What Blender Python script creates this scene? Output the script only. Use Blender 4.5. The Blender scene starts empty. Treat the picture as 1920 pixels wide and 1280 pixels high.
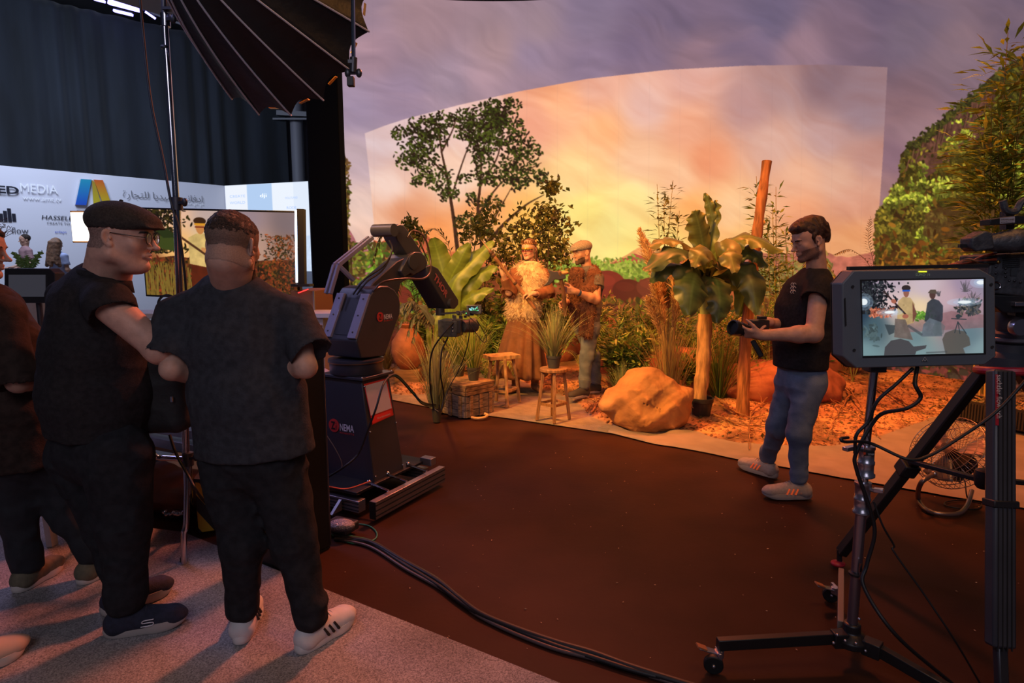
import bpy, math, random
import numpy as np
from mathutils import Vector, Matrix

sc = bpy.context.scene
COL = sc.collection
random.seed(7)
RNG = np.random.default_rng(7)

# ------------------------------------------------------------------ camera
CAMZ, FPX, PITCH = 1.5, 1150.0, math.atan(150 / 1150.0)
cam_data = bpy.data.cameras.new('camera')
cam = bpy.data.objects.new('camera', cam_data)
COL.objects.link(cam)
cam_data.sensor_width = 36.0
cam_data.lens = 36.0 * FPX / 1920.0
cam_data.clip_start = 0.05
cam_data.clip_end = 200
cam.location = (0, 0, CAMZ)
cam.rotation_euler = (math.radians(90) - PITCH, 0, 0)
sc.camera = cam

# ------------------------------------------------------------------ exposure, world
sc.view_settings.view_transform = 'Standard'
sc.view_settings.look = 'None'
sc.view_settings.gamma = 1.0
sc.view_settings.exposure = 0.0
sc.view_settings.use_curve_mapping = False
world = bpy.data.worlds.new('world')
sc.world = world
world.use_nodes = True
bg = world.node_tree.nodes['Background']
bg.inputs[0].default_value = (0.30, 0.36, 0.62, 1)
bg.inputs[1].default_value = 0.045

CP, SP = math.cos(PITCH), math.sin(PITCH)
def ray(px, py):
    u = (px - 960) / FPX; v = (640 - py) / FPX
    return np.array([u, CP + v * SP, -SP + v * CP])
def P(px, py, Y):
    d = ray(px, py); return np.array([d[0] * Y / d[1], Y, CAMZ + d[2] * Y / d[1]])
def G(px, py, z=0.0):
    d = ray(px, py); t = (z - CAMZ) / d[2]; return np.array([d[0] * t, d[1] * t, z])
def ONP(px, py, o, n):
    d = ray(px, py); c = np.array([0, 0, CAMZ]); n = np.asarray(n, float)
    t = np.dot(np.asarray(o) - c, n) / np.dot(d, n); return c + d * t
def PROJ(p):
    p = np.asarray(p, float); x = p[..., 0]; y = p[..., 1]; z = p[..., 2] - CAMZ
    f = y * CP - z * SP; v = y * SP + z * CP
    return 960 + FPX * x / f, 640 - FPX * v / f

# ------------------------------------------------------------------ lights
def area(name, loc, target, size, power, color, size_y=None, spread=180, shape='RECTANGLE'):
    L = bpy.data.lights.new(name, 'AREA'); L.shape = shape
    L.size = size; L.size_y = size_y or size; L.energy = power; L.color = color
    L.spread = math.radians(spread)
    o = bpy.data.objects.new(name, L); COL.objects.link(o)
    o.location = loc
    o.rotation_euler = (Vector(target) - Vector(loc)).to_track_quat('-Z', 'Y').to_euler()
    return o
def spot(name, loc, target, power, color, angle=60, blend=.5, r=.1):
    L = bpy.data.lights.new(name, 'SPOT'); L.energy = power; L.color = color
    L.spot_size = math.radians(angle); L.spot_blend = blend; L.shadow_soft_size = r
    o = bpy.data.objects.new(name, L); COL.objects.link(o)
    o.location = loc
    o.rotation_euler = (Vector(target) - Vector(loc)).to_track_quat('-Z', 'Y').to_euler()
    return o
# truss fixtures over the set: orange-red wash on the soil, amber from the left, cool-violet over the booth side
spot('truss_wash_red', (2.8, 5.2, 6.0), (2.8, 7.2, 0), 1900, (1, .26, .05), 85, .8, .35)
spot('truss_wash_orange', (-1.2, 5.6, 6.0), (-.2, 7.8, 0), 1700, (1, .38, .08), 80, .8, .35)
spot('truss_amber_key', (-2.6, 3.4, 4.6), (.9, 6.7, .9), 2300, (1, .44, .085), 56, .7, .25)
spot('truss_floor_red', (1.2, 7.4, 5.8), (.2, 4.4, 0), 800, (1, .18, .05), 80, .9, .4)
spot('truss_carpet_red', (1.4, 7.2, 5.8), (-1.5, 1.7, 0), 1250, (1, .24, .14), 32, .8, .3)
spot('robot_violet_fill', (-3.6, 1.2, 5.2), (-1.1, 3.8, 1.2), 330, (.45, .45, 1), 26, .8, .2)  # added fill without a fixture, aimed to tint the robot violet
area('hall_violet', (-5.5, 6.5, 6.5), (-1.5, 2.2, .8), 2.5, 170, (.5, .48, 1))
area('booth_white', (-10.0, 12.5, 7.0), (-11.0, 17.0, 2.5), 3.0, 520, (.68, .78, 1))
area('hall_behind', (-.5, -3.0, 4.5), (-.3, 3.0, 1.0), 3.0, 85, (.85, .80, .95))
area('set_front_amber', (2.2, 2.0, 5.0), (2.4, 6.6, .6), 1.6, 80, (1, .40, .10))
# ------------------------------------------------------------------ naming / hierarchy
WM = {}
def thing(name, label, cat, loc=(0, 0, 0), group=None):
    o = bpy.data.objects.new(name, None); COL.objects.link(o)
    o.empty_display_size = .05
    o.location = tuple(float(v) for v in loc)
    o['label'] = label; o['category'] = cat
    if group: o['group'] = group
    WM[o.name] = Matrix.Translation(o.location)
    return o
def tag(o, label=None, cat=None, group=None, kind=None):
    if label: o['label'] = label
    if cat: o['category'] = cat
    if group: o['group'] = group
    if kind: o['kind'] = kind
    return o
def rehang(copy, parent):
    copy.parent = parent
def copy_tree(o, parent=None):
    c = o.copy(); COL.objects.link(c)
    if parent is not None: c.parent = parent
    for ch in list(o.children): copy_tree(ch, c)
    return c

def srgb(r, g, b):
    c = np.array([r, g, b], float) / 255.0
    return tuple(np.where(c <= .04045, c / 12.92, ((c + .055) / 1.055) ** 2.4))

# ------------------------------------------------------------------ materials
MATS = {}
def mat(name, col, rough=.6, metal=0., noise=0., nscale=8., bump=0., bscale=60., sheen=0., emit=None, estr=1., trans=0., spec=None, col2=None, coat=0., stretch=None, transl=0.):
    if name in MATS: return MATS[name]
    m = bpy.data.materials.new(name); m.use_nodes = True; nt = m.node_tree
    b = nt.nodes['Principled BSDF']
    b.inputs['Base Color'].default_value = (*col, 1)
    b.inputs['Roughness'].default_value = rough
    b.inputs['Metallic'].default_value = metal
    if spec is not None: b.inputs['Specular IOR Level'].default_value = spec
    if coat: b.inputs['Coat Weight'].default_value = coat
    if sheen: b.inputs['Sheen Weight'].default_value = sheen
    if trans:
        b.inputs['Transmission Weight'].default_value = trans
    if emit is not None:
        b.inputs['Emission Color'].default_value = (*emit, 1); b.inputs['Emission Strength'].default_value = estr
    tc = None
    def coord():
        nonlocal tc
        if tc is None:
            t = nt.nodes.new('ShaderNodeTexCoord'); mp = nt.nodes.new('ShaderNodeMapping')
            nt.links.new(t.outputs['Object'], mp.inputs[0])
            if stretch: mp.inputs['Scale'].default_value = stretch
            tc = mp.outputs[0]
        return tc
    if noise or col2 is not None:
        n = nt.nodes.new('ShaderNodeTexNoise'); n.inputs['Scale'].default_value = nscale; n.inputs['Detail'].default_value = 5
        nt.links.new(coord(), n.inputs['Vector'])
        r = nt.nodes.new('ShaderNodeValToRGB')
        c2 = col2 if col2 is not None else tuple(min(1, c * (1 + noise)) for c in col)
        c1 = col if col2 is not None else tuple(c * (1 - noise) for c in col)
        r.color_ramp.elements[0].position = .36; r.color_ramp.elements[1].position = .64
        r.color_ramp.elements[0].color = (*c1, 1); r.color_ramp.elements[1].color = (*c2, 1)
        nt.links.new(n.outputs['Fac'], r.inputs[0]); nt.links.new(r.outputs[0], b.inputs['Base Color'])
    if bump:
        n = nt.nodes.new('ShaderNodeTexNoise'); n.inputs['Scale'].default_value = bscale; n.inputs['Detail'].default_value = 4
        nt.links.new(coord(), n.inputs['Vector'])
        bp = nt.nodes.new('ShaderNodeBump'); bp.inputs['Strength'].default_value = bump; bp.inputs['Distance'].default_value = .01
        nt.links.new(n.outputs['Fac'], bp.inputs['Height']); nt.links.new(bp.outputs[0], b.inputs['Normal'])
    if transl:
        tr = nt.nodes.new('ShaderNodeBsdfTranslucent'); mx = nt.nodes.new('ShaderNodeMixShader'); mx.inputs[0].default_value = transl
        if b.inputs['Base Color'].links: nt.links.new(b.inputs['Base Color'].links[0].from_socket, tr.inputs[0])
        else: tr.inputs[0].default_value = (*col, 1)
        nt.links.new(b.outputs[0], mx.inputs[1]); nt.links.new(tr.outputs[0], mx.inputs[2])
        nt.links.new(mx.outputs[0], nt.nodes['Material Output'].inputs[0])
    MATS[name] = m
    return m
def attr_mat(name, attr='Col', emit=False, strength=1., rough=.8, bump=0., bscale=40., transl=0.):
    if name in MATS: return MATS[name]
    m = bpy.data.materials.new(name); m.use_nodes = True; nt = m.node_tree
    b = nt.nodes['Principled BSDF']; a = nt.nodes.new('ShaderNodeAttribute'); a.attribute_name = attr
    b.inputs['Roughness'].default_value = rough
    if emit:
        b.inputs['Base Color'].default_value = (.02, .02, .02, 1)
        nt.links.new(a.outputs['Color'], b.inputs['Emission Color']); b.inputs['Emission Strength'].default_value = strength
        b.inputs['Specular IOR Level'].default_value = .1
    else:
        nt.links.new(a.outputs['Color'], b.inputs['Base Color'])
        if bump:
            t = nt.nodes.new('ShaderNodeTexCoord')
            n = nt.nodes.new('ShaderNodeTexNoise'); n.inputs['Scale'].default_value = bscale; n.inputs['Detail'].default_value = 6
            nt.links.new(t.outputs['Object'], n.inputs['Vector'])
            bp = nt.nodes.new('ShaderNodeBump'); bp.inputs['Strength'].default_value = bump; bp.inputs['Distance'].default_value = .02
            nt.links.new(n.outputs['Fac'], bp.inputs['Height']); nt.links.new(bp.outputs[0], b.inputs['Normal'])
        if transl:
            tr = nt.nodes.new('ShaderNodeBsdfTranslucent'); mx = nt.nodes.new('ShaderNodeMixShader'); mx.inputs[0].default_value = transl
            nt.links.new(a.outputs['Color'], tr.inputs[0])
            nt.links.new(b.outputs[0], mx.inputs[1]); nt.links.new(tr.outputs[0], mx.inputs[2])
            nt.links.new(mx.outputs[0], nt.nodes['Material Output'].inputs[0])
    MATS[name] = m
    return m

# ------------------------------------------------------------------ mesh collector
def nrm(v):
    v = np.asarray(v, float); l = np.linalg.norm(v); return v / l if l > 1e-12 else v
def frame(d, up=(0, 0, 1)):
    d = nrm(d); up = np.asarray(up, float)
    if abs(np.dot(d, nrm(up))) > .98: up = np.array([1., 0, 0]) if abs(d[0]) < .9 else np.array([0, 1., 0])
    s = nrm(np.cross(d, up)); u = np.cross(s, d); return s, u, d

class MB:
    def __init__(s): s.v = []; s.f = []; s.n = 0; s.c = []; s.col = None
    def add(s, verts, faces, col=None):
        verts = np.asarray(verts, float).reshape(-1, 3)
        s.v.append(verts); s.f += [tuple(i + s.n for i in f) for f in faces]; s.n += len(verts)
        c = col if col is not None else s.col
        s.c.append(np.tile(np.array(c if c is not None else (1, 1, 1), float), (len(verts), 1)) if c is None or np.ndim(c) == 1 else np.asarray(c))
        return s
    def box(s, c, size, axes=None, col=None):
        c = np.asarray(c, float); h = np.asarray(size, float) / 2
        A = np.eye(3) if axes is None else np.array(axes, float)
        vs = [c + A[0] * h[0] * x + A[1] * h[1] * y + A[2] * h[2] * z for x in (-1, 1) for y in (-1, 1) for z in (-1, 1)]
        return s.add(vs, [(0, 1, 3, 2), (4, 6, 7, 5), (0, 4, 5, 1), (2, 3, 7, 6), (0, 2, 6, 4), (1, 5, 7, 3)], col)
    def bar(s, a, b, w, h, up=(0, 0, 1), col=None):
        a = np.asarray(a, float); b = np.asarray(b, float); sd, u, d = frame(b - a, up)
        return s.box((a + b) / 2, (np.linalg.norm(b - a), w, h), (d, sd, u), col)
    def tube(s, pts, r, n=10, caps=True, col=None, flat=1., up=(0, 0, 1)):
        pts = np.asarray(pts, float); m = len(pts)
        r = np.full(m, float(r)) if np.ndim(r) == 0 else np.asarray(r, float)
        T = np.gradient(pts, axis=0); T /= np.linalg.norm(T, axis=1)[:, None] + 1e-12
        sd, u, _ = frame(T[0], up); V = []
        ang = np.linspace(0, 2 * math.pi, n, endpoint=False)
        for i in range(m):
            u = u - T[i] * np.dot(u, T[i]); u = nrm(u); sd = np.cross(T[i], u)
            V.append(pts[i] + r[i] * (np.cos(ang)[:, None] * sd + flat * np.sin(ang)[:, None] * u))
        V = np.concatenate(V); F = []
        for i in range(m - 1):
            for j in range(n):
                k = (j + 1) % n; F.append((i * n + j, i * n + k, (i + 1) * n + k, (i + 1) * n + j))
        if caps: F.append(tuple(range(n))[::-1]); F.append(tuple((m - 1) * n + j for j in range(n)))
        return s.add(V, F, col)
    def cyl(s, a, b, r, n=20, r2=None, col=None):
        return s.tube([a, b], [r, r if r2 is None else r2], n, True, col)
    def loft(s, rings, caps=True, closed=True, col=None):
        n = len(rings[0]); V = np.concatenate([np.asarray(q, float) for q in rings]); F = []
        for i in range(len(rings) - 1):
            for j in range(n if closed else n - 1):
                k = (j + 1) % n; F.append((i * n + j, i * n + k, (i + 1) * n + k, (i + 1) * n + j))
        if caps and closed: F.append(tuple(range(n))[::-1]); F.append(tuple((len(rings) - 1) * n + j for j in range(n)))
        return s.add(V, F, col)
    def lathe(s, base, prof, n=28, axis=(0, 0, 1), caps=True, col=None, wob=0):
        sd, u, d = frame(axis); base = np.asarray(base, float); ang = np.linspace(0, 2 * math.pi, n, endpoint=False)
        rings = [base + d * z + max(r, 1e-4) * (np.cos(ang)[:, None] * sd + np.sin(ang)[:, None] * u) for r, z in prof]
        return s.loft(rings, caps, True, col)
    def prism(s, poly, depth, col=None):
        """poly: coplanar 3D points, depth: extrusion vector"""
        a = np.asarray(poly, float); d = np.asarray(depth, float); n = len(a)
        F = [tuple(range(n))[::-1], tuple(range(n, 2 * n))] + [(j, (j + 1) % n, n + (j + 1) % n, n + j) for j in range(n)]
        return s.add(np.concatenate([a, a + d]), F, col)
    def ball(s, c, r, n=12, axes=None, col=None):
        r = np.array([r] * 3 if np.ndim(r) == 0 else r, float); A = np.eye(3) if axes is None else np.array(axes, float)
        th = np.linspace(0, math.pi, n + 1); ph = np.linspace(0, 2 * math.pi, 2 * n, endpoint=False); V = []
        for t in th:
            t = min(max(t, 1e-3), math.pi - 1e-3)
            V.append(np.stack([np.sin(t) * np.cos(ph) * r[0], np.sin(t) * np.sin(ph) * r[1], np.full(2 * n, np.cos(t) * r[2])], 1) @ A + np.asarray(c, float))
        return s.loft(V[::-1], True, True, col)
    def grid(s, pts, col=None):
        pts = np.asarray(pts, float); a, b = pts.shape[:2]
        F = [(i * b + j, i * b + j + 1, (i + 1) * b + j + 1, (i + 1) * b + j) for i in range(a - 1) for j in range(b - 1)]
        return s.add(pts.reshape(-1, 3), F, col)
    def build(s, name, m, parent=None, smooth=35, bevel=0, solid=0, subsurf=0):
        me = bpy.data.meshes.new(name)
        V = np.concatenate(s.v) if s.v else np.zeros((0, 3))
        return finish(name, V, s.f, m, parent, smooth, bevel, solid, subsurf, np.concatenate(s.c) if s.c and (s.col is not None or any(q.shape[0] for q in s.c)) else None)

def finish(name, V, F, m, parent=None, smooth=35, bevel=0, solid=0, subsurf=0, colors=None):
    me = bpy.data.meshes.new(name)
    V = np.asarray(V, float)
    loc = None
    if parent is not None:
        Wi = np.array(WM[parent.name].inverted()); V = V @ Wi[:3, :3].T + Wi[:3, 3]
    elif len(V):
        loc = np.array([(V[:, 0].min() + V[:, 0].max()) / 2, (V[:, 1].min() + V[:, 1].max()) / 2, V[:, 2].min()]); V = V - loc
    me.from_pydata(V.tolist() if not isinstance(F, np.ndarray) else [], [], F if not isinstance(F, np.ndarray) else [])
    if isinstance(F, np.ndarray):
        nf, k = F.shape
        me.vertices.add(len(V)); me.vertices.foreach_set('co', V.astype(np.float32).ravel())
        me.loops.add(nf * k); me.loops.foreach_set('vertex_index', F.astype(np.int32).ravel())
        me.polygons.add(nf); me.polygons.foreach_set('loop_start', (np.arange(nf) * k).astype(np.int32))
        me.update(calc_edges=True); me.validate()
    ms = m if isinstance(m, (list, tuple)) else [m]
    for q in ms: me.materials.append(q)
    if colors is not None and len(colors) == len(V):
        ca = me.color_attributes.new('Col', 'FLOAT_COLOR', 'POINT')
        ca.data.foreach_set('color', np.concatenate([colors, np.ones((len(V), 1))], 1).astype(np.float32).ravel())
    if smooth:
        me.polygons.foreach_set('use_smooth', np.ones(len(me.polygons), bool))
        if smooth < 180:
            try: me.set_sharp_from_angle(angle=math.radians(smooth))
            except Exception: pass
    o = bpy.data.objects.new(name, me); COL.objects.link(o)
    if parent is not None:
        o.parent = parent; WM[o.name] = WM[parent.name].copy()
    else:
        o.location = loc if loc is not None else (0, 0, 0); WM[o.name] = Matrix.Translation(o.location)
    if bevel:
        b = o.modifiers.new('bevel', 'BEVEL'); b.width = bevel; b.segments = 2; b.limit_method = 'ANGLE'; b.harden_normals = False
    if solid:
        q = o.modifiers.new('solid', 'SOLIDIFY'); q.thickness = solid; q.offset = 0
    if subsurf:
        q = o.modifiers.new('sub', 'SUBSURF'); q.levels = q.render_levels = subsurf
    return o

def bez(pts, n=24):
    """Catmull-Rom through points"""
    p = np.asarray(pts, float)
    if len(p) < 3:
        t = np.linspace(0, 1, n)[:, None]; return p[0] * (1 - t) + p[-1] * t
    q = np.concatenate([[2 * p[0] - p[1]], p, [2 * p[-1] - p[-2]]]); out = []
    seg = len(p) - 1; k = max(2, n // seg)
    for i in range(seg):
        a, b, c, d = q[i:i + 4]
        for t in np.linspace(0, 1, k, endpoint=False):
            out.append(.5 * ((2 * b) + (c - a) * t + (2 * a - 5 * b + 4 * c - d) * t * t + (3 * b - a - 3 * c + d) * t ** 3))
    out.append(p[-1]); return np.array(out)

# ------------------------------------------------------------------ noise
def _hash(i):
    i = (i.astype(np.int64) * 374761393) & 0xffffffff
    i = ((i ^ (i >> 13)) * 1274126177) & 0xffffffff
    return ((i ^ (i >> 16)) & 0xffff) / 65535.0
def vnoise(p, seed=0):
    p = np.asarray(p, float); i = np.floor(p).astype(np.int64); f = p - i; f = f * f * (3 - 2 * f); d = p.shape[-1]
    out = 0
    for c in range(1 << d):
        w = 1; h = seed * 101
        for k in range(d):
            b = (c >> k) & 1; w = w * (f[..., k] if b else 1 - f[..., k]); h = h + (i[..., k] + b) * (1, 57, 7919)[k]
        out = out + w * _hash(np.asarray(h))
    return out
def fbm(p, o=4, seed=0):
    a = .5; s = 0; t = 0; p = np.asarray(p, float)
    for k in range(o): s = s + a * vnoise(p * 2 ** k + 13.7 * k, seed + k); t += a; a *= .5
    return s / t

# ------------------------------------------------------------------ text
def text_obj(name, body, m, parent, origin, xdir, ydir, size, extrude=.002, width=None, font=None, align='LEFT', bold=0., shear=0.):
    cu = bpy.data.curves.new(name, 'FONT'); cu.body = body; cu.size = 1; cu.extrude = 0; cu.align_x = align; cu.align_y = 'BOTTOM_BASELINE' if False else 'BOTTOM'
    cu.resolution_u = 3; cu.offset = bold; cu.shear = shear
    tmp = bpy.data.objects.new(name, cu); COL.objects.link(tmp)
    dg = bpy.context.evaluated_depsgraph_get(); dg.update()
    me = bpy.data.meshes.new_from_object(tmp.evaluated_get(dg)); bpy.data.objects.remove(tmp)
    V = np.array([v.co[:] for v in me.vertices]).reshape(-1, 3); F = [tuple(p.vertices) for p in me.polygons]
    bpy.data.meshes.remove(me)
    if len(V) == 0: return None
    V[:, 1] -= V[:, 1].min() if True else 0
    h = V[:, 1].max(); w = V[:, 0].max() - V[:, 0].min(); V[:, 0] -= V[:, 0].min()
    sy = size / h; sx = (width / w) if width else sy
    xd, yd = nrm(xdir), nrm(ydir); nd = np.cross(xd, yd)
    W = np.asarray(origin, float) + V[:, :1] * sx * xd + V[:, 1:2] * sy * yd + nd * extrude
    return finish(name, W, F, m, parent, 0)

# ------------------------------------------------------------------ raster painter (content shown on screens)
class Canvas:
    def __init__(s, x0, y0, x1, y1, sc_=1.0):
        s.x0, s.y0, s.s = x0, y0, sc_; s.w = int((x1 - x0) * sc_) + 1; s.h = int((y1 - y0) * sc_) + 1
        s.a = np.zeros((s.h, s.w, 3)); yy, xx = np.mgrid[0:s.h, 0:s.w]; s.X = x0 + xx / sc_; s.Y = y0 + yy / sc_
    def rbf(s, cps, sig=60, step=8):
        c = np.array(cps, float); xs = s.X[::step, ::step]; ys = s.Y[::step, ::step]
        d2 = (xs[..., None] - c[:, 0]) ** 2 + (ys[..., None] - c[:, 1]) ** 2
        w = 1 / (d2 + sig ** 2) ** 2; w /= w.sum(-1, keepdims=True); g = w @ c[:, 2:5]
        # bilinear upsample
        yi = np.arange(s.h) / step; xi = np.arange(s.w) / step
        y0 = np.clip(yi.astype(int), 0, g.shape[0] - 2); x0 = np.clip(xi.astype(int), 0, g.shape[1] - 2)
        fy = np.clip(yi - y0, 0, 1)[:, None, None]; fx = np.clip(xi - x0, 0, 1)[None, :, None]
        return (g[y0][:, x0] * (1 - fy) * (1 - fx) + g[y0 + 1][:, x0] * fy * (1 - fx) + g[y0][:, x0 + 1] * (1 - fy) * fx + g[y0 + 1][:, x0 + 1] * fy * fx)
    def win(s, x0, y0, x1, y1):
        a = max(0, int((x0 - s.x0) * s.s)); b = min(s.w, int((x1 - s.x0) * s.s) + 2); c = max(0, int((y0 - s.y0) * s.s)); d = min(s.h, int((y1 - s.y0) * s.s) + 2)
        return slice(c, d), slice(a, b)
    def ell(s, cx, cy, rx, ry, ang, col, alpha=1.):
        r = max(rx, ry) + 1; sl = s.win(cx - r, cy - r, cx + r, cy + r)
        x = s.X[sl] - cx; y = s.Y[sl] - cy
        if x.size == 0: return
        c, t = math.cos(ang), math.sin(ang); u = (x * c + y * t) / rx; v = (-x * t + y * c) / ry
        m = np.clip((1 - np.sqrt(u * u + v * v)) * min(rx, ry) * s.s + .5, 0, 1)[..., None] * alpha
        s.a[sl] = s.a[sl] * (1 - m) + np.array(col, float) * m
    def polymask(s, pts):
        p = np.asarray(pts, float); sl = s.win(p[:, 0].min() - 1, p[:, 1].min() - 1, p[:, 0].max() + 1, p[:, 1].max() + 1)
        acc = 0
        for ox, oy in ((-.25, -.25), (.25, -.25), (-.25, .25), (.25, .25)):
            x = s.X[sl] + ox; y = s.Y[sl] + oy; ins = np.zeros(x.shape, bool)
            for i in range(len(p)):
                x1, y1 = p[i]; x2, y2 = p[(i + 1) % len(p)]
                if y1 == y2: continue
                ins ^= ((y1 > y) != (y2 > y)) & (x < (x2 - x1) * (y - y1) / (y2 - y1) + x1)
            acc = acc + ins * .25
        return sl, acc
    def poly(s, pts, col, alpha=1., tex=None):
        sl, m = s.polymask(pts); m = m[..., None] * alpha; c = np.array(col, float)
        if tex is not None: c = c * (1 + tex * (fbm(np.stack([s.X[sl], s.Y[sl]], -1) / 9, 4, 3)[..., None] - .5))
        s.a[sl] = s.a[sl] * (1 - m) + c * m
    def line(s, pts, w, col, alpha=1.):
        p = np.asarray(pts, float); w = np.broadcast_to(np.asarray(w, float), (len(p),))
        for i in range(len(p) - 1):
            a, b = p[i], p[i + 1]; r = max(w[i], w[i + 1]) + 1
            sl = s.win(min(a[0], b[0]) - r, min(a[1], b[1]) - r, max(a[0], b[0]) + r, max(a[1], b[1]) + r)
            x = s.X[sl] - a[0]; y = s.Y[sl] - a[1]; d = b - a; t = np.clip((x * d[0] + y * d[1]) / (d @ d + 1e-9), 0, 1)
            ds = np.hypot(x - t * d[0], y - t * d[1]); ww = (w[i] * (1 - t) + w[i + 1] * t) / 2
            m = np.clip((ww - ds) * s.s + .5, 0, 1)[..., None] * alpha
            s.a[sl] = s.a[sl] * (1 - m) + np.array(col, float) * m
    def lin(s):
        c = np.clip(s.a, 0, 255) / 255; return np.where(c <= .04045, c / 12.92, ((c + .055) / 1.055) ** 2.4)
    def sample(s, x, y):
        L = s.lin(); fx = np.clip((x - s.x0) * s.s, 0, s.w - 1.001); fy = np.clip((y - s.y0) * s.s, 0, s.h - 1.001)
        ix = fx.astype(int); iy = fy.astype(int); ax = (fx - ix)[..., None]; ay = (fy - iy)[..., None]
        return L[iy, ix] * (1 - ax) * (1 - ay) + L[iy, ix + 1] * ax * (1 - ay) + L[iy + 1, ix] * (1 - ax) * ay + L[iy + 1, ix + 1] * ax * ay
def gridfaces(a, b):
    i, j = np.mgrid[0:a - 1, 0:b - 1]; q = (i * b + j).ravel()
    return np.stack([q, q + 1, q + b + 1, q + b], 1)

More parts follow.
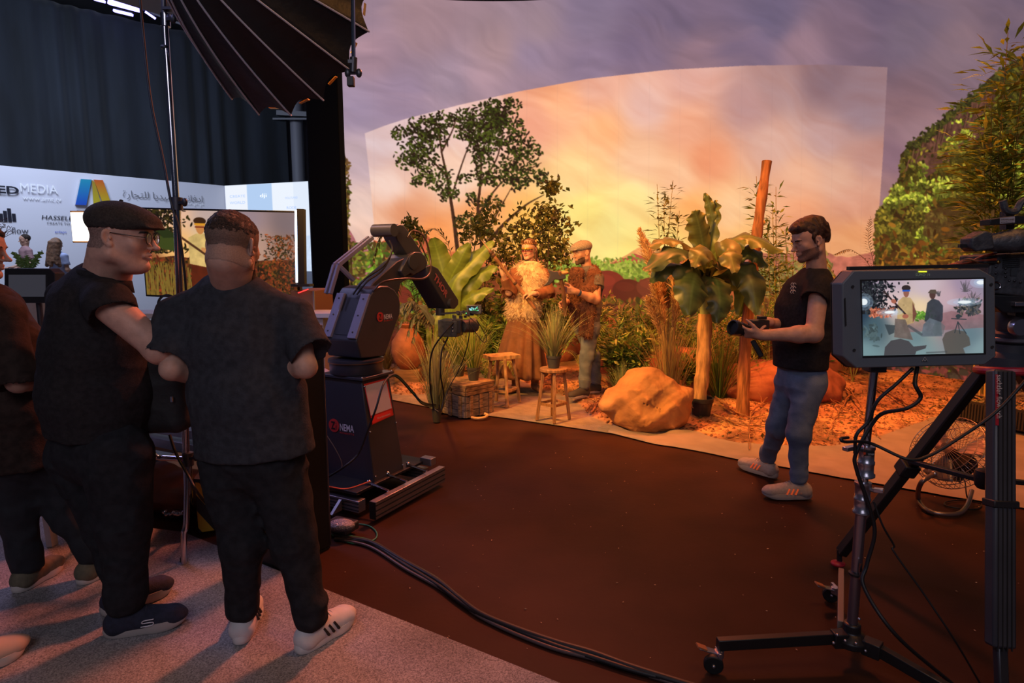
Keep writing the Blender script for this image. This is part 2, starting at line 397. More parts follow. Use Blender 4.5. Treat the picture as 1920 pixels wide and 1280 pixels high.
# ------------------------------------------------------------------ implicit surfaces -> mesh (for bodies, clothing, rocks)
class SDF:
    def __init__(s, vox=.006): s.vox = vox; s.p = []
    def cap(s, a, b, ra, rb=None, k=.02, sub=False):
        s.p.append(('c', np.asarray(a, float), np.asarray(b, float), ra, ra if rb is None else rb, k, sub)); return s
    def ell(s, c, r, k=.02, axes=None, sub=False):
        s.p.append(('e', np.asarray(c, float), np.asarray(r if np.ndim(r) else [r] * 3, float), np.eye(3) if axes is None else np.array(axes, float), None, k, sub)); return s
    def ecap(s, a, b, ra, rb, side, k=.03, sub=False):
        """elliptic capsule, ra=(side radius, front radius)"""
        s.p.append(('g', np.asarray(a, float), np.asarray(b, float), (np.asarray(ra, float), np.asarray(rb, float)), np.asarray(side, float), k, sub)); return s
    def box(s, c, h, k=.02, axes=None, rnd=.01, sub=False):
        s.p.append(('b', np.asarray(c, float), np.asarray(h, float), np.eye(3) if axes is None else np.array(axes, float), rnd, k, sub)); return s
    def mesh(s, noise=None, post=None):
        vx = s.vox; lo = np.full(3, 1e9); hi = -lo; B = []
        for q in s.p:
            t = q[0]
            if t == 'c': r = max(q[3], q[4]); a = np.minimum(q[1], q[2]) - r; b = np.maximum(q[1], q[2]) + r
            elif t == 'g': r = max(q[3][0].max(), q[3][1].max()); a = np.minimum(q[1], q[2]) - r; b = np.maximum(q[1], q[2]) + r
            elif t == 'e': e = np.abs(q[3].T) @ q[2]; a = q[1] - e; b = q[1] + e
            else: e = np.abs(q[3].T) @ (q[2]); a = q[1] - e; b = q[1] + e
            B.append((a, b))
            if not q[6]: lo = np.minimum(lo, a); hi = np.maximum(hi, b)
        km = .35 * max(q[5] for q in s.p); lo = lo - vx * 4 - km; hi = hi + vx * 4 + km; n = np.ceil((hi - lo) / vx).astype(int) + 1
        cap = .08; D = np.full(n, cap, np.float32)
        ax = [lo[i] + vx * np.arange(n[i]) for i in range(3)]
        for q, (a, b) in zip(s.p, B):
            k = q[5]; pad = max(k, vx * 3) + vx
            i0 = np.clip(((a - pad - lo) / vx).astype(int), 0, n); i1 = np.clip(((b + pad - lo) / vx).astype(int) + 2, 0, n)
            if np.any(i1 <= i0): continue
            sl = tuple(slice(i0[j], i1[j]) for j in range(3))
            X, Y, Z = np.meshgrid(ax[0][sl[0]], ax[1][sl[1]], ax[2][sl[2]], indexing='ij')
            t = q[0]
            if t == 'c':
                A, Bp = q[1], q[2]; d = Bp - A; L2 = d @ d + 1e-12
                x, y, z = X - A[0], Y - A[1], Z - A[2]; tt = np.clip((x * d[0] + y * d[1] + z * d[2]) / L2, 0, 1)
                ds = np.sqrt((x - tt * d[0]) ** 2 + (y - tt * d[1]) ** 2 + (z - tt * d[2]) ** 2) - (q[3] + (q[4] - q[3]) * tt)
            elif t == 'e':
                R = q[3]; x, y, z = X - q[1][0], Y - q[1][1], Z - q[1][2]; r = q[2]
                u = (x * R[0][0] + y * R[0][1] + z * R[0][2]) / r[0]; v = (x * R[1][0] + y * R[1][1] + z * R[1][2]) / r[1]; w = (x * R[2][0] + y * R[2][1] + z * R[2][2]) / r[2]
                k0 = np.sqrt(u * u + v * v + w * w) + 1e-9; k1 = np.sqrt((u / r[0]) ** 2 + (v / r[1]) ** 2 + (w / r[2]) ** 2) + 1e-9
                ds = k0 * (k0 - 1) / k1
            elif t == 'g':
                A, Bp = q[1], q[2]; d = Bp - A; L = np.linalg.norm(d); d = d / L; sd = q[4] - d * (q[4] @ d); sd = nrm(sd); fr = np.cross(d, sd)
                x, y, z = X - A[0], Y - A[1], Z - A[2]; al = x * d[0] + y * d[1] + z * d[2]; tt = np.clip(al / L, 0, 1)
                us = x * sd[0] + y * sd[1] + z * sd[2]; uf = x * fr[0] + y * fr[1] + z * fr[2]; rx = q[3][0][0] + (q[3][1][0] - q[3][0][0]) * tt; ry = q[3][0][1] + (q[3][1][1] - q[3][0][1]) * tt
                e = al - tt * L; rm = np.minimum(rx, ry)
                u = us / rx; v = uf / ry; w = e / rm
                k0 = np.sqrt(u * u + v * v + w * w) + 1e-9; k1 = np.sqrt((u / rx) ** 2 + (v / ry) ** 2 + (w / rm) ** 2) + 1e-9
                ds = k0 * (k0 - 1) / k1
            else:
                R = q[3]; x, y, z = X - q[1][0], Y - q[1][1], Z - q[1][2]; h = q[2] - q[4]
                u = np.abs(x * R[0][0] + y * R[0][1] + z * R[0][2]) - h[0]; v = np.abs(x * R[1][0] + y * R[1][1] + z * R[1][2]) - h[1]; w = np.abs(x * R[2][0] + y * R[2][1] + z * R[2][2]) - h[2]
                ds = np.sqrt(np.maximum(u, 0) ** 2 + np.maximum(v, 0) ** 2 + np.maximum(w, 0) ** 2) + np.minimum(np.maximum(u, np.maximum(v, w)), 0) - q[4]
            o = D[sl]
            if q[6]:
                ds = -ds; hh = np.clip(.5 - .5 * (o - ds) / k, 0, 1) if k > 0 else (ds > o) * 1.
                D[sl] = np.where(True, o + (ds - o) * hh + k * hh * (1 - hh), o)
            else:
                ds = np.minimum(ds, cap); hh = np.clip(.5 + .5 * (o - ds) / k, 0, 1)
                D[sl] = o + (ds - o) * hh - k * hh * (1 - hh)
        if noise is not None:
            m = np.abs(D) < .07; idx = np.argwhere(m); pw = lo + idx * vx; D[m] += noise(pw).astype(np.float32)
        if post is not None:
            m = np.abs(D) < .05; idx = np.argwhere(m); pw = lo + idx * vx; D[m] = post(pw, D[m]).astype(np.float32)
        return surface_net(D, lo, vx)
def surface_net(D, lo, vx):
    ins = D < 0; n = D.shape
    c = np.zeros((n[0] - 1, n[1] - 1, n[2] - 1), np.int8)
    for dx in (0, 1):
        for dy in (0, 1):
            for dz in (0, 1): c += ins[dx:n[0] - 1 + dx, dy:n[1] - 1 + dy, dz:n[2] - 1 + dz]
    act = (c > 0) & (c < 8); idx = np.argwhere(act); vid = np.full(c.shape, -1, np.int64); vid[act] = np.arange(len(idx))
    acc = np.zeros((len(idx), 3)); cnt = np.zeros(len(idx))
    cor = [(0, 0, 0), (1, 0, 0), (0, 1, 0), (1, 1, 0), (0, 0, 1), (1, 0, 1), (0, 1, 1), (1, 1, 1)]
    for a in range(8):
        for b in range(a + 1, 8):
            A, Bc = np.array(cor[a]), np.array(cor[b])
            if np.abs(A - Bc).sum() != 1: continue
            da = D[tuple((idx + A).T)].astype(float); db = D[tuple((idx + Bc).T)].astype(float); m = (da < 0) != (db < 0)
            t = np.where(m, da / np.where(m, da - db, 1), 0)
            acc += np.where(m[:, None], A + (Bc - A) * t[:, None], 0); cnt += m
    V = lo + (idx + acc / np.maximum(cnt, 1)[:, None]) * vx
    F = []
    for axx in range(3):
        o1, o2 = [(1, 2), (2, 0), (0, 1)][axx]
        s0 = [slice(1, n[i] - 1) for i in range(3)]; s1 = list(s0); s0[axx] = slice(0, n[axx] - 1); s1[axx] = slice(1, n[axx])
        a = ins[tuple(s0)]; b = ins[tuple(s1)]; e = np.argwhere(a != b)
        if len(e) == 0: continue
        base = e + 1; base[:, axx] -= 1; flip = a[tuple(e.T)]
        d1 = np.zeros(3, int); d1[o1] = 1; d2 = np.zeros(3, int); d2[o2] = 1
        q = np.stack([vid[tuple((base - d1 - d2).T)], vid[tuple((base - d2).T)], vid[tuple(base.T)], vid[tuple((base - d1).T)]], 1)
        q[~flip] = q[~flip][:, ::-1]; F.append(q)
    F = np.concatenate(F); F = F[(F >= 0).all(1)]
    # light Laplacian relax removes the voxel stepping
    for _ in range(2):
        sm = np.zeros_like(V); ct = np.zeros(len(V))
        for k in range(4):
            np.add.at(sm, F[:, k], V[F[:, (k + 1) % 4]]); np.add.at(ct, F[:, k], 1)
            np.add.at(sm, F[:, (k + 1) % 4], V[F[:, k]]); np.add.at(ct, F[:, (k + 1) % 4], 1)
        V = V * .5 + .5 * sm / np.maximum(ct, 1)[:, None]
    return V, F
def join_vf(parts):
    V = []; F = []; n = 0
    for v, f in parts: V.append(v); F.append(f + n); n += len(v)
    return np.concatenate(V), np.concatenate(F)
# ------------------------------------------------------------------ floors
flm = mat('stage_vinyl', (.030, .009, .005), rough=.62, spec=.16, noise=.35, nscale=3, bump=.10, bscale=30, col2=(.042, .013, .007))
mb = MB(); mb.grid(np.array([[(x, y, 0) for x in np.linspace(-20, 12, 27)] for y in np.linspace(-6, 26, 25)]))
floor = mb.build('floor', flm); tag(floor, kind='structure')

cpm = bpy.data.materials.new('grey_carpet'); cpm.use_nodes = True; nt = cpm.node_tree; b = nt.nodes['Principled BSDF']; b.inputs['Roughness'].default_value = .97; b.inputs['Specular IOR Level'].default_value = .15
t = nt.nodes.new('ShaderNodeTexCoord'); n1 = nt.nodes.new('ShaderNodeTexNoise'); n1.inputs['Scale'].default_value = 190; n1.inputs['Detail'].default_value = 2
n2 = nt.nodes.new('ShaderNodeTexNoise'); n2.inputs['Scale'].default_value = 2.2; n2.inputs['Detail'].default_value = 4
r1 = nt.nodes.new('ShaderNodeValToRGB'); r1.color_ramp.elements[0].position = .3; r1.color_ramp.elements[0].color = (.15, .135, .14, 1); r1.color_ramp.elements[1].position = .7; r1.color_ramp.elements[1].color = (.46, .42, .42, 1)
mx = nt.nodes.new('ShaderNodeMix'); mx.data_type = 'RGBA'; mx.blend_type = 'MULTIPLY'; mx.inputs[0].default_value = .35
r2 = nt.nodes.new('ShaderNodeValToRGB'); r2.color_ramp.elements[0].position = .35; r2.color_ramp.elements[1].position = .6
nt.links.new(t.outputs['Object'], n1.inputs['Vector']); nt.links.new(t.outputs['Object'], n2.inputs['Vector'])
nt.links.new(n1.outputs['Fac'], r1.inputs[0]); nt.links.new(n2.outputs['Fac'], r2.inputs[0]); nt.links.new(r1.outputs[0], mx.inputs[6]); nt.links.new(r2.outputs[0], mx.inputs[7]); nt.links.new(mx.outputs[2], b.inputs['Base Color'])
bp = nt.nodes.new('ShaderNodeBump'); bp.inputs['Strength'].default_value = .5; bp.inputs['Distance'].default_value = .004; nt.links.new(n1.outputs['Fac'], bp.inputs['Height']); nt.links.new(bp.outputs[0], b.inputs['Normal'])
e0, e1 = G(606, 1106)[:2], G(1040, 1280)[:2]; ed = nrm(e1 - e0)
near = e1 + ed * 3; far = e0 - ed * .62
cp = [(near[0], near[1]), (far[0], far[1]), tuple(G(345, 1000)[:2]), tuple(G(225, 985)[:2]), (-3.6, 6.2), (-7, 17), (-18, 13), (-14, -5), (near[0], -5)]
mb = MB(); mb.prism([(x, y, .001) for x, y in cp[::-1]], (0, 0, .008)); carpet = mb.build('floor_carpet', cpm); tag(carpet, kind='structure')

# ------------------------------------------------------------------ LED volume wall
CX, CY, RW, ZW = -.3, 4.4, 6.6, 5.85
def wall_pt(a, z, r=RW):
    return np.stack([CX + r * np.sin(a), CY + r * np.cos(a), z + 0 * a], -1)
def ray_wall(px):
    d = ray(px, 490)[:2]; d = d / np.linalg.norm(d); o = np.array([-CX, -CY]); bb = o @ d; cc = o @ o - RW * RW
    t = -bb + math.sqrt(bb * bb - cc); p = d * t; return math.atan2(p[0] - CX, p[1] - CY)
cols_px = np.concatenate([[612], np.arange(615, 1945, 1.2), [2000, 2100, 2400]])
ANG = np.array([ray_wall(p) for p in cols_px]); ZZ = np.linspace(0, ZW, 620)
A_, Z_ = np.meshgrid(ANG, ZZ, indexing='ij')
WP = wall_pt(A_, Z_); wx, wy = PROJ(WP)

cv = Canvas(590, -60, 1960, 800, 1.0)
SKY_OUT = [(600,-40,140,125,150),(660,30,152,132,152),(700,100,168,140,156),(800,50,168,139,148),(930,90,164,138,146),(1000,100,144,128,154),(1012,60,160,138,150),(1100,40,140,125,150),(1250,60,116,102,128),(1300,120,138,114,132),(1450,40,108,99,128),(1500,90,148,122,138),(1600,60,124,104,124),(1700,60,118,104,124),(1800,100,132,112,126),(1900,50,108,94,114),(1700,200,136,107,116),(1680,300,142,112,128),(1720,250,154,124,132),(1850,160,126,106,122),(660,200,168,150,176),(660,300,205,182,190),(665,400,236,208,196),(1660,350,152,118,122),(750,180,166,144,168),(900,150,178,150,164),(1100,120,142,124,150),(1000,170,160,136,155),(1200,100,126,110,138),(1650,20,112,98,122),(665,460,230,195,180),(1050,100,150,130,152),(850,160,172,150,168),(1920,200,120,100,118),(1400,100,122,106,132)]
SKY_IN = [(700,280,222,198,206),(730,350,240,208,200),(715,430,240,186,158),(800,450,246,150,82),(900,420,252,168,104),(1000,230,236,162,136),(1050,200,250,180,140),(1120,160,228,168,150),(1130,250,255,188,138),(1080,330,255,214,150),(1100,400,255,236,140),(1150,430,255,244,156),(1180,380,255,226,150),(1200,300,250,200,165),(1210,200,226,182,176),(1290,150,216,166,160),(1290,240,242,174,144),(1325,300,234,150,112),(1270,330,248,194,156),(1300,400,252,176,104),(1400,200,192,152,156),(1450,160,172,136,140),(1550,150,138,113,128),(1600,180,152,126,140),(1450,270,218,172,160),(1550,260,190,150,150),(1620,300,196,150,145),(1500,330,234,178,150),(1600,380,216,158,138),(1500,400,236,164,126),(1600,450,232,165,116),(1250,460,255,226,130),(1000,440,255,188,86),(760,400,224,150,112),(1400,450,250,190,120),(1580,330,222,175,155),(1370,400,245,196,150),(900,230,236,200,200),(850,330,246,212,196),(780,250,228,200,208),(1180,480,255,238,140),(1350,480,250,185,110),(1520,480,240,170,115),(1620,210,150,122,134)]
out_ = cv.rbf(SKY_OUT, 26); inn_ = cv.rbf(SKY_IN, 26)
pp = np.stack([cv.X, cv.Y], -1)
warp = np.stack([fbm(pp / 130, 3, 5) - .5, fbm(pp / 130, 3, 9) - .5], -1) * 150
q = pp + warp * .55; q2 = np.stack([q[..., 0] * .7 + q[..., 1] * .7, -q[..., 0] * .5 + q[..., 1] * .9], -1)
n_a = fbm(q2 / np.array([160., 70.]), 5, 2) - .5; n_b = fbm(q / np.array([190., 60.]), 5, 21) - .5; n_c = fbm(q2 / np.array([75., 17.]), 4, 31)[..., None] - .5
out_ = out_ * (1 + .20 * n_a[..., None] * np.array([1., .85, .55])) + 26 * np.clip(n_b, 0, 1)[..., None] * np.array([1.3, .8, .3])
inn_ = inn_ * (1 + .20 * n_b[..., None] * np.array([.6, 1.0, 1.15])) + 30 * np.clip(n_a, 0, 1)[..., None] * np.array([.9, .5, .1])
out_ *= np.array([.98, .95, .94]) * (1 + .13 * n_c); inn_ *= np.array([1., .97, .93]) * (1 + .12 * n_c * np.array([.4, 1, 1.3])); cv.a[:] = out_
fr = [(684, 250), (720, 236), (760, 223), (860, 197), (970, 172), (1100, 148), (1250, 131), (1400, 123), (1550, 121), (1664, 126), (1655, 300), (1645, 440), (1637, 560), (1637, 800), (712, 800), (708, 520), (703, 440), (693, 330)]
sl, mk = cv.polymask(fr); mk = mk[..., None]; cv.a[sl] = cv.a[sl] * (1 - mk) + inn_[sl] * mk
mk_full = np.zeros(cv.X.shape); mk_full[sl] = mk[..., 0]
# thin LED module seams
for xs in np.arange(640, 1940, 58): cv.line([(xs, -50), (xs + (960 - xs) * .02, 500)], .8, (120, 100, 110), .10)
def ridge(x0, x1, base, amp, sc_, seed, y1, col, tex=.3, ends=None):
    xs = np.arange(x0, x1 + 1, 2.); h = base(xs) if callable(base) else np.interp(xs, *base)
    h = h - amp * (fbm(np.stack([xs / sc_, xs * 0 + seed], -1), 4, seed) - .5)
    cv.poly([(x0, y1)] + list(zip(xs, h)) + [(x1, y1)], col, 1, tex)
def leafy(pts_fn, n, size, cols, seed, alpha=1.):
    r = np.random.default_rng(seed)
    for _ in range(n):
        x, y = pts_fn(r); c = np.array(cols[r.integers(len(cols))]) * r.uniform(.75, 1.2); s_ = size * r.uniform(.6, 1.4)
        cv.ell(x, y, s_, s_ * r.uniform(.35, .6), r.uniform(0, math.pi), c, alpha)
# distant mountains, left and right of the sun
ridge(640, 708, ([640, 655, 668, 690, 708], [415, 428, 452, 470, 462]), 8, 14, 3, 640, (176, 104, 108), .2)
ridge(700, 830, ([700, 712, 738, 765, 800, 830], [448, 455, 445, 424, 440, 470]), 7, 12, 4, 640, (206, 98, 62), .25)
ridge(820, 1060, ([820, 900, 1000, 1060], [470, 478, 480, 490]), 10, 18, 8, 640, (214, 110, 60), .3)
ridge(1020, 1260, ([1020, 1060, 1110, 1160, 1205, 1240, 1260], [494, 468, 492, 486, 458, 470, 470]), 6, 20, 6, 640, (240, 160, 92), .15)
ridge(1130, 1330, ([1130, 1165, 1190, 1230, 1290, 1330], [500, 484, 478, 482, 474, 486]), 8, 14, 7, 660, (188, 72, 62), .35)
ridge(1320, 1640, ([1320, 1380, 1450, 1520, 1590, 1640], [480, 468, 476, 470, 482, 470]), 10, 16, 12, 700, (188, 104, 84), .35)
ridge(1560, 1640, ([1560, 1600, 1640], [520, 505, 500]), 10, 12, 15, 760, (150, 60, 36), .5)
# ground of the picture
ridge(640, 1640, ([640, 800, 1000, 1300, 1640], [520, 515, 512, 520, 560]), 14, 26, 31, 800, (150, 70, 34), .7)
leafy(lambda r: (r.uniform(640, 760), r.uniform(455, 560)), 900, 5, [(120, 120, 40), (80, 90, 30), (150, 130, 50), (90, 60, 30)], 51)
leafy(lambda r: (r.uniform(690, 830), r.normal(535, 26)), 1200, 5, [(120, 150, 40), (96, 128, 30), (80, 100, 30), (140, 160, 60)], 52)
leafy(lambda r: (r.uniform(1030, 1225), r.normal(507, 10)), 1500, 4, [(140, 160, 50), (160, 170, 60), (110, 130, 40), (170, 170, 70)], 53)
leafy(lambda r: (r.uniform(1400, 1560), r.normal(520, 18)), 700, 5, [(130, 120, 60), (100, 90, 40), (160, 120, 60)], 55)
for (x, y, rx, ry, c) in [(1140, 535, 34, 28, (132, 46, 30)), (1178, 545, 30, 22, (96, 34, 22)), (735, 560, 40, 30, (120, 46, 30)), (1225, 540, 32, 20, (116, 48, 30)), (880, 560, 60, 30, (120, 60, 34))]:
    cv.ell(x, y, rx, ry, .1, c); cv.ell(x - rx * .2, y - ry * .35, rx * .6, ry * .4, .1, tuple(q_ * 1.2 for q_ in c), .5)
leafy(lambda r: (r.uniform(700, 1640), r.uniform(560, 660)), 2600, 6, [(110, 80, 20), (70, 60, 16), (150, 80, 30), (90, 40, 20)], 56)
# left cliff in the outer picture
cv.poly([(632, 265), (642, 275), (650, 300), (648, 340), (655, 380), (652, 430), (660, 470), (662, 560), (632, 560)], (74, 48, 26), 1, .9)
leafy(lambda r: (r.uniform(632, 655), r.uniform(300, 560)), 420, 4, [(100, 70, 36), (60, 44, 20), (130, 96, 44), (90, 90, 30)], 57)
# right-hand overgrown cliff
cl = [(1641, 420), (1652, 405), (1666, 392), (1684, 372), (1682, 340), (1690, 322), (1688, 290), (1705, 272), (1722, 262), (1748, 242), (1768, 222), (1790, 206), (1815, 188), (1838, 172), (1850, 150), (1872, 132), (1900, 118), (1970, 60), (1970, 800), (1637, 800)]
cv.poly(cl, (54, 42, 18), 1, .8)
def edge_y(x): return np.interp(x, [1641, 1684, 1700, 1748, 1790, 1838, 1900, 1970], [412, 335, 275, 242, 206, 172, 118, 60])
def hillpt(y0, y1):
    def f(r):
        x = r.uniform(1641, 1965); y = r.uniform(edge_y(x) + y0, y1); return x, y
    return f
leafy(hillpt(0, 780), 9000, 5.5, [(64, 62, 18), (44, 44, 14), (86, 80, 22), (100, 70, 24), (50, 34, 14)], 60)
cv.poly([(1700, 330), (1716, 285), (1760, 240), (1810, 200), (1850, 160), (1872, 138), (1866, 200), (1845, 250), (1800, 290), (1740, 330), (1712, 352)], (92, 58, 46), 1, .9)
for k in range(70): x = 1702 + 170 * ((k * .618) % 1); cv.line([(x, edge_y(x) + 8 + (k % 5) * 5), (x - 6, edge_y(x) + 20 + (k % 7) * 5)], 2.2, [(120, 78, 60), (58, 36, 28)][k % 2], .6)
cl_r = np.random.default_rng(5)
for _ in range(150):
    x = cl_r.uniform(1641, 1960); y = cl_r.uniform(edge_y(x) + 4, 500); g = cl_r.random(); bright = (fbm(np.array([[x / 60, y / 60]]), 3, 3)[0]); rr = cl_r.uniform(10, 22)
    cs = [(172, 176, 52), (140, 150, 44), (110, 120, 34), (196, 190, 70)] if bright > .5 else [(110, 100, 30), (84, 80, 24), (136, 116, 36)]
    for k in range(46):
        a = cl_r.uniform(0, 6.28); q_ = rr * math.sqrt(cl_r.random()); c = np.array(cs[cl_r.integers(len(cs))]) * cl_r.uniform(.7, 1.15) * (1.1 - .5 * (q_ * math.sin(a) / rr > 0))
        xx, yy = x + q_ * math.cos(a), y + q_ * math.sin(a) * .8
        if xx > 1642 and not (1695 < xx < 1885 and yy < edge_y(xx) + 48 and cl_r.random() < .93): cv.ell(xx, yy, cl_r.uniform(2.4, 5), cl_r.uniform(1.4, 2.6), cl_r.uniform(0, 3.1), c)
leafy(lambda r: (lambda x: (x, edge_y(x) + r.normal(4, 6)))(r.uniform(1690, 1900)), 380, 4, [(56, 56, 24), (40, 36, 20), (84, 80, 30)], 61)
cv.poly([(1735, 400), (1800, 375), (1870, 380), (1900, 420), (1880, 480), (1780, 470), (1730, 440)], (74, 48, 26), .75, .9)
leafy(lambda r: (r.uniform(1642, 1960), r.normal(545, 45)), 1800, 6, [(130, 76, 22), (96, 54, 18), (150, 100, 30), (60, 36, 14)], 62)
leafy(lambda r: (r.uniform(1560, 1960), r.uniform(600, 780)), 2600, 7, [(90, 40, 34), (120, 50, 44), (60, 46, 34), (50, 30, 24)], 63)
leafy(lambda r: (r.uniform(1556, 1590), r.uniform(560, 700)), 420, 5, [(170, 46, 44), (130, 30, 24), (100, 26, 18)], 64)
# tree inside the camera's live picture (its crown is cut by the picture's edge)
trunk = (70, 40, 26)
def cut(x, y): return y > np.interp(x, [684, 760, 860, 970, 1100], [250, 223, 197, 172, 148]) + 1
br = np.random.default_rng(12)
limbs = [[(858, 470), (852, 420), (846, 380), (838, 330), (828, 285), (822, 240), (815, 222)], [(845, 375), (862, 320), (880, 270), (900, 225)], [(838, 330), (800, 290), (775, 262)],
         [(905, 470), (900, 430), (896, 390), (900, 350), (902, 300), (894, 262), (880, 230)], [(898, 400), (925, 360), (950, 335), (990, 318), (1015, 305)], [(900, 350), (930, 300), (940, 262), (948, 220)],
         [(915, 455), (945, 420), (985, 385), (1020, 365)], [(910, 440), (935, 395), (960, 350)], [(828, 285), (850, 240), (858, 205)]]
for L in limbs:
    L = bez(L, 20); cv.line(L, np.linspace(8 if L[0][1] > 440 else 4, 1.4, len(L)), trunk)
clumps = [(775, 255, 32, 26), (800, 240, 34, 24), (830, 228, 26, 20), (870, 225, 24, 22), (910, 215, 34, 30), (935, 205, 26, 26), (955, 235, 30, 26), (975, 270, 26, 24), (960, 300, 26, 22), (905, 260, 36, 34), (880, 245, 26, 24), (930, 255, 34, 28), (760, 300, 20, 18), (795, 300, 28, 24), (790, 335, 22, 16), (825, 335, 26, 24), (780, 285, 22, 20), (840, 365, 22, 14), (900, 330, 24, 16), (935, 330, 28, 22), (960, 325, 22, 18), (985, 330, 20, 18), (1000, 290, 16, 22), (1015, 330, 14, 20), (905, 295, 22, 18), (885, 370, 16, 12), (920, 380, 22, 14), (820, 260, 22, 20), (960, 195, 20, 12), (745, 250, 12, 14), (870, 335, 14, 10), (880, 415, 26, 16), (905, 432, 22, 12), (975, 345, 22, 12), (930, 225, 28, 22)]
for (x, y, rx, ry) in clumps:
    nn = int(rx * ry * .17)
    for _ in range(nn):
        a = br.uniform(0, 6.28); q_ = math.sqrt(br.random()) * br.uniform(.7, 1.25); X_, Y_ = x + rx * q_ * math.cos(a), y + ry * q_ * math.sin(a)
        if not cut(X_, Y_): continue
        dk = br.random(); c = [(46, 50, 16), (32, 26, 12), (76, 84, 24), (40, 24, 16), (52, 54, 18)][br.integers(5)]
        cv.ell(X_, Y_, br.uniform(2.4, 4.2), br.uniform(1.3, 2.2), br.uniform(0, 3.14), c)
wc = cv.sample(wx, wy).reshape(-1, 3)
ledm = attr_mat('led_picture', emit=True, strength=1.0)
wc = wc
led = finish('wall_led', WP.reshape(-1, 3), gridfaces(*A_.shape)[:, ::-1], ledm, None, 180, colors=wc); tag(led, kind='structure')
# back of the LED wall with its frame, so it has depth
bkm = mat('led_cabinet_black', (.012, .012, .016), rough=.7)
aa = np.linspace(ANG[0], ANG[-1], 60)
mb = MB(); mb.loft([np.concatenate([wall_pt(np.array([a]), 0, RW + .02), wall_pt(np.array([a]), ZW + .02, RW + .02), wall_pt(np.array([a]), ZW + .02, RW + .35), wall_pt(np.array([a]), 0, RW + .35)]) for a in aa])
tag(mb.build('wall_led_back', bkm), kind='structure')
# dark lighting truss above
trm = mat('truss_dark', (.02, .02, .025), rough=.5, metal=.3)
tr = thing('truss', 'dark ceiling truss running above the upper edge of the screen wall', 'truss', (CX, CY + RW - .3, 6.0))
for dz in (0, .34):
    mb = MB(); mb.tube(np.concatenate([wall_pt(np.array([a]), 6.02 + dz, RW - .35) for a in np.linspace(-.6, 1.2, 30)]), .03, 8); mb.build('chord', trm, tr)
mb = MB(); w_ = np.linspace(-.6, 1.2, 60)
for i in range(59):
    mb.tube([wall_pt(np.array([w_[i]]), 6.02 + .34 * (i % 2), RW - .35)[0], wall_pt(np.array([w_[i + 1]]), 6.02 + .34 * ((i + 1) % 2), RW - .35)[0]], .014, 5)
mb.build('lacing', trm, tr)

# black drape column at the wall's left end
cm = mat('column_black', (.004, .005, .008), spec=.08, rough=.9, bump=.15, bscale=4, stretch=(6, 6, .4))
c0, c1 = P(579, 340, 7.6), P(634, 200, 7.6)
mb = MB(); mb.box(((c0[0] + c1[0]) / 2, 7.72, 3.2), (c1[0] - c0[0], .24, 6.4))
tag(mb.build('wall_end_column', cm, bevel=.01), kind='structure')

# ------------------------------------------------------------------ terrain
def poly_in(px, py, poly):
    ins = np.zeros(px.shape, bool)
    for i in range(len(poly)):
        x1, y1 = poly[i]; x2, y2 = poly[(i + 1) % len(poly)]
        if y1 != y2: ins ^= ((y1 > py) != (y2 > py)) & (px < (x2 - x1) * (py - y1) / (y2 - y1) + x1)
    return ins
edge_px = [(640, 735), (740, 752), (830, 770), (960, 787), (1150, 815), (1280, 838), (1400, 862), (1560, 892), (1700, 915), (1925, 955)]
edge = np.array([G(x, y)[:2] for x, y in edge_px])
soil_px = [(640, 728), (760, 744), (830, 740), (900, 690), (1075, 752), (1120, 790), (1160, 806), (1280, 812), (1400, 842), (1560, 845), (1650, 822), (1760, 790), (1860, 775), (1925, 790)]
soil = np.array([G(x, y)[:2] for x, y in soil_px])
def front_y(x, line): return np.interp(x, line[:, 0], line[:, 1])
order = np.argsort(edge[:, 0]); edge = edge[order]
NX, NY = 360, 200
gx = np.linspace(-2.72, 6.6, NX); T = np.zeros((NX, NY, 3)); kk = np.linspace(0, 1, NY) ** 1.15
for i, x in enumerate(gx):
    yf = front_y(x, edge); dx = min(abs(x - CX), RW - .02); yb = CY + math.sqrt(max(RW * RW - dx * dx, .05)) + .0; yb = max(yb, yf + .05)
    T[i, :, 0] = x; T[i, :, 1] = yf + (yb - yf) * kk
sp = soil[np.argsort(soil[:, 0])]
def terr_h(x, y):
    s_ = np.stack([x, y], -1); d = y - np.interp(x, sp[:, 0], sp[:, 1]); q_ = np.clip(d / .5, 0, 1)
    h = .012 + q_ * (.015 + .10 * (fbm(s_ * 1.3, 4, 4) - .35) + .035 * (fbm(s_ * 7, 4, 8) - .5))
    return np.maximum(h, .008)
T[..., 2] = terr_h(T[..., 0], T[..., 1])
s_ = T[..., :2]; d = s_[..., 1] - np.interp(s_[..., 0], sp[:, 0], sp[:, 1]); q_ = np.clip(d / .10 + .7 * (fbm(s_ * 9, 4, 6) - .5) * 2, 0, 1)[..., None]
nz = fbm(s_ * 3.5, 5, 3)[..., None]; nf = fbm(s_ * 22, 4, 13)[..., None]
soilc = np.array([.30, .105, .045]) * (1 - nz) * 1.1 + np.array([.62, .33, .15]) * nz * 1.15; soilc = soilc * (.55 + .9 * nf)
dk = np.clip((fbm(s_ * 2.2, 5, 77) - .52) * 7, 0, 1)[..., None]; soilc = soilc * (1 - .6 * dk)
conc = np.array([.25, .185, .135]) * (.65 + .6 * nf) * (.8 + .4 * nz)
tc = soilc * q_ + conc * (1 - q_)
ter = finish('ground_soil', T.reshape(-1, 3), gridfaces(NX, NY)[:, ::-1], attr_mat('soil', rough=.95, bump=.6, bscale=30), None, 180, colors=tc.reshape(-1, 3)); tag(ter, kind='structure')

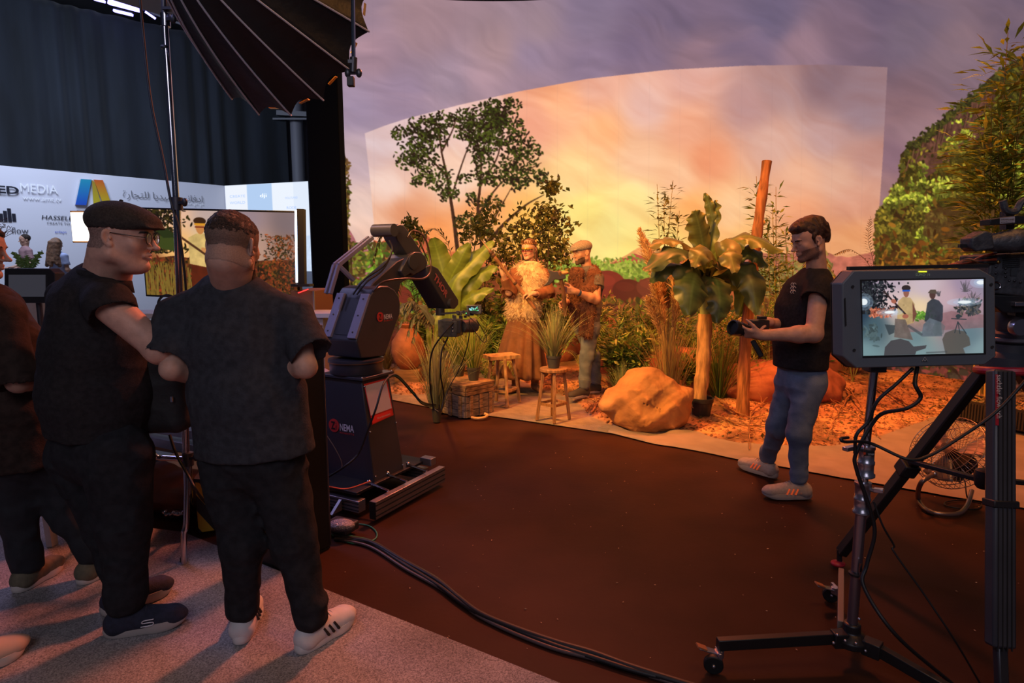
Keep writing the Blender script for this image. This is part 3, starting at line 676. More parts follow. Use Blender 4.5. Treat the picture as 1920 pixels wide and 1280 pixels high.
# white ground sheet along the front edge
mb = MB()
up_px = [(1150, 803), (1215, 822), (1280, 812), (1340, 826), (1400, 838), (1480, 842), (1560, 842), (1620, 832), (1680, 812), (1760, 785), (1850, 768), (1925, 790)]
lo_px = [(1140, 812), (1215, 832), (1280, 843), (1340, 854), (1400, 866), (1480, 880), (1560, 895), (1620, 905), (1680, 916), (1760, 930), (1850, 944), (1925, 956)]
U = bez([G(*p) for p in up_px], 160); L_ = bez([G(*p) for p in lo_px], 160)
g = np.array([[L_[i] * (1 - t) + U[i] * t for t in np.linspace(0, 1, 16)] for i in range(min(len(U), len(L_)))])
f_ = fbm(g[..., :2] * 5, 4, 2); g[..., 2] = .022 + .05 * np.clip(f_ - .45, 0, 1) + .006 * fbm(g[..., :2] * 26, 3, 5) + np.maximum(0, terr_h(g[..., 0], g[..., 1]) - .012)
g[:, 0, 2] = .012; g[..., 1] += .03 * (fbm(g[..., :1] * 6, 3, 9) - .5)
shm = mat('cream_sheet', (.27, .20, .16), rough=.8, noise=.1, nscale=5)
mb.grid(g[:, ::-1] if True else g); o = mb.build('ground_sheet', shm, None, 180); tag(o, 'crumpled cream sheet along the front edge of the soil', 'sheet')

# ------------------------------------------------------------------ hall beyond the left side
def wallseg(name, a, b, z0, z1, th, m, bev=0):
    a = np.asarray(a, float); b = np.asarray(b, float); d = nrm(b - a); n = np.array([-d[1], d[0]])
    mb = MB(); pts = [(*a, z0), (*b, z0), (*b, z1), (*a, z1)]; mb.prism(pts, (*(n * th), 0)); o = mb.build(name, m, None, 20, bev); return tag(o, kind='structure')
BA = P(0, 310, 15.9); BB = P(422, 348, 20.1); BC = P(578, 340, 19.0); bz = BA[2]
bdir = nrm(BB[:2] - BA[:2]); Bl = BA[:2] - bdir * 4.0
whm = mat('booth_white', (.62, .63, .72), rough=.7)
wallseg('wall_booth', Bl, BB[:2], 0, bz, .2, whm)
# lit screen wall of the booth
cs = Canvas(0, 0, 400, 320, 1)
cs.a[:] = (212, 226, 250)
for x0, x1, c in ((0, 110, (238, 243, 252)), (110, 230, (178, 205, 240)), (230, 330, (236, 243, 253)), (330, 400, (225, 235, 250))):
    cs.poly([(x0, 0), (x1, 0), (x1, 200), (x0, 200)], c)
cs.poly([(0, 200), (400, 190), (400, 320), (0, 320)], (205, 222, 246), 1, .1)
gN, gM = 120, 90; da = np.array([*BB[:2], 0.]); db = np.array([*BC[:2], 0.])
g = np.array([[da + (db - da) * u + np.array([0, -.03, 1.2 + (bz - 1.2) * v]) for v in np.linspace(0, 1, gM)] for u in np.linspace(0, 1, gN)])
uu, vv = np.meshgrid(np.linspace(0, 399, gN), np.linspace(319, 0, gM), indexing='ij')
o = finish('wall_screen', g.reshape(-1, 3), gridfaces(gN, gM), attr_mat('booth_screen', emit=True, strength=1.0), None, 180, colors=cs.sample(uu, vv).reshape(-1, 3)); tag(o, kind='structure')
wallseg('wall_screen_base', BB[:2], BC[:2], 0, bz - .002, .2, mat('screen_base', (.25, .27, .33), rough=.6))
# curtain
crm = mat('navy_drape', (.010, .014, .022), rough=.9, noise=.4, nscale=1.2, stretch=(1, 1, .2), sheen=.15)
def curtain(name, A2, B2, z0, z1a, z1b, amp, nfold, label, m, cat='curtain'):
    n = 420; t = np.linspace(0, 1, n); d = nrm(np.array(B2) - np.array(A2)); nn_ = np.array([-d[1], d[0]]); L = np.linalg.norm(np.array(B2) - np.array(A2)); rows = 26
    g = np.zeros((n, rows, 3))
    for j in range(rows):
        v = j / (rows - 1); w = amp * np.sin(t * nfold * 6.28 + 2.5 * np.sin(t * 17)) * (.6 + .4 * (1 - v)) + amp * .6 * (fbm(np.stack([t * L * 2.2, t * 0 + v * 1.2], -1), 3, 4) - .5)
        base = np.array(A2)[None] + (np.array(B2) - np.array(A2))[None] * t[:, None] + nn_[None] * w[:, None]
        g[:, j, :2] = base; g[:, j, 2] = z0 + ((z1a + (z1b - z1a) * t) - z0) * v
    mb = MB(); mb.grid(g); o = mb.build(name, m, None, 180, solid=.01); return tag(o, label, cat)
cA = P(-200, 0, 16.2); cM = P(530, 100, 22.4)
curtain('curtain', cA[:2], cM[:2], 3.2, 8.75, 8.65, .09, 15, 'tall dark navy drape hanging behind the white booth wall', crm)
# grey column and beam to the right of the drape
gcm = mat('grey_paint', (.17, .17, .20), rough=.6)
q0, q1 = P(534, 280, 23.4), P(578, 280, 23.4)
mb = MB(); mb.box(((q0[0] + q1[0]) / 2 + .3, 23.7, 4.5), (q1[0] - q0[0] + 1.6, .4, 9)); tag(mb.build('wall_hall', mat('hall_wall', (.26, .26, .31), rough=.8)), kind='structure')
pc = P(558, 280, 22.6)
mb = MB(); mb.cyl((pc[0], 22.6, 0), (pc[0], 22.6, 9), .22, 24); tag(mb.build('hall_column', gcm, None, 35), 'round grey column beside the right edge of the navy drape', 'column')
a_, b_ = P(520, 212, 22.2), P(582, 216, 22.2)
mb = MB(); mb.bar(a_, b_ + [.3, 0, 0], .2, .16); mb.box(((a_[0] + b_[0]) / 2, 22.2, a_[2] - .2), (1.6, .12, .06)); tag(mb.build('roof_beam', mat('beam_grey', (.09, .09, .11), rough=.5)), 'dark grey steel beam above the round hall column', 'beam')
# soffit panel + ceiling neon tubes
sfm = mat('soffit_beige', (.30, .24, .22), rough=.8)
mb = MB(); pq = [P(188, -8, 8.5), P(376, 58, 8.5), P(420, 20, 6.4), P(420, -120, 6.4), P(188, -120, 8.5)]
z_ = pq[0][2]; p1 = [ONP(185, -8, (0, 0, 5.6), (0, 0, 1)), ONP(378, 52, (0, 0, 5.6), (0, 0, 1)), (.5, 4.5, 5.6), (-3, 3.5, 5.6)]
mb.prism(p1, (0, 0, .12)); tag(mb.build('ceiling_canopy', sfm), kind='structure')
mb = MB(); mb.grid(np.array([[(x, y, 9.2) for x in (-22, 12)] for y in (-6, 28)])); tag(mb.build('ceiling', mat('ceiling_dark', (.01, .01, .012), rough=.9), None, 0), kind='structure')
vio = mat('violet_tube', (.1, .1, .4), emit=(.28, .25, 1.0), estr=5)
for k, (xa, ya, xb, yb, lab) in enumerate([(176, -2, 196, 3, 'short violet ceiling tube above the drape, leftmost of four'), (204, 3, 262, 18, 'longest violet ceiling tube glowing above the navy drape'), (214, 20, 248, 28, 'thin violet ceiling tube just below the longest tube'), (274, 23, 290, 34, 'short violet ceiling tube nearest the beige soffit')]):
    th = thing('ceiling_tube', lab, 'light', P(xa, ya, 18.5)); hh = .07 if k == 1 else .03
    mb = MB(); mb.bar(P(xa, ya, 18.5), P(xb, yb, 18.5), .1, hh * 2); mb.build('tube', vio, th)
    mb = MB(); mb.bar(P(xa, ya, 18.5) + [0, .06, hh + .03], P(xb, yb, 18.5) + [0, .06, hh + .03], .14, .03); mb.build('housing', trm, th)
tu = thing('truss', 'dark metal rail with struts along the top of the navy drape', 'truss', P(300, 34, 19.0))
mb = MB(); mb.tube([P(40, -70, 17.4), P(420, 76, 20.3)], .035, 8); mb.build('chord', gcm, tu)
mb = MB(); mb.tube([P(40, -96, 17.4), P(420, 50, 20.3)], .03, 8); mb.build('chord', gcm, tu)

# ---- booth lettering and emblem
bx = np.array([*bdir, 0.]); bn = np.array([bdir[1], -bdir[0], 0.]); bo = np.array([*BA[:2], 0.]) + bn * .02
def bpt(px, py): return ONP(px, py, bo, bn)
bk = mat('letter_black', (.015, .018, .03), rough=.3); wl = mat('letter_white', (.85, .87, .9), rough=.25); gl = mat('letter_grey', (.08, .08, .1), rough=.4); bl = mat('letter_blue', (.05, .09, .5), rough=.4)
def btext(nm, body, x0, y0, x1, hpx, m, ex=.03, lab=None, cat='sign', font=None, bold=0.0, ydir=(0, 0, 1), **kw):
    a, b = bpt(x0, y0), bpt(x1, y0 + (x1 - x0) * .09); w = abs(np.dot(b - a, bx)); h = abs(bpt(x0, y0 - hpx)[2] - a[2])
    o = text_obj(nm, body, m, None, a, bx, (0, 0, 1), h, ex, w, bold=bold, **kw)
    if o: tag(o, lab, cat)
    return o
# front faces plus white returns give the raised channel-letter look
btext('sign_letters', 'ADVANCED', -165, 352, 36, 16, bk, .05, 'bold black raised letters ending in ED at the left edge of the booth wall', bold=.03)
btext('sign_letters', 'MEDIA', 38, 359, 108, 16, wl, .05, 'raised white letters reading MEDIA on the booth wall')
btext('sign_letters', 'www.amt.tv', 42, 374, 115, 7, wl, .03, 'small white web address under the word MEDIA')
btext('sign_letters', 'HASSELBLAD', 78, 411, 165, 8, bk, .01, 'black sign letters starting HASSEL beside the lit panel', shear=.2)
btext('sign_letters', 'CREATE TO INSPIRE', 88, 420, 160, 4, gl, .01, 'small grey line of lettering under HASSEL')
btext('sign_letters', 'enlaps', 103, 438, 125, 6, bl, .01, 'small blue lettering left of the lit panel')
btext('sign_letters', 'flow', 22, 437, 54, 11, gl, .01, 'grey thin lettering ending in Low near the left edge')
btext('sign_letters', 'ADVANCED', 143, 397, 175, 4, gl, .01, 'tiny grey lettering under the coloured emblem')
btext('sign_letters', '\uFE93\uFEAD\uFE8E\uFEA0\uFE98\uFEE0\uFEDF \uFE8E\uFEF3\uFEAA\uFEF4\uFEE3 \uFEAA\uFEB4\uFEE7\uFE8E\uFED3\uFEA9\uFE8D', 230, 373, 380, 17, mat('letter_silver', (.18, .18, .2), rough=.3), .03, 'grey raised Arabic lettering to the right of the coloured emblem')
btext('sign_letters', 'ش.م.م', 340, 385, 381, 8, wl, .02, 'small pale Arabic lettering below the long Arabic line')
for i, x in enumerate((3, 11, 19, 27)):
    mb = MB(); a = bpt(x, 415 - i * 0); mb.box(a + np.array([0, 0, .1 + .03 * (i % 3)]), (.075, .02, (.14 + .05 * (i % 3)) * 1.4), (bx, bn, (0, 0, 1)))
    tag(mb.build('sign_bar', bk), 'black vertical bar of the bar emblem at the left edge of the booth wall', 'sign', 'bars of the bar emblem')
lg = thing('emblem', 'two slanted coloured bands forming a letter A on the white booth wall', 'sign', bpt(170, 386))
def grad_band(name, pts, ctop, cbot):
    a = [bpt(*p) for p in pts]; n = 12; left = [a[0] + (a[3] - a[0]) * t for t in np.linspace(0, 1, n)]; right = [a[1] + (a[2] - a[1]) * t for t in np.linspace(0, 1, n)]
    cols = [np.array(ctop) * (1 - t) + np.array(cbot) * t for t in np.linspace(0, 1, n)]
    mb = MB(); V = []; C = []
    for off in (bn * .09, bn * .0):
        for i in range(n): V += [left[i] + off, right[i] + off]; C += [cols[i], cols[i]] if off @ bn > .01 else [(.8, .8, .82)] * 2
    F = [(2 * i, 2 * i + 1, 2 * i + 3, 2 * i + 2) for i in range(n - 1)] + [(2 * i, 2 * i + 2, 2 * n + 2 * i + 2, 2 * n + 2 * i) for i in range(n - 1)] + [(2 * i + 1, 2 * n + 2 * i + 1, 2 * n + 2 * i + 3, 2 * i + 3) for i in range(n - 1)] + [(0, 2 * n, 2 * n + 1, 1), (2 * n - 2, 2 * n - 1, 4 * n - 1, 4 * n - 2)]
    mb.add(V, F, C); return mb.build(name, attr_mat('emblem_paint', rough=.35), lg, 0)
grad_band('band', [(150, 336), (170, 337), (160, 385), (140, 384)], (.02, .28, .42), (.02, .08, .5))
grad_band('band', [(171, 338), (178, 350), (188, 386), (174, 385), (163, 362)][:1] + [(176, 342), (189, 386), (174, 385)], (.35, .22, .03), (.5, .42, .02))
grad_band('band', [(174, 337), (191, 338), (208, 386), (193, 386)], (.55, .10, .02), (.52, .44, .02))
scr_n = np.array([*(lambda d: (d[1], -d[0]))(nrm(BC[:2] - BB[:2])), 0.])
def spt(px, py): return ONP(px, py, np.array([*BB[:2], 0]) + scr_n * .06, scr_n)
sx_ = np.array([*nrm(BC[:2] - BB[:2]), 0])
lb = mat('screen_letter', (.3, .42, .7), emit=(.25, .36, .62), estr=1); lw = mat('screen_letter_white', (.9, .9, .9), emit=(.95, .97, 1), estr=1)
for body, x0, y0, x1, h, m, lab in [('dji', 488, 372, 500, 9, lw, 'white dji lettering on the bright booth screen'), ('HOLLYLAND', 535, 373, 558, 4, lb, 'small blue lettering on the right of the bright booth screen'), ('CREATE', 431, 371, 460, 5, lb, 'faint upper word on the left of the bright booth screen'), ('WORLD', 431, 383, 460, 5, lb, 'faint lower word on the left of the bright booth screen'), ('RODE', 538, 392, 556, 5, lb, 'lowest faint lettering on the right of the bright booth screen')]:
    a = spt(x0, y0); b = spt(x1, y0); o = text_obj('screen_lettering', body, m, None, a, sx_, (0, 0, 1), abs(spt(x0, y0 - h)[2] - a[2]), .004, np.linalg.norm(b - a))
    if o: tag(o, lab, 'sign')
# ------------------------------------------------------------------ vegetation tools
FOL = attr_mat('foliage', rough=.55, transl=.35)
def leaves(mb, B, D, U, L, W, C, fold=.25):
    B = np.asarray(B, float); n = len(B)
    if n == 0: return
    D = D / (np.linalg.norm(D, axis=1)[:, None] + 1e-9); S = np.cross(D, U); S /= np.linalg.norm(S, axis=1)[:, None] + 1e-9; N = np.cross(S, D)
    L = np.broadcast_to(L, n)[:, None]; W = np.broadcast_to(W, n)[:, None]
    m = B + D * L * .45 + N * L * .06
    tip = B + D * L - N * L * .05
    V = np.stack([B, m + S * W / 2 - N * W * fold, tip, m - S * W / 2 - N * W * fold, m], 1).reshape(-1, 3)
    F = []
    for i in range(n): k = 5 * i; F += [(k, k + 1, k + 4), (k + 1, k + 2, k + 4), (k, k + 4, k + 3), (k + 4, k + 2, k + 3)]
    mb.add(V, F, np.repeat(C, 5, axis=0))
def lcol(r, n, cols, var=.25):
    c = np.array(cols)[r.integers(len(cols), size=n)]; return c * r.uniform(1 - var, 1 + var, (n, 1))
GRN = [(.10, .20, .03), (.17, .30, .04), (.06, .12, .02), (.28, .36, .06)]
OLV = [(.20, .20, .04), (.12, .12, .025), (.30, .26, .06), (.08, .10, .02)]
DRY = [(.42, .28, .10), (.32, .20, .07), (.50, .36, .15)]
YEL = [(.34, .36, .09), (.24, .30, .07), (.42, .40, .14)]
def stemmat(): return mat('stem_brown', (.12, .07, .03), rough=.8)

def grass_tuft(name_parent, base, h, n, spread, cols, seed, w=.006, droop=.35):
    r = np.random.default_rng(seed); mb = MB(); base = np.asarray(base, float); V = []; F = []; C = []; k = 0
    for _ in range(n):
        a = r.uniform(0, 6.283); lean = abs(r.normal(0, spread)); hh = h * r.uniform(.5, 1.05); d = np.array([math.cos(a), math.sin(a), 0]); s_ = np.array([-d[1], d[0], 0]); s_ = nrm(s_ * .7 + np.array([1, 0, 0]) * .3 * r.choice([-1, 1]))
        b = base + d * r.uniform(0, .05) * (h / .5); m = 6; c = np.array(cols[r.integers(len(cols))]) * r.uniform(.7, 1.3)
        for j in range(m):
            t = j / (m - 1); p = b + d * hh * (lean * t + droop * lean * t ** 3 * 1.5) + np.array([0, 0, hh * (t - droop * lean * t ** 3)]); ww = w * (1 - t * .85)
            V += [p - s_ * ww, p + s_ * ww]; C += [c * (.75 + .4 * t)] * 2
            if j: F.append((k + 2 * j - 2, k + 2 * j - 1, k + 2 * j + 1, k + 2 * j))
        k += 2 * m
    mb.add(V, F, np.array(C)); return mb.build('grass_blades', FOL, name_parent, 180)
POTM = mat('pot_charcoal', (.045, .045, .042), rough=.6)
def pot_parts(t, base, r, h, m=None):
    mb = MB(); mb.lathe(base, [(r * .72, 0), (r * .95, h * .78), (r * 1.02, h * .80), (r * 1.05, h), (r * .93, h), (r * .9, h * .8)], 24); mb.build('pot', m or POTM, t, 40)
    mb = MB(); mb.lathe(base, [(.001, h * .84), (r * .9, h * .83), (r * .9, h * .80)], 16); mb.build('potting_soil', mat('potting_soil', (.05, .03, .02), rough=1, bump=.8), t)
def potted_grass(base, rp, hp, hg, n, spread, cols, seed, label, w=.006, group=None):
    t = thing('potted_grass', label, 'potted plant', base, group); pot_parts(t, base, rp, hp); grass_tuft(t, np.asarray(base) + [0, 0, hp * .8], hg, n, spread, cols, seed, w); return t

def shrub(base, h, rad, n, cols, seed, label, L=.07, W=.025, nst=9, name='leafy_shrub', cat='plant', up=.5, group=None):
    r = np.random.default_rng(seed); base = np.asarray(base, float); t = thing(name, label, cat, base, group)
    ms = MB(); B = []; D = []; per = max(1, n // nst)
    for i in range(nst):
        a = r.uniform(0, 6.283); q = math.sqrt(r.random()) * rad; tip = base + [q * math.cos(a), q * math.sin(a) * .8, h * r.uniform(.55, 1.0)]
        mid = base + (tip - base) * .5 + [0, 0, h * .08] + r.normal(0, .03, 3); pts = bez([base + r.normal(0, .02, 3) * [1, 1, 0], mid, tip], 10); ms.tube(pts, np.linspace(.007, .002, len(pts)), 5)
        tt = r.uniform(.18, 1.0, per) ** .7; idx = np.clip((tt * (len(pts) - 1)).astype(int), 0, len(pts) - 2); b = pts[idx] + (pts[idx + 1] - pts[idx]) * r.random((per, 1)); 
        dd = r.normal(0, 1, (per, 3)); dd[:, 2] = dd[:, 2] * .5 + up; b = b + dd / (np.linalg.norm(dd, axis=1)[:, None]) * r.uniform(0, rad * .28, (per, 1)); B.append(b); D.append(dd)
    ms.build('stems', stemmat(), t, 60)
    B = np.concatenate(B); D = np.concatenate(D); mb = MB(); U = np.tile([0, 0, 1.], (len(B), 1)) + r.normal(0, .35, (len(B), 3))
    leaves(mb, B, D, U, L * r.uniform(.6, 1.3, len(B)), W * r.uniform(.7, 1.3, len(B)), lcol(r, len(B), cols)); mb.build('foliage', FOL, t, 0); return t

def frond(mb, pts, ll, wl, n, cols, r, taper=True, droopy=.25, rach=.004):
    pts = bez(pts, 30); m = len(pts); T = np.gradient(pts, axis=0); B = []; D = []; LL = []
    mb.tube(pts, np.linspace(rach, rach * .3, m), 5, True, cols[0])
    for sgn in (-1, 1):
        for k in range(n):
            t = .12 + .86 * k / n; i = int(t * (m - 1)); tg = nrm(T[i]); s_ = nrm(np.cross(tg, [0, 0, 1.])) * sgn
            B.append(pts[i]); D.append(s_ + tg * (.5 + .6 * t) + np.array([0, 0, -droopy]) + r.normal(0, .06, 3)); LL.append(ll * (math.sin(math.pi * min(1, .15 + .85 * t)) ** .6 if taper else 1) * r.uniform(.85, 1.1))
    n2 = len(B); leaves(mb, B, np.array(D), np.tile([0, 0, 1.], (n2, 1)), np.array(LL), wl, lcol(r, n2, cols, .2), .1)
def fern(base, n, length, cols, seed, label, ll=.09, wl=.020, height=.6, name='fern', nl=26, arc=(0, 6.283), droop=.25, cat='fern'):
    r = np.random.default_rng(seed); base = np.asarray(base, float); t = thing(name, label, cat, base)
    for i in range(n):
        a = arc[0] + (arc[1] - arc[0]) * (i + r.uniform(-.3, .3)) / n; d = np.array([math.cos(a), math.sin(a), 0]); L = length * r.uniform(.75, 1.1); hh = height * r.uniform(.7, 1.15)
        mb = MB(); frond(mb, [base, base + d * L * .35 + [0, 0, hh * .8], base + d * L * .75 + [0, 0, hh * .95], base + d * L * 1.1 + [0, 0, hh * (.75 - droop)]], ll, wl, nl, cols, r); mb.build('frond', FOL, t, 0)
    return t

def big_leaf(pts, width, cols, seed, up=(0, -1, .3), split=0.0, curl=.15, tipw=.9, wave=.02):
    """banana type blade with midrib along pts"""
    r = np.random.default_rng(seed); pts = bez(pts, 40); m = len(pts); T = np.gradient(pts, axis=0); rows = 17; G_ = np.zeros((m, rows, 3)); C = np.zeros((m, rows, 3)); c0 = np.array(cols[0]); c1 = np.array(cols[1])
    for i in range(m):
        t = i / (m - 1); tg = nrm(T[i]); s_ = nrm(np.cross(tg, up)); n = np.cross(s_, tg)
        w = width * (math.sin(math.pi * min(1, t * .93 + .05)) ** .55) * (1 if t < .8 else 1 - (t - .8) * 1.2 * tipw)
        for j in range(rows):
            v = (j / (rows - 1) - .5) * 2; e = abs(v); jag = 1 - split * (vnoise(np.array([t * 22. + (v > 0) * 50, seed]), 3) ** 2) * (e > .6)
            G_[i, j] = pts[i] + s_ * v * w / 2 * jag - n * curl * w * e ** 2 + n * wave * math.sin(t * 30 + seed) * e ** 2 + tg * e * w * .12
            C[i, j] = (c0 * (1 - .5 * e) + c1 * .5 * e) * (.85 + .3 * math.sin(t * 140) * .3 + .15 * (vnoise(np.array([t * 9., v * 3.]), seed))) * (1.5 if e < .05 else 1)
    return G_, C
LEAFM = attr_mat('broad_leaf', rough=.38, transl=.28)
def add_big(t, pts, width, cols, seed, name='leaf', **k):
    g, c = big_leaf(pts, width, cols, seed, **k); mb = MB(); mb.grid(g, c.reshape(-1, 3)); o = mb.build(name, LEAFM, t, 180); return o

# ---------------- big-leaved plant behind the camera arm
Y0 = 7.6
t = thing('bird_of_paradise_plant', 'large fan of upright paddle leaves between the robot arm and the fur-vested performer', 'plant', P(852, 660, Y0))
gcols = ((.15, .24, .04), (.22, .28, .05))
for i, (pp_, w, nr) in enumerate([([(846, 640), (838, 545), (822, 480), (812, 446)], .30, (0, -1, .2)), ([(848, 640), (842, 540), (862, 490), (880, 456)], .24, (.2, -1, .1)), ([(850, 640), (848, 540), (885, 492), (925, 452)], .26, (-.3, -1, .3)), ([(850, 640), (852, 560), (890, 520), (932, 500)], .26, (-.2, -1, .5)), ([(850, 645), (858, 580), (885, 556), (925, 540)], .20, (-.2, -1, .6)), ([(846, 640), (838, 560), (815, 520), (792, 500)], .22, (.2, -1, .3)), ([(845, 645), (835, 585), (815, 560), (790, 560)], .2, (.2, -1, .5)), ([(848, 645), (835, 600), (818, 620), (812, 660)], .26, (.3, -1, .2)), ([(848, 645), (855, 600), (880, 600), (915, 625)], .22, (-.2, -1, .4))]):
    add_big(t, [P(x, y, Y0 + .06 * math.sin(i * 2.1 + j)) for j, (x, y) in enumerate(pp_)], w, gcols, i + 3, up=nr, split=.1, curl=.18)
mb = MB(); mb.tube([P(850, 690, Y0), P(848, 640, Y0)], .035, 8); mb.build('stem', mat('stem_green', (.12, .14, .04), rough=.6), t)

# drooping dark palm fan beside the robot
t = thing('drooping_palm', 'dark drooping palm leaves hanging close to the right side of the robot body', 'plant', P(800, 700, 6.9)); r = np.random.default_rng(3)
for k_, (e, m_) in enumerate([((742, 625), (770, 572)), ((760, 640), (778, 590)), ((735, 590), (768, 565)), ((770, 655), (785, 600))]):
    mb = MB(); frond(mb, [P(812, 610, 6.9), P(m_[0] + 14, m_[1] + 6, 6.85), P(*m_, 6.8), P(*e, 6.75)], .17, .022, 17, [(.10, .12, .10), (.14, .13, .08), (.08, .10, .07)], r, True, .7, .006); mb.build('frond', FOL, t, 0)
add_big(t, [P(815, 615, 6.95), P(795, 580, 6.9), P(765, 572, 6.85), P(738, 590, 6.8)], .20, ((.10, .13, .10), (.14, .16, .12)), 5, up=(0, -.5, 1))
mb = MB(); mb.tube([P(806, 700, 6.9), P(812, 655, 6.9), P(812, 610, 6.9)], .014, 6); mb.build('stem', stemmat(), t)

# clay jar on a block, rear left
t = thing('clay_jar', 'orange clay jar standing on a wooden block between robot and tall grass', 'jar', P(765, 668, 7.4)); b_ = P(765, 660, 7.4)
b_[2] = max(terr_h(b_[0], b_[1]), 0) + .15
mb = MB(); mb.lathe(b_, [(.10, 0), (.16, .08), (.20, .20), (.19, .34), (.11, .46), (.08, .50), (.10, .54), (.07, .53), (.06, .40)], 28); mb.build('body', mat('clay_orange', (.36, .13, .06), rough=.8, noise=.25, nscale=9), t, 60)
t = thing('wooden_block', 'short brown block under the clay jar', 'block', b_ - [0, 0, .17]); mb = MB(); mb.box(b_ - [0, 0, .09], (.30, .26, .18)); mb.build('block', mat('wood_old', (.22, .12, .06), rough=.8, noise=.4, nscale=6, stretch=(1, 1, 6)), t, 0, .008)

# ---------------- wooden crates
wood = mat('crate_wood', (.26, .15, .07), rough=.8, noise=.5, nscale=14, stretch=(1, 1, 5), bump=.3)
wood2 = mat('crate_wood_grey', (.20, .15, .11), rough=.85, noise=.4, nscale=16, stretch=(1, 1, 5), bump=.3)
wood3 = mat('stool_wood', (.30, .14, .05), rough=.55, noise=.35, nscale=12, stretch=(5, 5, 1))
cK, cL, cR = G(873, 787), G(821, 774), G(911, 771)
eL = nrm(cL - cK); eR = nrm(np.array([-eL[1], eL[0], 0])); eR = eR if eR @ (cR - cK) > 0 else -eR
def crate(name, o, a, b, z0, z1, label, m, lid=False):
    t = thing(name, label, 'crate', o + [0, 0, z0]); up = np.array([0, 0, 1.]); h = z1 - z0
    c = o + eL * a / 2 + eR * b / 2 + up * (z0 + h / 2)
    mb = MB(); mb.box(c, (a, b, h), (eL, eR, up)); mb.build('body', m, t, 0, .003)
    npl = 3 if h > .15 else 2
    for f, (ax, other, La, Lb) in enumerate(((eL, -eR, a, b), (eR, -eL, b, a))):
        for k in range(npl):
            hh = h / npl; cc = o + ax * La / 2 + other * .006 + up * (z0 + hh * (k + .5)); mb = MB(); mb.box(cc, (La, .012, hh - .006), (ax, other, up)); mb.build('side_board', m, t, 0, .002)
        for s_ in (.06, La / 2, La - .06) if not lid else ():
            mb = MB(); mb.box(o + ax * s_ + other * .018 + up * (z0 + h / 2), (.04, .012, h), (ax, other, up)); mb.build('batten', wood, t, 0, .002)
    if lid:
        mb = MB(); mb.box(o + eL * a / 2 + eR * b / 2 + up * (z1 + .012), (a + .03, b + .03, .024), (eL, eR, up)); mb.build('lid', m, t, 0, .003)
        mb = MB(); mb.box(o + eL * a * .5 - eR * .016 + up * (z0 + h * .6), (.03, .008, .035), (eL, eR, up)); mb.build('latch', mat('old_metal', (.1, .08, .06), rough=.5, metal=.8), t)
    return t
crate('wooden_crate', cK + [0, 0, .012], .40, .38, 0.003, .215, 'grey-brown wooden crate on the floor under the flat crate', wood2)
crate('wooden_crate', cK + [0, 0, .012] - eL * .01 - eR * .0, .41, .37, .218, .300, 'flat brown wooden crate with lid stacked under the two grass pots', wood, True)
gtop = .338
def on_z(px, py, z): return G(px, py, z)
potted_grass(on_z(888, 712, gtop), .066, .13, .50, 230, .30, YEL + [GRN[1], GRN[3]], 21, 'grass in charcoal pot on the flat crate, nearer one of the two')
potted_grass(on_z(863, 706, gtop) + [-.02, .06, 0], .07, .12, .50, 230, .30, YEL + GRN[:2], 22, 'grass in dark pot at the rear of the flat crate')
potted_grass(G(819, 790, .012), .05, .17, .72, 300, .22, [(.22, .26, .12), (.28, .30, .14), (.34, .32, .15)], 23, 'tall grey-green grass in slim pot on floor left of the crates', .005)
mb = MB(); a = G(884, 782, .03); mb.tube(bez([a, a + [.05, -.02, -.005], a + [.12, -.01, 0], a + [.15, .04, .01], a + [.12, .06, .02]], 20), .013, 8)
tag(mb.build('rope_hook', mat('rope_tan', (.55, .33, .13), rough=.9, bump=.5, bscale=200)), 'curved tan rope piece lying at the foot of the grey-brown crate', 'rope')

# ---------------- stools
def stool(base, z, r, label, legs, m, square=False, ring=.17):
    t = thing('wooden_stool', label, 'stool', base); base = np.asarray(base, float)
    mb = MB()
    if square: mb.box(base + [0, 0, z - .02], (.34, .22, .04), ((.9, .43, 0), (-.43, .9, 0), (0, 0, 1)))
    else: mb.lathe(base, [(r * .9, z - .035), (r, z - .03), (r, z - .006), (r * .96, z)], 32)
    mb.build('seat', m, t, 40, .003)
    pts = []
    for (dx, dy) in legs:
        a = base + [dx * .62, dy * .62, z - .03]; b = base + [dx, dy, .004]; mb = MB()
        if square: mb.tube([b, (a + b) / 2 + [.004, 0, 0], a], [.020, .017, .019], 9)
        else: mb.bar(b, a, .03, .03)
        mb.build('leg', m, t, 30, .003); pts.append((a, b))
    for i in range(len(pts)):
        j = (i + 1) % len(pts); u = 1 - ring / z; p = pts[i][0] * (1 - u) + pts[i][1] * u; q_ = pts[j][0] * (1 - u) + pts[j][1] * u
        mb = MB(); mb.bar(p, q_, .018, .024); mb.build('stretcher', m, t, 30)
    return t
sb = G(1038, 790, .014); sb[1] += .06
stool(sb, .50, .13, 'small round four-legged wooden stool carrying a grass pot', [(-.155, -.02), (-.0, -.15), (.155, .02), (0, .15)], wood3)
potted_grass(sb + [.0, 0, .502], .070, .115, .50, 260, .34, [(.24, .30, .12), (.30, .34, .14), (.36, .36, .16)], 24, 'grass in charcoal pot on the round wooden stool')
sb2 = G(940, 762, .014); sb2[1] += .10
stool(sb2, .53, .15, 'rough rectangular wooden stool behind the crates', [(-.17, -.10), (.06, -.16), (.19, .08), (-.06, .16)], mat('rough_wood', (.42, .24, .10), rough=.8, noise=.4, nscale=9, stretch=(3, 3, 1), bump=.3), True)

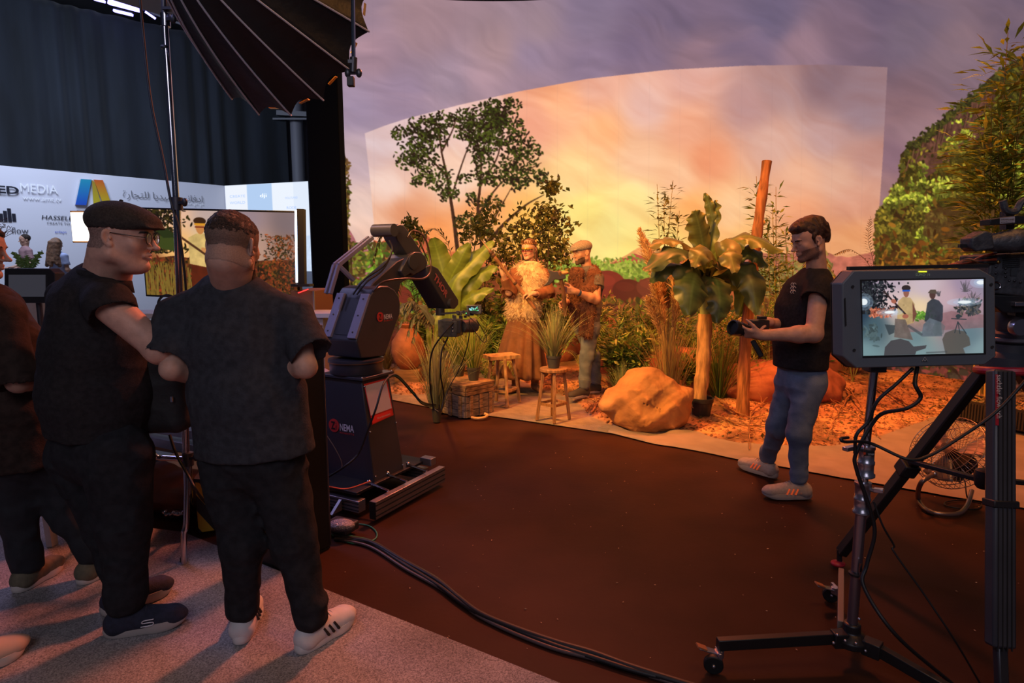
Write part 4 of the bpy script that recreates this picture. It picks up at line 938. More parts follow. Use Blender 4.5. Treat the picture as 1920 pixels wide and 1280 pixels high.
# ---------------- rocks
ROCK = mat('sandstone', (.50, .22, .07), rough=.92, noise=.22, nscale=5, bump=.7, bscale=22)
ROCKR = mat('red_rock', (.32, .10, .05), rough=.92, noise=.3, nscale=5, bump=.8, bscale=14)
def rock(name, label, prims, m, seed, vox=.012, amp=.05):
    s = SDF(vox)
    for c, rr, ax in prims: s.ell(c, rr, .05, ax)
    V, F = s.mesh(noise=lambda p: amp * (fbm(p * 5, 4, seed) - .5) + amp * .9 * np.abs(fbm(p * 3.1, 3, seed + 9) - .5) - .2 * amp + amp * .25 * (fbm(p * 30, 2, seed) - .5))
    o = finish(name, V, F, m, None, 180); return tag(o, label, 'rock')
b = G(1222, 815, .01)
rk = thing('boulder', 'large tan boulder with a dark slit at the front edge of the set', 'rock', b)
s = SDF(.009)
for c, rr, kk_ in [((.02, .30, .14), (.35, .27, .17), .06), ((.0, .30, .30), (.25, .24, .24), .08), ((-.20, .26, .25), (.16, .17, .10), .08), ((.20, .28, .22), (.16, .22, .19), .08), ((-.34, .22, .21), (.07, .09, .045), .05), ((.34, .30, .30), (.07, .14, .06), .07)]: s.ell(b + c, rr, kk_)
s.ell(b + [.0, .03, .245], (.11, .085, .014), .004, ((.93, 0, -.3), (0, 1, 0), (.3, 0, .93)), True)
def rk_n(p):
    q = p * 3.2; rid = np.abs(fbm(q, 3, 5) - .5); cel = np.abs((p @ np.array([.7, .2, .69])) * 7 % 1 - .5) + np.abs((p @ np.array([-.6, .3, .74])) * 6 % 1 - .5); return .05 * (fbm(p * 2.4, 3, 2) - .5) + .07 * rid + .022 * cel - .03 + .010 * (fbm(p * 24, 3, 8) - .5)
V, F = s.mesh(noise=rk_n); finish('body', V, F, ROCK, rk, 180)
for (px, py, Y, rr, lab, m_) in [(1130, 560, 9.4, (.45, .3, .42), 'round red boulder behind the capped performer', ROCKR), (1450, 760, 6.6, (.75, .4, .25), 'low red boulder behind the man holding a lens', ROCKR), (1275, 735, 6.9, (.5, .35, .34), 'red boulder between pampas grass and banana trunk', ROCKR), (750, 660, 9.0, (.6, .4, .35), 'red boulder behind the clay jar', ROCKR), (1000, 640, 9.2, (.7, .4, .3), 'red boulder behind the fur-vested performer', ROCKR), (1415, 650, 8.6, (.8, .4, .42), 'tall red boulder behind the banana plant', ROCKR), (1560, 640, 8.2, (.35, .3, .35), 'red boulder behind the dark polo shirt', ROCKR), (1170, 690, 8.0, (.5, .3, .22), 'red boulder behind the leafy shrubs beside the capped performer', ROCKR)]:
    c = P(px, py, Y); c[2] = max(0, min(c[2], terr_h(c[0], Y) + rr[2] * .55)); c[2] = terr_h(c[0], Y) + rr[2] * .45
    rock('boulder', lab, [(c, rr, None), (c + [rr[0] * .3, -.05, -.05], (rr[0] * .6, rr[1], rr[2] * .7), None)], m_, int(px), .025, .09)

# ---------------- pampas grass
t = thing('pampas_grass', 'tall dried pampas grass clump with fluffy plumes behind the tan boulder', 'grass', G(1252, 768, .04))
r = np.random.default_rng(4); pb = G(1252, 762, .03); mb = MB(); PL = MB()
tips = [(1200, 432, 6.1), (1212, 452, 6.0), (1236, 500, 6.1), (1252, 486, 6.2), (1268, 500, 6.0), (1284, 488, 6.2), (1225, 530, 5.9), (1276, 540, 6.0), (1242, 470, 6.3), (1296, 470, 6.3), (1215, 560, 5.95)]
stems = MB()
for i, (x, y, Y) in enumerate(tips):
    tp = P(x, y, Y); b0 = pb + r.normal(0, .04, 3) * [1, 1, 0]; mid = b0 * .45 + tp * .55 + [(pb[0] - tp[0]) * .25, 0, .05]; st = bez([b0, mid, tp], 24); stems.tube(st[:-6], np.linspace(.006, .004, len(st) - 6), 5)
    n = 900; k0 = int(len(st) * .58); idx = r.uniform(k0, len(st) - 1.01, n); ii = idx.astype(int); fr_ = (idx - ii)[:, None]; B = st[ii] * (1 - fr_) + st[ii + 1] * fr_; u = (idx - k0) / (len(st) - 1 - k0)
    T_ = nrm(st[-1] - st[k0]); D = T_ * 1.3 + r.normal(0, .42, (n, 3)); wdt = np.sin(np.pi * np.clip(u * .85 + .1, 0, 1))
    leaves(PL, B, D, r.normal(0, 1, (n, 3)), (.03 + .10 * wdt) * r.uniform(.6, 1.1, n), .010, lcol(r, n, [(.62, .40, .19), (.52, .32, .14), (.70, .48, .25)]), .1)
stems.build('stalks', mat('straw', (.45, .28, .09), rough=.7), t, 60); PL.build('plumes', FOL, t, 0)
grass_tuft(t, pb, 1.05, 260, .16, DRY + [(.36, .30, .10)], 31, .006, .5)

# ---------------- banana plant
t = thing('banana_plant', 'banana plant with huge drooping leaves on a thick log trunk in black pot', 'plant', G(1320, 788, .02)); bb_ = G(1320, 788, .02); bb_[1] += .09
pot_parts(t, bb_, .105, .20, mat('pot_black', (.02, .02, .02), rough=.5))
log = mat('log_tan', (.50, .26, .09), rough=.85, noise=.4, nscale=10, stretch=(3, 3, .5), bump=.6, bscale=18)
tr_top = P(1322, 588, bb_[1]); mb = MB(); cl_ = bez([bb_ + [-.03, 0, .10], (bb_ + tr_top) / 2 + [.0, 0, 0], tr_top], 14); mb.tube(cl_, .066 + .006 * np.sin(np.arange(len(cl_)) * 1.7), 14); mb.build('trunk', log, t, 60)
mb = MB(); ctr = P(1325, 500, bb_[1]); mb.tube([tr_top - [0, 0, .03], (tr_top + ctr) / 2, ctr], [.05, .035, .02], 10); mb.build('leaf_stalk', mat('stem_yellow', (.30, .34, .10), rough=.5), t, 60)
Yb = bb_[1]; dkc = ((.05, .09, .04), (.10, .12, .04)); mdc = ((.10, .14, .04), (.20, .20, .05)); brc = ((.11, .13, .04), (.24, .17, .06))
for i, (pts, w, c, up_) in enumerate([
    ([(1325, 520, 0), (1300, 470, -.1), (1260, 447, -.25), (1212, 462, -.35)], .22, brc, (0, -.35, 1)),
    ([(1322, 525, 0), (1300, 478, -.2), (1262, 470, -.4), (1208, 508, -.55)], .28, dkc, (0, -.6, 1)),
    ([(1322, 530, 0), (1290, 500, -.2), (1250, 500, -.35), (1222, 530, -.5)], .22, dkc, (0, -.5, 1)),
    ([(1325, 520, 0), (1318, 460, -.05), (1310, 420, -.1), (1302, 395, -.12)], .24, mdc, (.2, -1, 0)),
    ([(1328, 520, 0), (1332, 450, 0), (1338, 400, .02), (1340, 375, .03)], .14, mdc, (-1, -.6, 0)),
    ([(1330, 470, 0), (1336, 420, 0), (1330, 385, 0), (1321, 362, 0)], .10, mdc, (-.4, -1, 0)),
    ([(1328, 525, 0), (1350, 470, -.1), (1400, 442, -.2), (1468, 470, -.3)], .30, mdc, (0, -.5, 1)),
    ([(1328, 525, 0), (1360, 480, -.1), (1410, 470, -.2), (1440, 500, -.2)], .24, dkc, (0, -.8, 1)),
    ([(1330, 535, 0), (1365, 510, -.15), (1405, 520, -.3), (1420, 590, -.4)], .28, dkc, (-.2, -1, .5)),
    ([(1328, 530, 0), (1345, 490, -.3), (1365, 470, -.45), (1378, 510, -.6)], .26, brc, (0, -.9, .6)),
    ([(1322, 530, 0), (1310, 510, -.3), (1300, 530, -.5), (1292, 590, -.6)], .36, dkc, (.1, -1, .4)),
    ([(1325, 532, 0), (1340, 520, -.25), (1350, 560, -.4), (1345, 605, -.45)], .26, dkc, (0, -1, .4)),
    ([(1330, 530, 0), (1370, 520, 0), (1400, 530, .1), (1385, 590, .1)], .26, ((.14, .24, .05), (.2, .3, .06)), (0, -1, .3)),
    ([(1325, 525, 0), (1350, 500, .2), (1400, 505, .35), (1445, 545, .4)], .24, mdc, (0, -.5, 1)),
    ([(1322, 525, 0), (1290, 500, .25), (1260, 520, .4), (1240, 560, .4)], .24, dkc, (0, -.5, 1)),
    ([(1325, 528, 0), (1338, 480, -.3), (1318, 470, -.5), (1300, 500, -.6)], .22, brc, (0, -.8, .6))]):
    add_big(t, [P(x, y, Yb + dy) for x, y, dy in pts], w, c, 40 + i, up=up_, split=.25, curl=.16)

# ---------------- log pole
t = thing('log_pole', 'tall reddish log pole leaning upright behind the banana leaves', 'pole', G(1392, 786, .03)); p0 = G(1392, 786, .0); p1 = P(1438, 302, p0[1] + .15)
cl_ = bez([p0, P(1398, 640, p0[1] + .05), P(1418, 450, p0[1] + .1), p1], 30); mb = MB(); mb.tube(cl_, np.linspace(.062, .042, len(cl_)) + .004 * np.sin(np.arange(len(cl_)) * 1.3), 12); mb.build('log', mat('log_red', (.34, .13, .05), rough=.85, noise=.5, nscale=8, stretch=(4, 4, .5), bump=.6, bscale=16), t, 60)
for k in (8, 15, 22):
    mb = MB(); mb.ball(cl_[k] + [.04, -.02, 0], (.018, .012, .022), 6); mb.build('knot', log, t)

# ---------------- bamboo sprigs above the bushes
def bamboo(base, tops, label, seed, cols, nl=60, L=.14, W=.026, cane=None, rad=.10, ground=None):
    t = thing('bamboo', label, 'bamboo', base); r = np.random.default_rng(seed); fo = MB()
    for tp in tops:
        b0 = np.asarray(base) + r.normal(0, .05, 3) * [1, 1, 0]; st = bez([b0, (b0 + tp) / 2 + r.normal(0, .02, 3), tp], 20); mb = MB(); mb.tube(st, np.linspace(.010, .003, len(st)), 6); mb.build('cane', cane or mat('cane_olive', (.26, .20, .06), rough=.5), t, 60)
        n = nl; idx = r.uniform(len(st) * .45, len(st) - 1.01, n).astype(int); B = st[idx]; D = r.normal(0, 1, (n, 3)); D[:, 2] = np.abs(D[:, 2]) * .4 - .1; B = B + D / np.linalg.norm(D, axis=1)[:, None] * r.uniform(0, rad, (n, 1))
        leaves(fo, B, D, r.normal(0, .3, (n, 3)) + [0, 0, 1], L * r.uniform(.6, 1.2, n), W, lcol(r, n, cols), .1)
    fo.build('foliage', FOL, t, 0); return t
def gz(px, Y, py=700):
    p = P(px, py, Y); p[2] = terr_h(p[0], Y); return p
bamboo(gz(1250, 8.6), [P(1232, 345, 8.6), P(1262, 338, 8.6), P(1245, 372, 8.5), P(1274, 395, 8.6)], 'thin bare bamboo sprigs against the bright sky above the pampas grass', 11, OLV, 100, .15, .03)
bamboo(gz(1445, 7.6), [P(1418, 330, 7.6), P(1448, 380, 7.6), P(1455, 350, 7.7), P(1438, 410, 7.5)], 'leafy bamboo standing directly behind the log pole', 12, GRN + OLV, 110, .14, .03)
bamboo(gz(1470, 8.0), [P(1472, 430, 8.0), P(1455, 450, 7.9), P(1490, 440, 8.1)], 'lower bamboo between the log pole and the man in the polo', 13, YEL + GRN, 80, .14, .03)
bamboo(G(1862, 752, .05) + [.15, .3, 0], [P(1890, 60, 6.1), P(1920, 120, 6.1), P(1860, 180, 6.2), P(1930, 40, 6.0), P(1880, 230, 6.1), P(1845, 260, 6.2), P(1910, 250, 6.1)], 'bright yellow-green bamboo above the studio camera at the right edge', 14, [(.22, .34, .05), (.32, .42, .08), (.12, .2, .04), (.22, .22, .05)], 260, .20, .036, mat('cane_dark_yellow', (.20, .15, .04), rough=.4), .34)
for k, (x0, x1) in enumerate([(1822, 1834), (1836, 1846), (1846, 1852)]):
    c_ = mat('cane_yellow', (.5, .32, .06)); a = P(x0, 744, 6.25); b = P(x1, 600, 6.3); t = thing('bamboo_cane', 'yellow bamboo cane rising from the ribbed black planter', 'bamboo', a, 'canes in the ribbed planter'); mb = MB(); st = bez([a, b], 12); mb.tube(np.concatenate([np.linspace(a, b, 8), np.linspace(b, b + (b - a) * .5, 8)[1:]]), .009, 8); mb.build('cane', c_, t, 60)

# ---------------- ferns, shrubs and undergrowth
fern(gz(905, 8.0, 600), 9, .75, GRN + [(.26, .30, .06)], 41, 'green fern fronds beneath the paddle leaves left of the fur-vested performer', .12, .016, .75)
fern(gz(922, 6.9), 7, .5, YEL + GRN, 42, 'yellow-green fern behind the rough rectangular stool', .10, .016, .55)
fern(gz(795, 8.8), 10, .7, OLV, 43, 'dark wispy palm rising behind the top of the robot arm', .24, .022, 1.75, 'wispy_palm', 30, (0, 6.283), .1)
fern(gz(880, 9.0), 9, .8, OLV, 44, 'dark spiky palm behind the paddle leaves in front of the sunset', .24, .022, 1.8, 'wispy_palm', 30, (0, 6.283), .1)
fern(gz(770, 8.3), 8, .6, [(.30, .40, .06), (.2, .3, .05)], 45, 'bright green fern behind the robot arm', .14, .016, .9)
fern(gz(1098, 7.3), 6, .5, YEL, 46, 'pale fern between the two performers', .09, .014, .5)
fern(gz(1150, 7.0), 8, .55, GRN, 47, 'dark green fern right of the capped performer', .12, .018, .7)
fern(gz(1600, 7.4), 7, .85, YEL + OLV, 48, 'pale palm fronds rising behind the dark polo shirt', .2, .016, 1.5, 'palm', 30, (0, 6.283), .3)
fern(gz(1350, 6.7), 9, .5, GRN + OLV, 49, 'spiky dark fern behind the banana trunk', .14, .012, .75)
fern(gz(1425, 6.9), 7, .42, GRN, 50, 'small fan palm between the log pole and the man in the polo', .18, .014, 1.0, 'fan_palm', 22)
t = thing('curled_fern', 'dark curled fern frond standing against the picture edge right of the polo man', 'fern', gz(1625, 7.0)); r = np.random.default_rng(9)
for (a, b_, c_) in [((1640, 520), (1628, 450), (1632, 405)), ((1640, 530), (1600, 470), (1560, 478))]:
    mb = MB(); frond(mb, [gz(1640, 7.0), P(*a, 7.0), P(*b_, 7.0), P(*c_, 7.0)], .16, .014, 26, [(.10, .08, .04), (.14, .10, .04)], r, True, .5); mb.build('frond', FOL, t, 0)
SH = [(1150, 7.4, .95, .40, 900, GRN + YEL, 'bushy green shrub directly right of the capped performer'), (1185, 6.7, .75, .33, 800, GRN + YEL, 'leafy shrub with arching stems left of the pampas grass'), (1115, 8.6, 1.0, .5, 700, OLV + DRY, 'olive shrub behind the capped performer'), (1215, 8.0, .9, .5, 700, OLV + GRN, 'olive shrub behind the pampas grass'), (960, 8.6, 1.1, .5, 900, GRN + OLV, 'green shrub behind the fur-vested performer'), (870, 8.9, 1.0, .55, 800, OLV, 'dark shrub under the spiky palm'), (1040, 8.9, 1.15, .45, 800, GRN + OLV, 'green shrub between the performers near the screen'), (690, 9.4, 1.1, .5, 900, YEL + GRN, 'bright shrub at the left end of the set beside the black column'), (820, 8.0, .8, .4, 600, YEL + GRN, 'yellow-green shrub behind the robot camera'), (1300, 7.4, .85, .45, 700, GRN + OLV, 'green shrub behind the banana trunk'), (1390, 7.8, .8, .45, 600, OLV + DRY, 'dry olive shrub behind the log pole'), (1500, 8.0, .9, .45, 700, OLV + YEL, 'dry shrub behind the man in the dark polo'), (1590, 7.8, .9, .4, 600, OLV + GRN, 'olive shrub left of the field monitor'), (930, 7.7, .75, .35, 600, GRN, 'dark green shrub left of the fur vest'), (1295, 6.6, .45, .22, 300, GRN, 'small creeping plant beside the banana pot')]
for i, (px, Y, h, rd, n, cols, lab) in enumerate(SH): shrub(gz(px, Y), h, rd, int(n * 1.5), cols, 100 + i, lab, .11 if i % 2 else .085, .040 if i % 3 else .028, 12)
for (px, Y, hg, lab, sd_, cols) in [(1168, 6.35, .42, 'low green grass tuft left of the tan boulder', 61, [(.14, .2, .1), (.2, .26, .1), (.3, .3, .1)]), (1350, 6.4, .75, 'tall dark grass tuft between banana trunk and log pole', 62, OLV + GRN), (1375, 7.0, .7, 'dry grass tuft behind the log pole', 63, DRY + OLV), (1210, 7.0, .6, 'grass tuft directly behind the pampas stalks', 64, OLV + YEL), (985, 7.9, .5, 'grass tuft behind the brown skirt', 65, YEL + OLV), (725, 8.2, .4, 'dry grass tuft beside the robot body', 66, DRY)]:
    t = thing('grass_tuft', lab, 'grass', gz(px, Y)); grass_tuft(t, gz(px, Y), hg, 220, .35, cols, sd_, .006, .4)
# real leafy branch behind the performer
def branchy(base, tops, label, seed, cols, n=260, L=.095, W=.06):
    t = thing('branch_tree', label, 'tree', base); r = np.random.default_rng(seed); tm = MB(); fo = MB()
    for tp, rad in tops:
        st = bez([np.asarray(base) + r.normal(0, .03, 3) * [1, 1, 0], (np.asarray(base) * .4 + tp * .6) + r.normal(0, .06, 3), tp], 16); tm.tube(st, np.linspace(.02, .004, len(st)), 6)
        k = n; c = tp + r.normal(0, rad, (k, 3)) * [1, .7, .8]; D = r.normal(0, 1, (k, 3)); leaves(fo, c, D, r.normal(0, 1, (k, 3)), L * r.uniform(.6, 1.2, k), W * r.uniform(.6, 1.1, k), lcol(r, k, cols))
    tm.build('trunk', mat('bark_dark', (.09, .05, .03), rough=.9), t, 60); fo.build('foliage', FOL, t, 0); return t
branchy(gz(985, 8.9), [(P(1035, 352, 8.9), .06), (P(1028, 400, 8.9), .10), (P(1040, 430, 8.9), .13), (P(1000, 425, 8.8), .18), (P(965, 450, 8.9), .17), (P(1048, 470, 8.9), .12), (P(1000, 470, 9.0), .18), (P(938, 480, 8.8), .15), (P(960, 505, 8.8), .18), (P(1025, 500, 8.9), .16)], 'dark leafy branches behind the head of the fur-vested performer', 71, OLV + [(.08, .06, .03)], 170)
branchy(gz(900, 9.3), [(P(895, 425, 9.3), .14), (P(915, 400, 9.3), .10), (P(880, 440, 9.3), .12), (P(918, 440, 9.3), .12), (P(770, 420, 9.2), .06), (P(782, 440, 9.2), .06)], 'thin branches in front of the lower trunk of the tree picture', 72, OLV, 90)

# ---------------- ground litter: twigs, branches, sticks
twm = mat('twig', (.30, .13, .05), rough=.85, noise=.3); r = np.random.default_rng(19)
TW = [([(1450, 700), (1440, 760), (1408, 790), (1403, 850)], .012, 'curving twig beside the left foot of the man in jeans'), ([(1600, 740), (1570, 790), (1555, 820)], .010, 'twig lying left of the monitor pole'), ([(1560, 715), (1600, 760), (1650, 830)], .012, 'long crossed twig below the field monitor'), ([(1600, 720), (1680, 760), (1740, 795)], .011, 'long bent reed under the field monitor'), ([(1640, 735), (1700, 770), (1760, 780)], .009, 'green-brown reed right of the monitor pole'), ([(1340, 760), (1380, 790), (1430, 800)], .011, 'thin root running past the foot of the log pole'), ([(1560, 700), (1610, 725), (1680, 742)], .010, 'upper reed on the soil under the field monitor'), ([(1108, 780), (1125, 768), (1150, 760)], .012, 'short twig bundle left of the tan boulder'), ([(1098, 776), (1120, 772), (1142, 764)], .009, 'second twig of the small bundle left of the boulder'), ([(1340, 790), (1400, 815), (1450, 805)], .008, 'thin dark twig near the ground sheet'), ([(1525, 730), (1560, 770), (1620, 800)], .009, 'grey dry branch behind the near leg of the man in jeans'), ([(1120, 720), (1145, 740), (1165, 760)], .025, 'broken plank-like stick right of the performer boots'), ([(760, 700), (800, 720), (845, 745)], .008, 'straw-coloured reed leaning left of the tall grass')]
for px_, rd, lab in TW:
    pts = [G(*p) for p in px_]; pts = [np.array([p[0], p[1], terr_h(p[0], p[1]) + rd + .015 + .05 * r.random() * (0 < i_ < len(pts) - 1)]) for i_, p in enumerate(pts)]; st = bez(pts, 22); st = st + r.normal(0, .006, st.shape) * [1, 1, .4]
    t = thing('twig', lab, 'twig', st[0]); mb = MB(); mb.tube(st, np.linspace(rd, rd * .35, len(st)), 6); mb.build('stem', twm, t, 60)
    mb = MB()
    for k in range(4):
        i_ = r.integers(4, len(st) - 3); a = r.uniform(0, 6.28); e_ = st[i_] + np.array([math.cos(a), math.sin(a), .35]) * r.uniform(.08, .22); mb.tube([st[i_], (st[i_] + e_) / 2 + r.normal(0, .01, 3), e_], [rd * .5, rd * .35, .002], 5)
    mb.build('side_shoots', twm, t, 60)
mb = MB(); n = 5200; x = r.uniform(-2.05, 6.0, n); yy = np.interp(x, sp[:, 0], sp[:, 1]) + .05 + np.abs(r.normal(0, 1.3, n)); yy = np.minimum(yy, CY + np.sqrt(np.maximum((RW - .15) ** 2 - (x - CX) ** 2, .01))); B = np.stack([x, yy, terr_h(x, yy) + .008], 1); D = r.normal(0, 1, (n, 3)) * [1, 1, .25]
leaves(mb, B, D, np.tile([0, 0, 1.], (n, 1)) + r.normal(0, .3, (n, 3)), r.uniform(.02, .09, n), r.uniform(.006, .03, n), lcol(r, n, [(.26, .11, .05), (.16, .07, .03), (.36, .2, .08), (.12, .10, .04), (.42, .24, .1)]))
tag(mb.build('leaf_litter', FOL, None, 0), 'scattered dry leaves and bark chips on the red soil', 'leaf litter', kind='stuff')
mb = MB(); n = 3600
x = r.uniform(-2.05, 6.0, n); yy = np.interp(x, sp[:, 0], sp[:, 1]) + .03 + np.abs(r.normal(0, 1.2, n)); yy = np.minimum(yy, CY + np.sqrt(np.maximum((RW - .15) ** 2 - (x - CX) ** 2, .01)))
for i in range(n):
    s_ = r.uniform(.006, .022); c = np.array([x[i], yy[i], terr_h(np.array([x[i]]), np.array([yy[i]]))[0]]); V = r.normal(0, 1, (6, 3)); V = V / np.linalg.norm(V, axis=1)[:, None]; V = np.array([(1, 0, 0), (-1, 0, 0), (0, 1, 0), (0, -1, 0), (0, 0, 1), (0, 0, -1)]) * r.uniform(.5, 1.2, (6, 1)) * s_ + c
    mb.add(V, [(0, 2, 4), (2, 1, 4), (1, 3, 4), (3, 0, 4), (2, 0, 5), (1, 2, 5), (3, 1, 5), (0, 3, 5)], np.array((.34, .14, .07)) * r.uniform(.5, 1.3))
tag(mb.build('gravel', attr_mat('gravel', rough=.95), None, 0), 'loose red crumbs and pebbles over the soil', 'gravel', kind='stuff')

# ribbed black planter tray at far right
t = thing('planter_tray', 'long ribbed black planter tray of wood chips at the right edge', 'planter', G(1860, 790, .02)); a = G(1788, 782, .06); b2 = G(1935, 812, .06); d = nrm(b2 - a); nn2 = np.array([-d[1], d[0], 0]); nn2 = nn2 if nn2[1] > 0 else -nn2
blkp = mat('planter_black', (.03, .022, .018), rough=.5); mb = MB(); L = np.linalg.norm(b2 - a) + .5
for s_, off in ((0, 0), (1, .32)): mb.box(a + d * L / 2 + nn2 * off + [0, 0, .09], (L, .012, .18), (d, nn2, (0, 0, 1)))
mb.box(a + d * L / 2 + nn2 * .16 + [0, 0, .01], (L, .32, .01), (d, nn2, (0, 0, 1)))
mb.box(a + nn2 * .16 + [0, 0, .09], (.012, .32, .18), (d, nn2, (0, 0, 1))); mb.build('tray', blkp, t, 20)
mb = MB()
for k in range(46): mb.box(a + d * (k + .5) * L / 46 - nn2 * .012 + [0, 0, .085], (.012, .014, .15), (d, nn2, (0, 0, 1)))
mb.build('ribs', blkp, t, 20)
mb = MB(); n = 500; B = a + d * r.uniform(0, L, (n, 1)) + nn2 * r.uniform(.02, .3, (n, 1)) + np.array([0, 0, .165]) + r.normal(0, .01, (n, 3)); leaves(mb, B, r.normal(0, 1, (n, 3)) * [1, 1, .3], r.normal(0, .4, (n, 3)) + [0, 0, 1], .05, .03, lcol(r, n, [(.5, .32, .16), (.4, .22, .1), (.3, .26, .1)])); mb.build('wood_chips', FOL, t, 0)
# ------------------------------------------------------------------ people
def skinmat(n, c): return mat(n, c, rough=.5, noise=.10, nscale=30, bump=.12, bscale=220, spec=.4)
class Fr:
    """head frame: local (right, forward, up) -> world"""
    def __init__(s, c, fwd, pitch=0., roll=0., sc_=1.):
        f = nrm([fwd[0], fwd[1], 0]); r = np.array([f[1], -f[0], 0]); u = np.array([0, 0, 1.])
        f2 = f * math.cos(pitch) - u * math.sin(pitch); u2 = u * math.cos(pitch) + f * math.sin(pitch)
        r3 = r * math.cos(roll) + u2 * math.sin(roll); u3 = u2 * math.cos(roll) - r * math.sin(roll)
        s.A = np.array([r3, f2, u3]); s.c = np.asarray(c, float); s.s = sc_
    def __call__(s, x, y, z): return s.c + (np.array([x, y, z]) * s.s) @ s.A
    def loc(s, p): return (np.asarray(p) - s.c) @ s.A.T / s.s

def head_sdf(H, vox=.0032, male=True, neck=None, nr=.058, fat=0., lids=True):
    s = SDF(vox * H.s); q = H.s; E = lambda c, r, k=.02, ax=None, sub=False: s.ell(H(*c), np.array(r) * q, k * q, H.A if ax is None else ax @ H.A, sub)
    C = lambda a, b, ra, rb, k=.02, sub=False: s.cap(H(*a), H(*b), ra * q, rb * q, k * q, sub)
    E((0, -.018, .038), (.077, .098, .088)); E((0, .022, -.025), (.064 + fat * .4, .070, .080), .03); E((0, .02, .045), (.066, .072, .06), .03)
    for g in (-1, 1):
        C((g * (.050 + fat), -.012, -.062), (g * .014, .066, -.095), .022 + fat * .6, .019, .022)
        E((g * .042, .056, -.018), (.022 + fat * .3, .022, .024), .02)
    E((0, .078, -.098), (.019, .017, .017), .016)
    if fat: E((0, .028, -.105), (.042, .045, .022 + fat * .5), .03)
    C((-.032, .084, .026), (.032, .084, .026), .011 if male else .008, .011 if male else .008, .014)
    for g in (-1, 1):
        E((g * .031, .101, .008), (.017, .015, .012), .010, sub=True)
        E((g * .031, .076, .007), (.0145, .0145, .0125), .004)
    C((0, .092, .016), (0, .112, -.020), .0065, .009, .010); E((0, .119, -.026), (.0110, .012, .0100), .008)
    for g in (-1, 1): E((g * .0125, .102, -.030), (.0075, .009, .0075), .006)
    for g in (-1, 1):
        C((g * .022, .084, -.056), (0, .0955, -.0535), .0038, .0058, .007); C((g * .020, .084, -.061), (0, .0925, -.0655), .0045, .0078, .007)
    s.ell(H(0, .108, -.0595), np.array([.022, .016, .0016]) * q, .003 * q, H.A, True)
    for g in (-1, 1):
        yaw = .62 * g; ax = np.array([[math.cos(yaw), math.sin(yaw), 0], [-math.sin(yaw), math.cos(yaw), 0], [0, 0, 1.]]); t_ = .2; bx_ = np.array([[1, 0, 0], [0, math.cos(t_), math.sin(t_)], [0, -math.sin(t_), math.cos(t_)]]); A2 = (bx_ @ ax) @ H.A
        s.ell(H(g * .083, -.016, -.002), np.array([.0070, .019, .031]) * q, .007 * q, A2); s.ell(H(g * .091, -.012, .001), np.array([.0075, .011, .020]) * q, .004 * q, A2, True); E((g * .082, -.006, -.028), (.006, .009, .009), .005); s.ell(H(g * .0865, -.004, -.004), np.array([.004, .005, .007]) * q, .003 * q, A2)
    if neck is not None:
        C((0, -.030, -.05), H.loc(neck), nr, nr * 1.08, .03)
        if fat: C((0, -.055, -.06), H.loc(neck + np.array([0, 0, 0])), nr * .9, nr * 1.1, .03)
    return s
def hand_prims(s, wr, d, n, th, curls=(.3, .35, .4, .5), thumb=.5, sc_=1., spread=.08, k=.005):
    """wr wrist, d finger direction, n palm normal (fingers close towards n), th side the thumb leaves"""
    d = nrm(d); n = nrm(np.asarray(n) - d * np.dot(n, d)); a = nrm(np.cross(d, n)); a = a if a @ np.asarray(th) > 0 else -a; q = sc_; wr = np.asarray(wr, float)
    s.cap(wr - d * .02 * q, wr + d * .03 * q, .025 * q, .026 * q, .02); s.box(wr + d * .052 * q, np.array([.043, .036, .0135]) * q, .012, (d, a, n), .012 * q)
    s.cap(wr + d * .02 * q + a * .02 * q + n * .006 * q, wr + d * .055 * q + a * .034 * q + n * .008 * q, .015 * q, .011 * q, .01)
    LEN = [(.040, .025, .020), (.044, .028, .021), (.040, .027, .021), (.032, .020, .018)]
    for i, (L, cu) in enumerate(zip(LEN, curls)):
        p = wr + d * (.088 - .004 * abs(i - 1)) * q + a * (.029 - .0195 * i) * q; an = 0; sp_ = (1.5 - i) * spread
        for j, l in enumerate(L):
            an += cu * (1, 1.15, .8)[j]; dd = nrm((d * math.cos(sp_) + a * math.sin(sp_)) * math.cos(an) + n * math.sin(an)); e = p + dd * l * q
            s.cap(p, e, (.0088, .0082, .0074)[j] * q, (.0082, .0074, .0066)[j] * q, k * (2 if j == 0 else .8)); p = e
    p = wr + d * .03 * q + a * .030 * q + n * .006 * q; an = thumb
    for j, l in enumerate((.038, .030, .024)):
        dd = nrm(d * math.cos(.75 - .25 * j) + a * math.sin(.75 - .25 * j) * (1 - .5 * thumb) + n * math.sin(an) * (.6 + .5 * j)); e = p + dd * l * q; s.cap(p, e, (.0115, .0095, .0085)[j] * q, (.0095, .0085, .0072)[j] * q, k * 1.4); p = e
def arm_sdf(sh, el, wr, r=(.052, .042, .030), vox=.005, hand=None, sc_=1.):
    s = SDF(vox); sh, el, wr = map(np.asarray, (sh, el, wr)); s.cap(sh, el, r[0], r[1], .03); m = el + (wr - el) * .28
    s.cap(el, m, r[1], r[1] * 1.02, .03); s.cap(m, wr, r[1] * 1.0, r[2], .03)
    if hand: hand_prims(s, wr, *hand, sc_=sc_)
    return s
def folds(seed, amp=.006, fr=7., vert=.45, ridg=.008):
    def f(p):
        q = p * np.array([fr, fr, fr * vert]); w = p + .12 * np.stack([vnoise(p * 3.1, seed + 3), vnoise(p * 3.3, seed + 4), vnoise(p * 2.7, seed + 5)], -1)
        return amp * (fbm(q, 3, seed) - .5) * 2 + ridg * (np.abs(vnoise(w * np.array([11, 11, 15]), seed + 7) - .5) ** .7 - .5)
    return f
